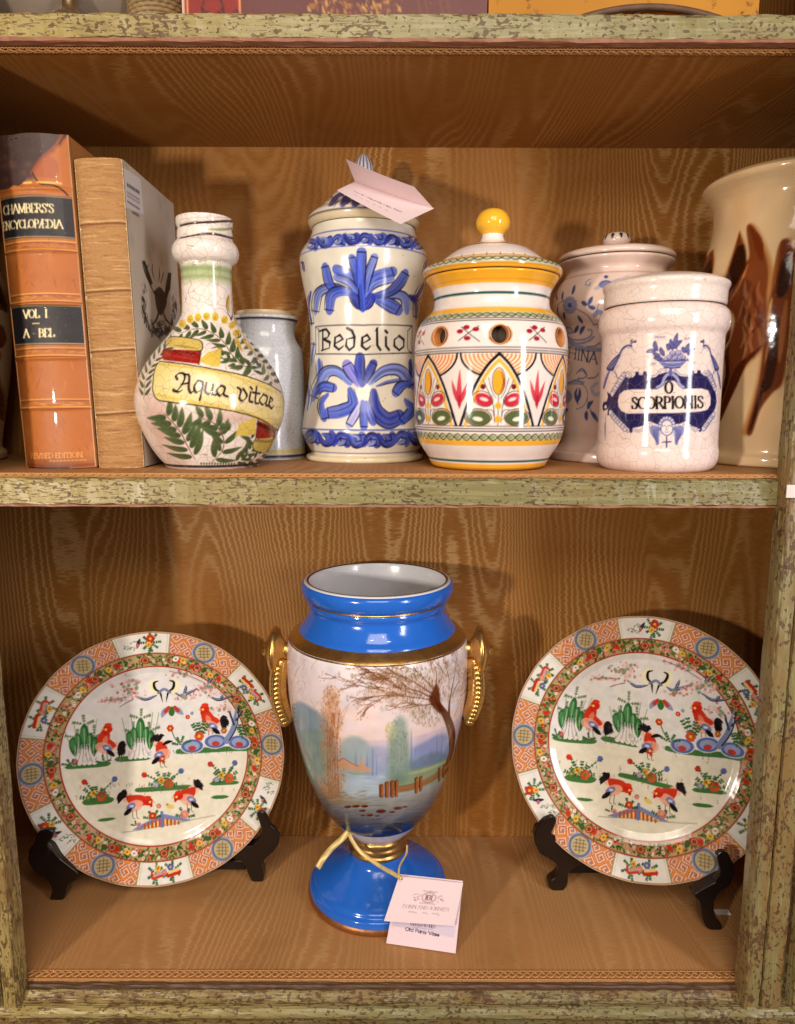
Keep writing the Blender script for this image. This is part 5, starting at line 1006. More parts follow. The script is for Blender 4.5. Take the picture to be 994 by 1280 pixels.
grad(60, 330, (.90, .89, .90), (.87, .82, .84)); grad(330, 560, (.87, .83, .85), (.88, .81, .80)); grad(560, 720, (.82, .76, .80), (.66, .70, .78)); grad(720, 880, (.66, .72, .78), (.60, .62, .62)); grad(880, 960, (.60, .60, .58), (.44, .46, .50)); grad(960, 1060, (.42, .45, .50), (.17, .18, .23))
for _ in range(60): c.soft(random.uniform(0, 940), random.uniform(110, 520), random.uniform(50, 130), random.uniform(25, 50), random.choice(((.94, .90, .89), (.91, .83, .81), (.80, .82, .89), (.90, .86, .88))), .30)
c.soft(380, 430, 170, 60, (.92, .80, .77), .5); c.soft(300, 560, 90, 40, (.93, .82, .70), .3)
# distance
for P, k, a in (([(20, 380), (60, 360), (120, 390), (190, 440), (230, 520), (240, 700), (60, 700)], (.46, .56, .62), .75), ([(60, 520), (120, 500), (190, 540), (200, 760), (90, 760)], (.52, .60, .56), .6), ([(270, 580), (310, 545), (360, 540), (420, 580), (450, 640), (440, 720), (270, 720)], (.60, .67, .68), .75), ([(420, 610), (470, 590), (520, 620), (530, 760), (400, 760)], (.62, .65, .76), .6),
                ([(650, 600), (720, 560), (790, 530), (850, 560), (870, 700), (640, 720)], (.53, .58, .74), .75), ([(620, 690), (700, 640), (780, 620), (830, 640), (800, 720), (620, 740)], (.42, .50, .55), .6)): c.fill(P, k, a, smooth=True, aa=9)
for x, y0, y1, w in ((115, 390, 560, 11), (350, 620, 700, 10), (378, 630, 700, 9), (408, 610, 720, 11), (438, 590, 740, 12), (458, 640, 740, 8), (638, 500, 700, 17), (660, 600, 690, 8), (770, 520, 640, 12), (795, 510, 630, 10), (740, 600, 690, 9), (150, 560, 640, 9)): c.stroke([(x, y1), (x+2, (y0+y1)/2), (x, y0)], w, (.46, .53, .66), .6, 'out')
c.fill([(260, 672), (285, 655), (330, 676), (372, 690), (390, 640), (398, 690), (440, 712), (400, 725), (300, 712), (262, 700)], (.78, .62, .52), .85, aa=3); c.stroke([(262, 668), (288, 655), (330, 680), (365, 694)], 6, (.62, .38, .30), .8); c.stroke([(300, 725), (360, 735), (430, 728)], 14, (.58, .62, .50), .7, 'both')
c.fill([(300, 760), (500, 745), (520, 800), (470, 850), (330, 850), (280, 800)], (.72, .78, .84), .6, smooth=True, aa=10)
for i in range(26): y = random.uniform(745, 850); x = random.uniform(300, 480); c.stroke([(x, y), (x+random.uniform(30, 90), y+random.uniform(-2, 2))], random.uniform(2, 5), random.choice(((.82, .85, .88), (.58, .66, .74), (.70, .74, .78))), .5, 'both')
c.fill([(520, 790), (560, 740), (640, 715), (740, 690), (830, 650), (880, 640), (860, 720), (790, 770), (660, 810), (560, 830)], (.56, .62, .50), .85, smooth=True, aa=6); c.stroke([(600, 740), (720, 712), (840, 660)], 22, (.70, .74, .58), .6, 'both')
def foliage(cx, cy, rx, ry, n, cols, w=(3, 7), a=.6, dirv=(0, 1)):
    for _ in range(n):
        t = random.uniform(0, 2*pi); r = math.sqrt(random.random()); x = cx+rx*r*cos(t); y = cy+ry*r*sin(t); l = random.uniform(5, 14)
        c.stroke([(x, y), (x+random.uniform(-1, 1)*l*.5+dirv[0]*l, y+dirv[1]*l)], random.uniform(*w), random.choice(cols), a, 'both', n=3)
GRN = ((.46, .55, .50), (.54, .62, .52), (.60, .66, .55), (.40, .50, .48), (.66, .70, .56))
c.fill([(545, 480), (575, 435), (605, 455), (625, 560), (630, 740), (520, 760), (515, 640), (525, 540)], (.55, .62, .58), .75, smooth=True, aa=12); foliage(572, 600, 55, 165, 330, GRN, a=.45); foliage(530, 510, 26, 50, 70, ((.72, .70, .40), (.66, .66, .42)), a=.5)
for x in range(535, 620, 9): c.stroke([(x, 760), (x+random.uniform(-4, 4), 560)], 2.5, (.42, .47, .46), .5, 'out')
c.soft(560, 770, 90, 40, (.42, .50, .47), .6)
# rust tree at left
TAN = ((.66, .44, .26), (.74, .55, .36), (.56, .35, .20), (.80, .64, .46), (.62, .42, .28))
for (x, y, rx, ry, n) in ((225, 330, 45, 60, 200), (225, 450, 62, 95, 330), (220, 600, 58, 100, 330), (235, 740, 62, 90, 300), (200, 820, 80, 50, 150)): c.soft(x, y, rx*1.1, ry, (.72, .54, .40), .45); foliage(x, y, rx, ry, n, TAN, a=.42)
for _ in range(28): t = random.uniform(-1, 1); c.stroke([(225+t*20, 620-random.uniform(0, 200)), (225+t*70, 520-random.uniform(0, 160)), (225+t*110, 430-random.uniform(0, 90))], 3, (.70, .50, .36), .45, 'out')
for x in range(205, 262, 7): c.stroke([(x+6, 860), (x+random.uniform(-6, 6), 640), (x+random.uniform(-20, 20), 420)], 4, (.50, .30, .19), .6, 'out')
for _ in range(60): x = random.uniform(15, 100); y = random.uniform(130, 330); c.stroke([(x, y), (x+random.uniform(-14, 22), y-random.uniform(6, 30))], 2.4, (.66, .50, .42), .4, 'out')
for s_ in ((30, 300, 60, 150), (20, 260, 95, 140), (120, 190, 160, 140)): c.stroke([(s_[0], s_[1]), ((s_[0]+s_[2])/2-8, (s_[1]+s_[3])/2), (s_[2], s_[3])], 3, (.62, .44, .36), .5, 'out')
# big leaning tree at right
TRK = (.40, .235, .155); TK2 = (.30, .16, .11)
c.stroke([(822, 705), (850, 600), (848, 520), (826, 450), (792, 392), (762, 345)], 118, TRK, .95, 'out'); c.stroke([(828, 700), (858, 600), (856, 520), (832, 450)], 40, (.33, .19, .125), .8, 'out'); c.stroke([(825, 690), (848, 560), (832, 470)], 24, (.55, .44, .34), .6, 'both'); c.stroke([(835, 470), (835, 380), (850, 290)], 28, TRK, .9, 'out'); c.fill([(728, 352), (750, 300), (765, 272), (782, 292), (792, 370), (812, 410), (785, 420), (750, 388)], (.36, .20, .13), .9, smooth=True, aa=4)
def twig(p, ang, ln, w, dep):
    q = (p[0]+ln*cos(ang), p[1]+ln*sin(ang)); m = ((p[0]+q[0])/2+random.uniform(-.12, .12)*ln, (p[1]+q[1])/2+random.uniform(-.12, .05)*ln)
    c.stroke([p, m, q], w, random.choice((TRK, TK2, (.50, .33, .24))), .8, 'out')
    if dep > 0:
        for _ in range(3 if dep > 1 else 4):
            t = random.uniform(.35, 1); twig((p[0]+(q[0]-p[0])*t, p[1]+(q[1]-p[1])*t), ang+random.uniform(-.6, .6), ln*random.uniform(.4, .62), max(1.6, w*.55), dep-1)
    else:
        for _ in range(5): x = q[0]+random.uniform(-16, 16); y = q[1]+random.uniform(-12, 14); c.stroke([(x, y), (x+random.uniform(-9, 4), y+random.uniform(2, 9))], random.uniform(2.5, 5), random.choice(((.50, .44, .30), (.58, .48, .34), (.44, .36, .26), (.60, .54, .42))), .6, 'both', n=3)
for p, an, ln, w in (((745, 340), 3.42, 210, 8), ((748, 320), 3.65, 250, 8), ((755, 295), 3.95, 200, 7), ((770, 280), 4.45, 150, 7), ((740, 352), 3.22, 240, 7), ((770, 372), 3.0, 160, 6), ((845, 310), 4.9, 170, 8), ((850, 330), 5.2, 150, 7), ((835, 300), 4.5, 160, 6), ((860, 440), 5.0, 160, 6), ((690, 330), 3.5, 220, 5), ((640, 260), 3.3, 230, 5), ((600, 330), 3.1, 200, 5), ((560, 320), 3.35, 230, 4), ((520, 190), 3.1, 150, 3)): twig(p, an, ln, w, 2)
foliage(700, 300, 120, 90, 260, ((.44, .32, .20), (.54, .42, .28), (.40, .27, .17)), (2, 4.5), .6); foliage(560, 230, 130, 50, 170, ((.50, .38, .25), (.60, .48, .34)), (2, 4), .55); foliage(470, 320, 120, 40, 130, ((.54, .42, .28), (.62, .50, .36)), (2, 4), .5); [c.soft(x, y, r, r*.6, (.52, .40, .28), .22) for x, y, r in ((700, 290, 90), (600, 250, 80), (500, 230, 70), (560, 330, 90), (460, 320, 70), (700, 420, 70), (640, 390, 60), (860, 200, 60), (880, 300, 50), (780, 200, 60))]; foliage(640, 250, 170, 95, 420, ((.46, .34, .22), (.56, .45, .31), (.42, .30, .19), (.50, .44, .30)), (2, 4.2), .6); foliage(720, 430, 90, 55, 190, ((.46, .40, .26), (.56, .48, .34), (.50, .46, .34)), (2.5, 5), .6); foliage(860, 250, 70, 120, 260, ((.46, .40, .28), (.58, .50, .38)), (2.5, 5), .5); foliage(560, 380, 120, 36, 90, ((.56, .46, .34), (.62, .54, .42)), (2, 4.5), .5)
# fence, stones, foreground water
for x in range(0, 12): pass
c.stroke([(575, 815), (650, 800), (720, 775), (800, 720), (835, 680)], 34, (.66, .50, .36), .85)
for o in (-14, -4, 6, 15): c.stroke([(575, 815+o), (650, 800+o), (720, 772+o), (800, 722+o), (838, 680+o)], 4, (.40, .22, .13), .8)
for x, y0, y1, w in ((484, 795, 850, 24), (512, 782, 850, 24), (540, 775, 850, 24), (562, 772, 850, 18), (665, 757, 830, 20), (688, 752, 818, 22), (785, 705, 770, 18), (808, 690, 752, 16), (830, 680, 735, 14)): c.stroke([(x, y0), (x, y1)], w, (.54, .33, .21), .95, smooth=False); c.stroke([(x-w*.36, y0), (x-w*.36, y1)], 4, (.28, .13, .08), .9); c.stroke([(x+w*.2, y0+4), (x+w*.2, y1)], 5, (.72, .52, .36), .7)
for i in range(150): y = random.uniform(845, 1040); x = random.uniform(120, 760); k = random.choice(((.66, .66, .68), (.46, .50, .56), (.56, .52, .48), (.36, .40, .48)) if y < 950 else ((.27, .29, .35), (.40, .44, .50), (.14, .15, .20), (.58, .60, .64))); c.stroke([(x, y), (x+random.uniform(30, 110), y-random.uniform(0, 16))], random.uniform(2, 6), k, .45, 'both')
for i in range(60): x = random.uniform(130, 400); y = 820+random.uniform(0, 80); c.stroke([(x, y), (x+random.uniform(20, 60), y+random.uniform(-8, 8))], random.uniform(3, 8), random.choice(((.60, .48, .32), (.66, .58, .44), (.50, .40, .26))), .5, 'both')
for x, y, r in ((310, 905, 18), (352, 902, 20), (398, 902, 18), (385, 925, 17), (482, 928, 26), (425, 948, 18), (388, 950, 12), (540, 932, 15), (570, 912, 22), (605, 905, 14), (462, 952, 12)): c.ell(x, y, r, r*.36, (.33, .15, .09), .95, -.06); c.stroke([(x-r*.6, y-3), (x+r*.3, y-5)], 3, (.68, .48, .36), .7)
c.grain(.02, 12); c.enrich(1.12, 1.16, .74)
body.build('body', glaze('painted_porcelain', .17, 0, wob=.1), vase)
def ring_part(name, rows, mat, par=vase):
    l = Lathe(PXV, YV, rows, None, cell=.0016, paint=.01); l.X = X0v
    return lathe_plain(name, X0v, YV, list(zip(l.r.tolist(), l.z.tolist())), mat, par, 96, 1), l
ring_part('shoulder_band', rows_px((k5, [(7, 456)]), (k3, [(352, 345), (344, 340), (336, 331), (328, 320), (321, 308), (318, 302)])), M_GOLD)
nk, nl = ring_part('neck', rows_px((k3, [(320, 304), (316, 303), (306, 296), (296, 287), (280, 277), (262, 269), (246, 264), (236, 263), (228, 267), (220, 271), (212, 271), (206, 268), (203, 268), (198, 276), (192, 284), (182, 291), (170, 295), (158, 296.5), (148, 296), (140, 292), (136, 286)])), M_BLUE)
zr = float(nl.z[-1]); rr = float(nl.r[-1]); zl = float(nl.z.min())
ring_part('gilt_line', rows_px((k3, [(207, 270.5), (204, 273.5), (201, 272.5)])), M_BRGOLD)
lathe_plain('inside', X0v, YV, [(rr, zr-.0002), (rr*.985, zr+.0012), (rr*.955, zr+.0012), (rr*.925, zr-.002), (rr*.90, zr-.02), (rr*.90, zr-.05), (rr*1.0, zr-.09), (rr*1.05, zr-.16), (rr*.5, zr-.25), (.002, zr-.26)], M_WHITE, vase, 96)
M_LIP = gold('worn_lip_gilding', (.32, .17, .07), .4); lathe_plain('lip_line', X0v, YV, [(rr*.962, zr+.0015), (rr*.948, zr+.0018), (rr*.932, zr+.0008)], M_LIP, vase, 96)
ring_part('gilt_knop', rows_px((k4, [(520, 119), (514, 123), (505, 122), (502, 117), (498, 116), (492, 120), (482, 121), (476, 117), (470, 117), (464, 120), (455, 119), (448, 112)])), M_GOLD)
ft, fl_ = ring_part('foot', rows_px((k4, [(668, 283), (655, 281), (645, 277), (641, 266), (637, 262), (628, 258), (618, 240), (608, 216), (596, 192), (582, 166), (566, 144), (550, 128), (535, 121), (518, 117)])), M_BLUE)
zf = float(fl_.z[0]); rf = float(fl_.r[0])
lathe_plain('foot_rim', X0v, YV, [(.01, .0003), (rf*.985, .0003), (rf*.985, .0003), (rf*1.012, .0025), (rf*1.015, zf*.7), (rf*1.0, zf+.0006)], gold('coppery_rim', (.50, .24, .09), .35), vase, 96)
def handle(s_, pxb, pyb):
    P = at(pxb, pyb, YV-.004); kx = mpp(P); h = empty('handle', P); h.parent = vase; h.matrix_parent_inverse = Matrix.Translation(-Vector(vase.location))
    V = []; n = 28; prof = [(.0, 11), (3, 11.5), (9, 12), (13, 17), (17, 26), (20, 29), (24, 28), (28, 21), (31, 12), (34, 7), (37, 5), (38, .3)]
    xr = X0v+s_*(float(body.r.max())-.006)
    for t, r in catmull(prof, 4):
        xx = xr+s_*t*kx
        for i in range(n): V.append((xx, P[1]+r*kx*cos(2*pi*i/n), P[2]+r*kx*sin(2*pi*i/n)*1.05))
    m_ = link('boss', mesh_np('boss', np.array(V), grid_faces(len(V)//n, n, True)), M_BRGOLD, None); m_.parent = vase; m_.matrix_parent_inverse = Matrix.Translation(-Vector(vase.location))
    b = MB(); x1 = xr+s_*13*kx; pts = []
    for t in np.linspace(0, 1, 22): pts.append((x1+s_*kx*(4.5*sin(pi*t)-7.*t*t), P[1]-.004-.012*sin(pi*t*.8), P[2]-kx*(10+78*t)))
    b.tube(pts, [kx*(11 if t < .92 else 8) for t in np.linspace(0, 1, 22)], 10)
    st_ = b.build('strap', M_BRGOLD, m_, True); bpy.data.objects.remove(h)
    b = MB()
    for t in np.linspace(.10, .97, 13):
        q = np.array([np.interp(t, np.linspace(0, 1, 22), np.array(pts)[:, k]) for k in range(3)]); b.sphere(q+np.array([s_*kx*1.0, -kx*9.0, 0]), kx*5.8, 10, 7, (1, 1, .92))
    o = b.build('beading', M_BRGOLD, m_, True); o['kind'] = 'stuff'
handle(-1, 347, 813); handle(1, 598, 812)
# ribbon and folded price tag
M_RIB = gold('gold_ribbon', (.80, .60, .24), .45); M_RIB.node_tree.nodes['Principled BSDF'].inputs['Metallic'].default_value = .35
tagE = empty('price_tag', atz(525, 1188, 0), 'folded pale pink price tag on gold ribbon, leaning on the blue vase foot', 'tag')
def ribbon(name, pts, w, par, tw=0.):
    P = catmull(np.array(pts), 8); n = len(P); V = []
    for i in range(n):
        t = P[min(i+1, n-1)]-P[max(i-1, 0)]; t /= np.linalg.norm(t); view = P[i]-CAM; view /= np.linalg.norm(view); s1 = np.cross(t, view); s1 /= np.linalg.norm(s1)
        nn = np.cross(s1, t); a = tw*sin(i*.5); s2 = s1*cos(a)+nn*sin(a)
        for o_, d_ in ((-1, 0), (1, 0), (1, 1), (-1, 1)): V.append(P[i]+s2*o_*w/2+nn*d_*.0005)
    F = [tuple(map(int, f)) for f in grid_faces(n, 4, True)]+[(3, 2, 1, 0), tuple((n-1)*4+k for k in range(4))]
    return link(name, mesh_py(name, V, F, True), M_RIB, par)
yk = YV-float(fl_.r[-1])-.003
ribbon('ribbon', [at(437, 1038, yk-.006), at(428, 1048, yk-.010), at(415, 1060, yk-.02), at(405, 1072, yk-.03), at(397, 1085, yk-.034)], .0068, tagE, .3)
ribbon('ribbon', [at(436, 1037, yk-.006), at(440, 1050, yk-.008), at(452, 1066, yk-.012), at(474, 1082, yk-.026), at(490, 1091, yk-.040), at(502, 1098, yk-.050)], .0046, tagE, .2)
ribbon('ribbon', [at(509, 1056, yk-.004), at(508, 1067, yk-.014), at(500, 1082, yk-.035), at(498, 1096, yk-.048)], .0024, tagE, .5)
Zp = lambda x, y, Y: at(480+x/9.036, 1080+y/9.036, Y)
q_bl = atz(482.8, 1179, .0012); q_br = atz(569.6, 1191.8, .0012); q_tr = Zp(895, 210, .0665); q_tl = Zp(170, 132, .0710)
cv = Canvas(300, 330, (.91, .82, .85)); cv.fill([(8, 170), (292, 170), (285, 262), (14, 245)], (.80, .75, .84), .75); 
x = 92
while x < 205: w_ = random.choice((1.6, 2.4, 3.6)); cv.stroke([(x, 215), (x, 231)], w_, (.36, .31, .38), .85, smooth=False, aa=.8); x += w_+random.uniform(1.6, 3.4)
for x in range(100, 190, 5): cv.stroke([(x, 237), (x+2, 238)], 2.4, (.45, .40, .46), .7)
write(cv, 'Old Paris Vase', 72, 258, 15, (.24, .20, .25), 3.4, (1, .045), width=150, serif=False, nib=None)
u = np.linspace(0, 1, 100)[None, :, None]; v = np.linspace(0, 1, 110)[:, None, None]
painted_sheet('tag_leaf', quad_sheet(q_tl+(0, .003, 0), q_tr+(0, .003, 0), q_br, q_bl, 110, 100), cv, M_CARD, tagE)
f_br = Zp(795, 700, .0455); f_bl = Zp(0, 645, .0440); cv = Canvas(330, 210, (.905, .815, .825)); MAR = (.47, .26, .29)
cv.ring(178, 86, 34, 24, 2.4, MAR, .85); cv.ring(178, 86, 29, 19, 1.4, MAR, .6); write(cv, 'IBI', 158, 97, 22, MAR, 4.5, width=40); cv.ring(178, 86, 12, 12, 2.4, MAR, .9)
for s_ in (-1, 1):
    for i in range(16): xx = 178+s_*random.uniform(36, 72); yy_ = 86+random.uniform(-16, 18); cv.stroke([(xx, yy_), (xx+s_*random.uniform(4, 10), yy_+random.uniform(-6, 6))], 3, MAR, .65, 'leaf')
    for i in range(5): cv.stroke([(178+s_*i*8, 60-abs(2-i)*1.5), (178+s_*(i*8+5), 56)], 2.5, MAR, .7); cv.stroke([(178+s_*i*8, 112), (178+s_*(i*8+4), 116)], 2.5, MAR, .7)
write(cv, 'DUNN AND SONNIER', 66, 142, 15, (.60, .47, .50), 2.2, width=222)
for x0, n_ in ((100, 9), (165, 7), (212, 8)): cv.stroke([(x0+i*5, 158+(-3 if i % 2 else 3)+(6 if i == n_-2 else 0)) for i in range(n_)], 1.8, (.56, .42, .46), .8)
cv.ell(17, 12, 7, 6, (.13, .07, .05))
painted_sheet('tag_leaf', quad_sheet(q_tl-(0, .0008, 0), q_tr-(0, .0008, 0), f_br, f_bl, 80, 110, -.0012), cv, M_CARD, tagE)
# ------------------------------------------------------------------ two rooster plates
PR = .16
def paint_plate(seed, wob_):
    global c
    random.seed(seed)
    cv = Canvas(860, 860, (.895, .880, .850)); cv.k = 430/430.
    def pm_(P):
        x = (P[..., 0]-505)/450; y = (P[..., 1]-482)/430; w = np.clip(.72-np.hypot(x, y), 0, .2)*5
        return np.stack([430+(x+w*wob_*.018*np.sin(7*y+3*x+1))*430, 430+(y+w*wob_*.016*np.sin(6*x-2*y))*430], -1)
    cv.mapper = pm_; c = cv
    def pol(r, deg): return (505+450*r*sin(radians(deg)), 482-430*r*cos(radians(deg)))
    def arc(r, d0, d1, n=40): return [pol(r, d) for d in np.linspace(d0, d1, n)]
    def circ_fill(r, k, a=1.): c.fill(arc(r, 0, 360, 73)[:-1], k, a)
    RUST = (.66, .20, .12); ORG = (.83, .47, .19); TANB = (.70, .60, .42); PGR = (.14, .36, .17); PRED = (.78, .20, .12); PPK = (.84, .52, .52); PYE = (.88, .70, .26); PBL = (.33, .41, .66); PBK = (.07, .06, .07)
    # garland ring
    c.fill(arc(.825, 0, 360, 91)[:-1], TANB)
    for _ in range(1050):
        d = random.uniform(0, 360); r = random.uniform(.724, .812); x, y = pol(r, d); k = random.choice(((.22, .33, .13), (.30, .40, .17), (.15, .27, .12), (.42, .46, .22))); a = random.uniform(0, pi)
        c.ell(x, y, random.uniform(4, 8), random.uniform(2.5, 4), k, .95, a, 9)
    for _ in range(300):
        d = random.uniform(0, 360); x, y = pol(random.uniform(.735, .80), d); k = random.choice((PRED, PPK, (.92, .88, .84), (.76, .30, .30), PPK, (.9, .86, .8))); r = random.uniform(3.5, 6.5)
        c.ell(x, y, r, r, k, .95, 0, 9); c.ell(x, y, r*.4, r*.4, random.choice((PYE, (.5, .1, .08))), .9, 0, 7)
    for d in range(26, 386, 60):
        for dd, k in ((-9, PYE), (-3, PRED), (4, PGR), (9, PYE), (-13, (.93, .9, .86)), (14, PRED)):
            x, y = pol(.775+random.uniform(-.015, .015), d+dd); c.ell(x, y, 12, 9, k, .95, random.uniform(0, 3), 10); c.ell(x, y, 4, 3, (.55, .2, .08), .8, 0, 8)
    for d in range(-4, 356, 30):
        x, y = pol(.768, d); c.ell(x, y, 15, 13, (.60, .17, .11), .95); c.ring(x, y, 9, 8, 2.5, (.88, .66, .5), .8); c.ell(x, y, 4, 4, (.35, .3, .1))
    # rim panels
    FRET = ('11111110', '10000010', '10111010', '10121010', '10100010', '10111110', '10000000', '11111111')
    for d in range(26, 386, 60):
        c.fill(arc(.825, d-17, d+17, 14)+arc(.99, d+17, d-17, 14), (.88, .80, .74))
        # key fret on the bias
        X_, Y_ = np.meshgrid((np.arange(860)+.5-430)/430, (430-np.arange(860)-.5)/430); rad_ = np.hypot(X_, Y_); an_ = (np.degrees(np.arctan2(X_, Y_))-d+180) % 360-180
        sel = (np.abs(an_) < 17) & (rad_ > .828) & (rad_ < .988); tx = np.radians(an_[sel])*.905*430; ty = (rad_[sel]-.907)*430
        tile = np.array([[int(q) for q in row] for row in FRET])
        def tv(p_, q_):
            ia = np.floor(p_).astype(int); ib = np.floor(q_).astype(int); fl2 = ((ia//8+ib//8) % 2).astype(bool); return np.where(fl2, tile[ib % 8, ia % 8], tile[ia % 8, ib % 8])
        pa = (tx+ty)*.7071/4.3+400; pb = (tx-ty)*.7071/4.3+400; val = tv(pa, pb); edge = np.zeros(len(val), bool)
        for da, db in ((.3, 0), (-.3, 0), (0, .3), (0, -.3)): edge |= tv(pa+da, pb+db) != val
        base_ = np.where(edge[:, None] & (val[:, None] == 1), (.62, .25, .13), np.where(val[:, None] == 1, (.87, .53, .23), (.87, .75, .67))); base_ = np.where((val[:, None] == 2), (.60, .52, .60), base_); cv.a[sel] = base_*RNG.uniform(.92, 1.08, (len(base_), 1))
        for s_ in (-1, 1): c.stroke([pol(.832, d+s_*17.2), pol(.985, d+s_*17.2)], 4, (.55, .52, .34), .9); c.stroke([pol(.832, d+s_*18.4), pol(.985, d+s_*18.4)], 2.5, (.80, .76, .62), .9)
        x, y = pol(.905, d); c.ell(x, y, 42, 40, (.40, .46, .58)); c.ring(x, y, 40, 38, 3, (.64, .68, .74)); c.ell(x, y, 32, 30.5, (.24, .28, .40)); c.ell(x, y, 30.5, 29, (.73, .66, .50))
        for q in (-16, -6, 5, 15): c.stroke([(x-24+abs(q)*.5, y+q), (x+24-abs(q)*.5, y+q)], 2.6, (.42, .33, .20), .8)
        for q in (-12, 0, 12): c.stroke([(x+q, y-24+abs(q)*.6), (x+q, y+24-abs(q)*.6)], 2.6, (.42, .33, .20), .75)
    def sprig(x, y, n, ln, flower=None, spread=2.6, up=-pi/2, k=None):
        for i in range(n):
            a = up+(i/(max(1, n-1))-.5)*spread+random.uniform(-.1, .1); l = ln*random.uniform(.7, 1.05); e = (x+l*cos(a), y+l*sin(a)); c.stroke([(x, y), e], 2.0, (.24, .36, .20), .85)
            for t in (.35, .6, .82, 1):
                px, py = x+l*t*cos(a), y+l*t*sin(a)
                for s_ in (-1, 1): c.stroke([(px, py), (px+ln*.17*cos(a+s_*.9), py+ln*.17*sin(a+s_*.9))], ln*.085+1.8, k or random.choice((PGR, (.22, .42, .22), (.10, .28, .15))), .95, 'leaf', n=3)
    def flower(x, y, r, k, core=PYE):
        for u in np.linspace(0, 2*pi, 7)[:-1]: c.ell(x+r*.55*cos(u), y+r*.55*sin(u), r*.5, r*.5, tuple(np.clip(np.array(k)*random.uniform(.85, 1.1), 0, 1)), .95, 0, 9)
        c.ell(x, y, r*.32, r*.32, core, 1, 0, 9)
    for i, d in enumerate(range(-4, 356, 60)):
        R_ = lambda t, r: pol(.905+r/430., d+t/440.*57.3)
        if i % 2 == 0:
            for t, r in ((-70, -4), (-52, -12), (-40, 8)): x, y = R_(t, r); c.stroke([(x, y), (x+12, y-7), (x+24, y-2)], 2, (.42, .44, .34), .8); [c.ell(x+random.uniform(-2, 26), y+random.uniform(-9, 5), 3, 2, (.35, .42, .28), .8, 0, 7) for _ in range(6)]
            x, y = R_(-16, 2); c.stroke([R_(-6, 18), R_(-14, 4), R_(-22, -12)], 11, (.12, .13, .25), 1, 'both'); c.ell(x-2, y+6, 6, 7, (.75, .4, .4)); x, y = R_(28, 2); sprig(x, y, 9, 34, spread=6.0); flower(*R_(30, 16), 15, PRED); flower(*R_(22, -4), 10, PYE, PRED)
        else:
            x, y = R_(0, 0); sprig(*R_(-30, -2), 7, 32, spread=6.0); sprig(*R_(34, 0), 7, 32, spread=6.0)
            c.stroke([R_(-52, 6), R_(-12, 10)], 14, (.74, .18, .10), 1, smooth=False); c.stroke([R_(-50, -2), R_(-16, 2)], 9, (.92, .78, .52), 1, smooth=False); c.stroke([R_(8, 2), R_(34, 10)], 17, (.80, .60, .58), 1, smooth=False); c.stroke([R_(10, 8), R_(44, 14), R_(48, -4)], 7, (.76, .24, .14), 1); flower(*R_(-22, -14), 11, PBL); flower(*R_(26, -14), 10, PYE, PRED); flower(*R_(2, -2), 9, PPK)
    # well
    circ_fill(.712, (.885, .872, .858)); c.stroke(arc(.712, 0, 360, 120), 5, RUST, .95, smooth=False); c.stroke(arc(.822, 0, 360, 130), 4.5, (.56, .19, .12), .95, smooth=False); c.stroke(arc(.993, 0, 360, 140), 5, (.62, .42, .24), .8, smooth=False)
    G_ = [(x, y) for x, y in arc(.70, 92, 268, 40)]; c.fill(G_+[(200, 515), (330, 508), (480, 500), (600, 492), (820, 486)], (.90, .878, .795), .9)
    for y, k in ((512, (.90, .88, .80)), (700, (.91, .88, .78))): c.soft(505, y, 330, 60, k, .35)
    def ground(x0, x1, y, h): c.fill([(x0, y), (x0+15, y-h), ((x0+x1)/2, y-h*1.1), (x1-10, y-h), (x1, y-1), (x1-18, y+h*.8), ((x0+x1)/2, y+h), (x0+15, y+h*.9)], (.26, .46, .22), .95, smooth=True); [c.stroke([(x, y-h), (x+1, y+h*.6)], 1.8, (.12, .30, .14), .6) for x in np.arange(x0+8, x1-8, 6)]
    ground(198, 350, 504, 9); ground(362, 492, 490, 9); ground(572, 830, 475, 9); ground(428, 625, 599, 8); ground(250, 358, 628, 11); ground(686, 792, 592, 7); ground(690, 755, 640, 6); ground(300, 362, 692, 5)
    def cabbage(x, y):
        [c.stroke([(x+q, y-40), (x+q*1.5, y-100-random.uniform(0, 50))], 2, (.36, .46, .30), .8) for q in (-40, -20, 10, 30, 44)]
        sprig(x-22, y-85, 3, 34, k=(.42, .50, .34)); sprig(x+4, y-130, 3, 38, k=(.40, .48, .30)); sprig(x+34, y-86, 3, 36, k=(.40, .46, .30))
        for dx, dy, rx, ry, r in ((-30, -55, 22, 36, -.25), (32, -52, 20, 38, .25), (2, -88, 21, 46, .03), (-18, -72, 16, 32, -.15), (20, -70, 15, 34, .15)):
            c.ell(x+dx, y+dy, rx*.78, ry*.95, (.16, .38, .20), 1, r); c.ell(x+dx-3, y+dy-6, rx*.5, ry*.6, (.30, .54, .32), .85, r); c.stroke([(x+dx, y+dy+ry*.7), (x+dx*.97, y+dy-ry*.6)], 2.4, (.80, .86, .74), .7)
        for dx, t in ((-34, -26), (-17, -10), (0, 2), (17, 12), (34, 26)): c.stroke([(x+dx, y), (x+dx*.6, y-32), (x+t*.7, y-62)], 17, (.90, .87, .85), 1, 'out'); c.stroke([(x+dx-6, y-2), (x+dx*.55-3, y-34), (x+t*.7, y-60)], 2, (.40, .40, .42), .7)
    cabbage(262, 495); cabbage(452, 484); sprig(218, 500, 4, 26); flower(232, 488, 8, (.7, .3, .3)); sprig(325, 498, 3, 24)
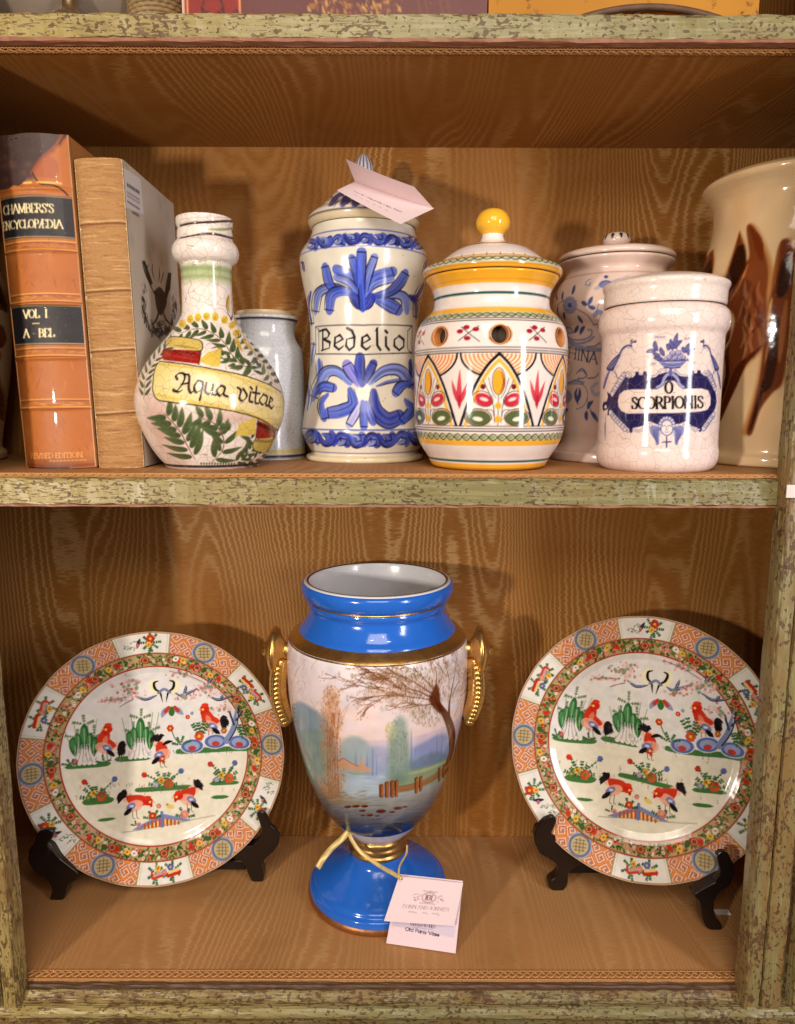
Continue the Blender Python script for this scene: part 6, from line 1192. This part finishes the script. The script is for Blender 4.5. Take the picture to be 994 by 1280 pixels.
    def rooster(x, y, f, s=1., down=False, tail=(60, 40)):
        m = lambda dx, dy: (x+f*dx*s, y+dy*s)
        def e(dx, dy, rx, ry, k, a=1., r=0.): q = m(dx, dy); c.ell(q[0], q[1], rx*s, ry*s, k, a, f*r)
        tx, ty = tail
        e(-tx*.62, ty*.55, 20, 16, (.93, .70, .62), .9); e(-tx, ty, 25, 19, PBK, 1, -.5)
        for i in range(7): a = -2.6+i*.42; q = m(-tx, ty); c.stroke([q, (q[0]+f*27*s*cos(a)*1., q[1]+24*s*sin(a)*.95)], 5, PBK, 1, 'out', n=3)
        e(-14, 24, 34, 22, (.90, .58, .48), .95, .4); e(-20, 18, 27, 16, (.80, .24, .13), 1, .35); e(2, 6, 24, 22, (.80, .19, .10)); e(8, 14, 19, 17, (.90, .45, .36), .8)
        e(2, 0, 17, 15, (.83, .25, .14))
        hx, hy = (14, 30) if down else (6, -26); e(hx*.6, hy*.6, 14, 15, (.80, .18, .10)); e(hx, hy, 14, 12, (.80, .14, .09)); e(hx+3, hy-10, 12, 6, (.83, .20, .12)); e(hx+9, hy+9, 5, 6, (.78, .12, .08)); e(hx+14, hy, 5, 3, (.85, .70, .4))
        e(-18, 36, 20, 11, (.40, .46, .68), 1, .5); e(-20, 33, 9, 5, (.80, .82, .88), .9, .5); e(-32, 46, 20, 8, PBK, 1, .5)
        for q in (-4, -18): c.stroke([m(q, 42), m(q-3, 62), m(q+6, 66)], 2.5, (.45, .34, .26), .9)
    rooster(335, 410, 1, 1., tail=(-58+0, 42)) if False else None
    def roo(parts):
        for p in parts: c.ell(*p)
    # rooster facing right with its tail to the right behind (upper left)
    def bird2(hx, hy, bx, by, tx, ty, f):
        c.ell((bx+tx)/2, (by+ty)/2+2, 22, 15, (.93, .74, .66), .95); ox_, oy_ = tx-(tx-bx)*.30, ty-(ty-by)*.30; dv = np.array([tx-bx, ty-by], float); dv /= np.hypot(*dv)
        for i in range(9):
            a_ = math.atan2(dv[1], dv[0])+(i-4)*.26; e_ = np.array([cos(a_), sin(a_)]); l_ = random.uniform(22, 31)
            c.stroke([(ox_, oy_), (ox_+e_[0]*l_*.6, oy_+e_[1]*l_*.6-4), (ox_+e_[0]*l_, oy_+e_[1]*l_+5)], 11, random.choice((PBK, (.12, .10, .12))), 1, 'both', n=4)
        c.stroke([(hx, hy), ((hx+bx)/2+f*-4, (hy+by)/2), (bx, by), ((bx+tx)/2, (by+ty)/2)], 40, (.79, .21, .12), 1, 'both'); c.stroke([((hx*.6+bx*.4), (hy*.6+by*.4)+8), (bx, by+10)], 17, (.92, .55, .44), .8, 'both'); c.ell(bx-f*2, by+20, 30, 19, (.91, .66, .56), .85, .3*f)
        c.ell(hx, hy, 17, 14, (.80, .15, .09)); c.ell(hx+f*2, hy-13, 13, 7, (.84, .22, .12)); c.ell(hx-f*6, hy+2, 4, 4, (.93, .82, .5)); c.stroke([(hx-f*14, hy), (hx-f*21, hy+3)], 4, (.85, .68, .38)); c.ell(hx-f*10, hy+13, 5, 7, (.76, .12, .08))
        c.ell(bx+f*10, by+22, 18, 11, (.42, .48, .70), 1, .6*f); c.ell(bx+f*8, by+20, 8, 4, (.85, .86, .9), .9); c.stroke([(bx+f*8, by+28), (bx+f*22, by+40), (bx+f*34, by+50)], 15, PBK, 1, 'leaf')
        for q in (-6, 8): c.stroke([(bx+q, by+36), (bx+q+2, by+60), (bx+q+9, by+64)], 2.4, (.42, .32, .25), .9)
    bird2(343, 384, 330, 428, 396, 455, 1); bird2(676, 332, 694, 372, 746, 380, 1); bird2(520, 494, 524, 462, 510, 424, -1)
    bird2(474, 640, 425, 632, 386, 612, -1); bird2(578, 628, 614, 622, 650, 590, 1)
    c.stroke([(530, 448), (545, 440), (560, 438)], 12, PBK, 1, 'both')
    # rocks, trunk, blossom branches, magpies, butterfly
    for x, y in ((630, 458), (712, 446), (795, 452)): c.ell(x, y, 42, 26, (.86, .86, .88), .9); c.ell(x, y, 38, 23, PBL); c.ell(x, y, 27, 16, (.58, .63, .78)); c.ell(x, y+8, 14, 9, (.72, .24, .20))
    c.stroke([(752, 445), (772, 410), (782, 370), (790, 322)], 24, (.47, .53, .70), 1, 'out'); c.stroke([(760, 445), (783, 408), (793, 370), (796, 325)], 4, PBK, .95); c.stroke([(778, 390), (768, 360), (764, 345)], 7, (.2, .22, .36)); c.stroke([(786, 375), (804, 350), (810, 340)], 6, (.2, .22, .36)); sprig(808, 440, 4, 50, spread=.9); sprig(660, 430, 4, 60, spread=1.1); flower(655, 425, 17, (.76, .30, .18)); flower(617, 357, 8, PRED); flower(632, 345, 6, (.5, .55, .7)); flower(556, 393, 12, PRED); c.stroke([(560, 400), (572, 430), (590, 450)], 3, PGR); sprig(590, 452, 4, 34); flower(742, 410, 11, (.72, .38, .22))
    for P in ([(440, 278), (475, 290), (512, 278)], [(575, 272), (600, 282), (652, 262)], [(690, 285), (725, 302), (770, 288)], [(690, 245), (702, 228), (710, 222)], [(605, 280), (612, 262), (614, 250)], [(735, 300), (742, 284)]): c.stroke(P, 10, (.13, .14, .25), 1, 'both'); c.stroke([(x, y-1) for x, y in P], 4.5, (.55, .60, .76), .9, 'both')
    for cx, cy, n, rx, ry in ((420, 252, 70, 52, 30), (350, 288, 24, 50, 10), (680, 262, 70, 58, 26), (610, 205, 32, 60, 16), (740, 335, 30, 44, 20), (610, 290, 24, 44, 10), (430, 225, 16, 26, 8)):
        for _ in range(n): x, y = cx+random.gauss(0, .45)*rx, cy+random.gauss(0, .45)*ry; r = random.uniform(3, 6); c.ell(x, y, r, r*.9, random.choice(((.87, .68, .66), (.84, .58, .58), (.90, .78, .75), (.70, .38, .38))), .8, 0, 8); 
        for _ in range(n//9): x, y = cx+random.gauss(0, .35)*rx, cy+random.gauss(0, .35)*ry; c.ell(x, y, 6, 6, (.48, .60, .48), .9, 0, 9)
    c.stroke([(385, 312), (410, 298), (432, 288)], 3, (.45, .2, .2), .8); c.stroke([(320, 292), (360, 285), (410, 280)], 3, (.45, .2, .2), .7); c.stroke([(560, 195), (620, 212), (680, 240)], 3, (.45, .2, .2), .6)
    for s_ in (-1, 1): c.stroke([(538+s_*10, 272), (538+s_*36, 262), (538+s_*40, 236), (538+s_*22, 228)], 21, (.93, .90, .74), 1, 'both'); c.stroke([(538+s_*12, 268), (538+s_*30, 256), (538+s_*34, 236), (538+s_*20, 229)], 9, PBK, 1, 'both'); c.stroke([(538+s_*12, 274), (538+s_*6, 302)], 7, PBK, 1, 'out')
    c.stroke([(518, 270), (538, 258), (558, 270)], 9, (.42, .46, .62), .9); c.ell(562, 335, 11, 17, (.22, .42, .16)); c.stroke([(550, 325), (534, 340), (528, 355)], 19, (.55, .60, .74), 1, 'drop'); c.stroke([(575, 325), (590, 338), (602, 348)], 19, (.55, .60, .74), 1, 'drop'); c.stroke([(552, 322), (540, 335)], 12, (.74, .24, .14)); c.stroke([(573, 322), (584, 334)], 12, (.74, .24, .14))
    # clumps, fence, chick
    for x, y, a1, a2 in ((300, 622, (260, 560, PRED), (362, 556, PBL)), (530, 592, (463, 548, PRED), (590, 542, PBL)), (740, 586, (692, 524, PRED), (778, 524, PBL))):
        sprig(x, y, 7, 50, spread=2.7); flower(x+16, y-10, 17, (.78, .32, .18), (.3, .5, .2)); flower(x-10, y-22, 12, PYE, PRED); flower(x-28, y-8, 10, (.60, .62, .76) if x > 400 else (.42, .52, .26))
        for fx, fy, k in (a1, a2): c.stroke([(x, y-10), (fx, fy)], 2.2, PGR, .9); [c.stroke([(x+(fx-x)*t, y-10+(fy-y+10)*t), (x+(fx-x)*t+7, y-14+(fy-y+10)*t)], 6, PGR, .9, 'leaf', n=3) for t in (.4, .55, .7, .85)]; flower(fx, fy, 10, k, k)
    c.fill([(415, 734), (520, 684), (622, 712), (590, 716), (520, 702), (450, 735)], (.45, .51, .70), .95); c.fill([(450, 733), (520, 702), (592, 715), (585, 722), (520, 728)], (.92, .80, .52))
    for i, x in enumerate(range(460, 590, 13)): yt = 700+abs(x-520)*.30; c.stroke([(x, yt), (x, 731-(x-460)*.07)], 7.5, (.72, .32, .12), 1, smooth=False)
    c.stroke([(520, 680), (520, 728)], 10, (.42, .48, .70)); c.stroke([(385, 738), (440, 736), (560, 722), (705, 700)], 2.6, (.55, .50, .46), .8); sprig(490, 700, 4, 34); flower(488, 690, 13, PRED); flower(510, 658, 9, PPK); sprig(602, 704, 4, 36); flower(598, 692, 15, PPK); sprig(430, 720, 3, 20); flower(440, 718, 9, PPK, PBL); c.ell(550, 662, 15, 8, (.88, .78, .42), 1, .3); c.ell(540, 655, 6, 5, (.85, .74, .36)); c.ell(540, 654, 2, 2, PBK)
    [c.stroke([(x, y), (x+random.uniform(-5, 5), y-random.uniform(5, 13))], 2.4, random.choice(((.2, .4, .2), (.4, .3, .25), (.75, .35, .3), (.3, .35, .55))), .55) for x, y in [(random.uniform(230, 780), random.choice((500, 484, 470, 590, 622))+random.uniform(-18, 6)) for _ in range(90)]]
    c.grain(.018, 13)

    return cv
M_PLATE = glaze('famille_rose_porcelain', .10, 0, wob=.35)
n = 360; g = np.linspace(-1, 1, n); A_, B_ = np.meshgrid(g, g)
big = np.abs(A_) > np.abs(B_); r_ = np.where(big, A_, B_); with_ = np.where(big, B_/np.where(A_ == 0, 1, A_), A_/np.where(B_ == 0, 1, B_)); phi = np.where(big, with_*pi/4, pi/2-with_*pi/4)
PX = r_*np.cos(phi); PZ = r_*np.sin(phi); rr_ = np.hypot(PX, PZ)
prof_r = [0, .60, .66, .70, .74, .80, .90, .98, 1.0]; prof_y = [.0185, .0180, .0165, .0135, .0110, .0092, .0050, .0016, .0012]
dep = np.interp(rr_, np.linspace(0, 1, 200), np.interp(np.linspace(0, 1, 200), prof_r, prof_y)); 
ang = np.arctan2(PX, PZ); lob = 1+.0012*np.cos(ang*24)*np.clip((rr_-.9)*10, 0, 1)
F1 = np.stack([PX*PR*lob, dep, PZ*PR*lob], -1).reshape(-1, 3)
m = 60; g2 = np.linspace(-1, 1, m); A2, B2 = np.meshgrid(g2, g2); bg2 = np.abs(A2) > np.abs(B2); r2 = np.where(bg2, A2, B2); w2 = np.where(bg2, B2/np.where(A2 == 0, 1, A2), A2/np.where(B2 == 0, 1, B2)); p2 = np.where(bg2, w2*pi/4, pi/2-w2*pi/4)
QX = r2*np.cos(p2); QZ = r2*np.sin(p2); rq = np.hypot(QX, QZ); dq = np.interp(rq, prof_r, prof_y)+.0042*np.clip((1-rq)*20, 0, 1)+.0012+.004*((rq > .5) & (rq < .58))
F2 = np.stack([QX*PR, dq, QZ*PR], -1).reshape(-1, 3)
# rim strip between the two faces
ta = np.linspace(0, 2*pi, 240, endpoint=False); lb = 1+.0012*np.cos(ta*24); S1 = np.stack([PR*lb*np.sin(ta), np.full(240, .0012), PR*lb*np.cos(ta)], -1); S2 = np.stack([PR*1.004*lb*np.sin(ta), np.full(240, .0026), PR*1.004*lb*np.cos(ta)], -1); S3 = np.stack([PR*.998*np.sin(ta), np.full(240, .0040), PR*.998*np.cos(ta)], -1)
Vp = np.vstack([F1, F2, S1, S2, S3]); g1 = grid_faces(n, n); gq = grid_faces(m, m)[:, ::-1]+n*n; gs = grid_faces(3, 240, True)+n*n+m*m
def plate_mesh(seed, wob_):
    cv = paint_plate(seed, wob_); K1 = cv.sample(430+PX*430*.999, 430-PZ*430*.999).reshape(-1, 3)
    Kp = np.vstack([K1, np.full((m*m, 3), .88), np.tile((.60, .42, .26), (720, 1))]); pme = mesh_np('plate', Vp, np.vstack([g1, gq, gs])); set_col(pme, Kp); pme.materials.append(M_PLATE); return pme
def place(o, C_, a, t, spin):
    a, t, s_ = radians(a), radians(t), radians(spin); e1 = np.array([cos(a), sin(a), 0]); bk_ = np.array([-sin(a), cos(a), 0]); e2 = np.array([0, 0, cos(t)])+bk_*sin(t)
    x_ = e1*cos(s_)-e2*sin(s_); z_ = e1*sin(s_)+e2*cos(s_); y_ = np.cross(z_, x_)
    o.matrix_world = Matrix(((x_[0], y_[0], z_[0], C_[0]), (x_[1], y_[1], z_[1], C_[1]), (x_[2], y_[2], z_[2], C_[2]), (0, 0, 0, 1)))
    return e1, e2, y_
pl = bpy.data.objects.new('plate', plate_mesh(3, 0.)); COL.objects.link(pl); tag(pl, 'famille rose plate with roosters and cabbages, left of the blue vase', 'plate', 'rooster plates on easels')
CL = (-.2908, .146, .1743); eL = place(pl, CL, 7, 6.7, 0)
pr = pl.copy(); pr.data = plate_mesh(8, 1.); COL.objects.link(pr); pr['label'] = 'famille rose plate with roosters and cabbages, right of the blue vase'
CRr = (.3134, .1405, .195); eR = place(pr, CRr, -12, 14.6, 4)
# ------------------------------------------------------------------ black plate easels
M_EBON = simple('ebonised_wood', (.010, .006, .005), .28, 0, 80, .4, .1)
def easel(label, arms, C_, e, sc=2.686):
    st_ = empty('plate_stand', (C_[0], C_[1], 0), label, 'plate stand', 'black easels under the plates')
    for (ox, oy), hook, leg, foot_px in arms:
        fp = atz(*foot_px, 0.0); hx = at(ox+hook[0][0]/sc, oy+hook[0][1]/sc, C_[1])
        # depth of the plate rim at the hook
        e1, e2, yv = e; nrm = yv; rimP = np.array([hx[0], 0, hx[2]]); Yr = C_[1]-((rimP[0]-C_[0])*nrm[0]+(rimP[2]-C_[2])*nrm[2])/nrm[1]
        ytop = oy+min(p[1] for p in hook)/sc; ybot = foot_px[1]
        def Yat(py): return Yr-.010+(fp[1]-Yr+.010)*np.clip((py-ytop)/(ybot-ytop), 0, 1)
        def slab(name, poly, th, fwd=0.):
            P = catmull(np.array(poly+[poly[0]], float), 4)[:-1]; n_ = len(P); px = ox+P[:, 0]/sc; py = oy+P[:, 1]/sc; Fp = np.array([at(a_, b_, Yat(b_)-fwd) for a_, b_ in zip(px, py)]); Fp[:, 2] = np.maximum(Fp[:, 2], .0003)
            Bp = Fp+np.array([0, th, 0]); cen = Fp.mean(0); F_ = [tuple(range(n_))[::-1], tuple(range(n_, 2*n_))]+[(k, (k+1) % n_, n_+(k+1) % n_, n_+k) for k in range(n_)]
            o = link(name, mesh_py(name, np.vstack([Fp, Bp]), F_), M_EBON, st_); bevel(o, .0022, 3); return o
        slab('hook', hook, .0075, .002); slab('leg', leg, .016)
    xs = sorted(atz(*a[3], 0)[0] for a in arms); ym = C_[1]+.02
    b = MB(); b.box(xs[0]+.02, xs[1]-.02, ym+.008, ym+.020, .006, .020); bevel(b.build('crossbar', M_EBON, st_), .002)
    b = MB(); b.tube([(C_[0], ym+.022, .012), (C_[0], ym+.045, .075), (C_[0], ym+.050, .16)], .006, 10); b.build('back_rest', M_EBON, st_, True)
easel('black easel under the left rooster plate, its left foot deep in shadow', [
    ((0, 770), [(860, 664), (880, 658), (896, 676), (906, 700), (928, 722), (936, 752), (928, 780), (890, 790), (850, 770), (878, 735), (872, 700)],
     [(936, 752), (926, 784), (898, 812), (880, 836), (886, 878), (876, 897), (850, 895), (832, 865), (818, 830), (780, 812), (800, 780), (860, 768), (900, 730)], (324, 1103)),
    ((0, 770), [(120, 738), (136, 722), (172, 720), (178, 742), (160, 768), (168, 795), (130, 830), (98, 815), (96, 790), (112, 765)],
     [(96, 790), (112, 770), (160, 775), (200, 815), (262, 865), (258, 885), (228, 905), (217, 945), (195, 960), (168, 952), (174, 920), (160, 890), (118, 860), (96, 825)], (70.7, 1125.5))], CL, eL)
easel('black easel under the right rooster plate', [
    ((624, 750), [(150, 737), (178, 727), (193, 740), (186, 765), (178, 785), (195, 815), (160, 850), (128, 835), (118, 800), (130, 762)],
     [(118, 800), (132, 770), (178, 785), (230, 835), (285, 880), (255, 898), (234, 918), (230, 955), (210, 980), (185, 978), (166, 962), (172, 945), (192, 930), (200, 912), (193, 888), (168, 870), (134, 848)], (696.6, 1114)),
    ((624, 750), [(732, 858), (745, 847), (768, 850), (780, 872), (792, 898), (790, 930), (765, 960), (725, 950), (742, 915), (736, 885)],
     [(790, 925), (772, 960), (738, 986), (722, 1020), (726, 1060), (747, 1090), (748, 1106), (720, 1111), (694, 1096), (682, 1060), (672, 1012), (655, 992), (690, 968), (745, 940)], (894, 1163))], CRr, eR)
b = MB(); q = atz(904, 1140, .001); b.box(q[0]-.010, q[0]+.008, q[1]-.004, q[1]+.004, .0004, .0016); tag(b.build('white_piece', simple('plain_white', (.75, .72, .68), .7), None), 'small white paper scrap on the silk beside the right easel foot', 'paper scrap')  # thin flat white box, added for an unidentified small thing

# ------------------------------------------------------------------ things standing on the top shelf (only their feet show)
ZS = zt1+.0005
M_BRASS = gold('dull_brass', (.42, .30, .17), .32)
p = at(79, 19, .03); lathe_name = empty('candlestick', (p[0], .045, ZS), 'dull brass candlestick with a bun foot on the top shelf at far left', 'candlestick')
lathe_plain('stem', p[0], .045, [(.002, ZS+.0004), (.020, ZS), (.022, ZS+.004), (.022, ZS+.010), (.017, ZS+.018), (.008, ZS+.026), (.006, ZS+.05), (.010, ZS+.06), (.006, ZS+.075), (.006, ZS+.16), (.014, ZS+.165), (.014, ZS+.19), (.001, ZS+.19)], M_BRASS, lathe_name)
M_GREYC = simple('taupe_glaze', (.20, .155, .115), .25, 0, 20, .35)
bx_ = at(85, 15, .12)[0]; bowl = empty('bowl', (bx_, .14, ZS), 'taupe glazed bowl with dark green rim line behind the candlestick', 'bowl')
lathe_plain('body', bx_, .14, [(.02, ZS), (.055, ZS), (.058, ZS+.004), (.075, ZS+.02), (.098, ZS+.06), (.102, ZS+.11), (.096, ZS+.112), (.07, ZS+.02), (.002, ZS+.012)], M_GREYC, bowl)
p = at(199, 10, .09); bsk = empty('basket', (p[0], .09, ZS), 'small ribbed tan basket between the bowl and the red box', 'basket')
M_WICK = simple('tan_wicker', (.30, .20, .09), .6, 0, 200, .4, .4)
for k in range(18): b = MB(); b.tube([(p[0]+.028*cos(t)*(1+.02*sin(t*24+k*pi)), .09+.028*sin(t)*(1+.02*sin(t*24+k*pi)), ZS+.0022+k*.0042) for t in np.linspace(0, 2*pi, 72)], .0022, 6, False); b.build('coil', M_WICK, bsk, True)
# red painted box
xa = at(228, 15, .02)[0]; xm = at(303, 15, .02)[0]; xb = at(609, 15, .02)[0]
cv = Canvas(700, 240, (.34, .10, .085)); c = cv; wA = 700*(xm-xa)/(xb-xa)
c.fill([(0, 0), (8, 0), (8, 240), (0, 240)], (.78, .62, .58)); c.fill([(12, 0), (wA-4, 0), (wA-4, 240), (12, 240)], (.50, .09, .035)); c.stroke([(14, 0), (14, 240)], 5, (.85, .5, .3)); c.stroke([(wA-4, 0), (wA-4, 240)], 5, (.85, .5, .3))
for P in ([(50, 238), (46, 215), (60, 190)], [(50, 215), (75, 222), (95, 210), (85, 190)], [(95, 210), (105, 235)], [(110, 230), (125, 215), (135, 226), (124, 236)], [(60, 190), (90, 170), (80, 130), (60, 150)]): c.stroke(P, 3.4, (.12, .04, .04))
for _ in range(60): c.soft(random.uniform(wA, 700), random.uniform(0, 240), 30, 14, random.choice(((.24, .07, .06), (.42, .17, .14), (.38, .13, .10))), .5)
for _ in range(160): c.ell(random.uniform(wA+150, wA+360), random.choice((random.gauss(208, 7), random.uniform(60, 180))), random.uniform(2, 7), random.uniform(1.5, 3.5), random.choice(((.74, .55, .24), (.58, .38, .14), (.40, .16, .08))), .85, random.uniform(0, 3))
for x in (540, 556, 590, 606): c.stroke([(x-20, 150), (x, 200), (x+14, 240)], 5, (.40, .18, .10), .8)
rb = empty('painted_box', ((xa+xb)/2, .07, ZS), 'red lacquer box with a black drawn figure and gold ornament on the top shelf', 'box')
V_ = np.zeros((60, 170, 3)); V_[..., 0] = np.linspace(xa, xb, 170)[None]; V_[..., 1] = .0195; V_[..., 2] = np.linspace(ZS+.13, ZS+.0005, 60)[:, None]
painted_sheet('front', V_, cv, glaze('red_lacquer', .55, 0), rb)
b = MB(); b.box(xa, xb, .020, .14, ZS, ZS+.13); b.build('case', simple('red_lacquer_plain', (.32, .06, .04), .3), rb)
# yellow lacquer stand with an arched apron
xa = at(611, 15, .02)[0]; xb = at(949, 15, .02)[0]; xc_ = (xa+xb)/2
M_YEL = (lambda n: n.set(n.mix(n.ramp(n.noise(n.obj(), 60, 5, .7), .58, .70), n.mix(n.noise(n.obj(), 9, 4), (.32, .125, .014), (.48, .22, .026)), (.09, .032, .010)), .6, 0, spec=.2))(N('yellow_lacquer'))
ys = empty('lacquer_stand', (xc_, .09, ZS), 'yellow ochre lacquer stand with arched dark apron on the top shelf at right', 'stand')
x0, x1 = at(700, 15, .02)[0], at(925, 15, .02)[0]; T = np.linspace(0, 1, 17); top_ = [(x0+(x1-x0)*t, ZS+.0175*math.sin(pi*t)**.75) for t in T]
poly = [(xa, ZS), (x0, ZS)]+top_[1:-1]+[(x1, ZS), (xb, ZS), (xb, ZS+.10), (xa, ZS+.10)]
V = [(x, .021, z) for x, z in poly]+[(x, .040, z) for x, z in poly]; n_ = len(poly)
me = mesh_py('apron', V, [tuple(range(n_))[::-1], tuple(range(n_, 2*n_))]+[(k, (k+1) % n_, n_+(k+1) % n_, n_+k) for k in range(n_)]); link('apron', me, M_YEL, ys)
b = MB(); b.tube([(x, .0205, z) for x, z in top_], .0030, 8); b.build('apron_moulding', M_WOOD, ys, True)
b = MB(); b.box(xa, xb, .04, .20, ZS+.06, ZS+.10); b.box(xa, xa+.02, .04, .20, ZS, ZS+.06); b.box(xb-.02, xb, .04, .20, ZS, ZS+.06); b.build('carcass', M_YEL, ys)
p = at(796, 15, .03)[0]; lathe_plain('drop_finial', p, .031, [(.004, ZS+.018), (.004, ZS+.012), (.007, ZS+.008), (.007, ZS+.004), (.001, ZS+.0005)], M_REDWOOD, ys, 20)
# paper label hanging on the right post
b = MB(); q = at(991, 614, -.0225); b.box(q[0]-.006, q[0]+.03, -.0235, -.0222, q[2]-.006, q[2]+.006); b.box(q[0]+.004, q[0]+.02, -.0240, -.0236, q[2]-.002, q[2]+.002)
tag(b.build('paper_label', simple('pink_paper', (.72, .60, .56), .7)), 'small pale paper label pinned to the right post beside the middle shelf', 'label')
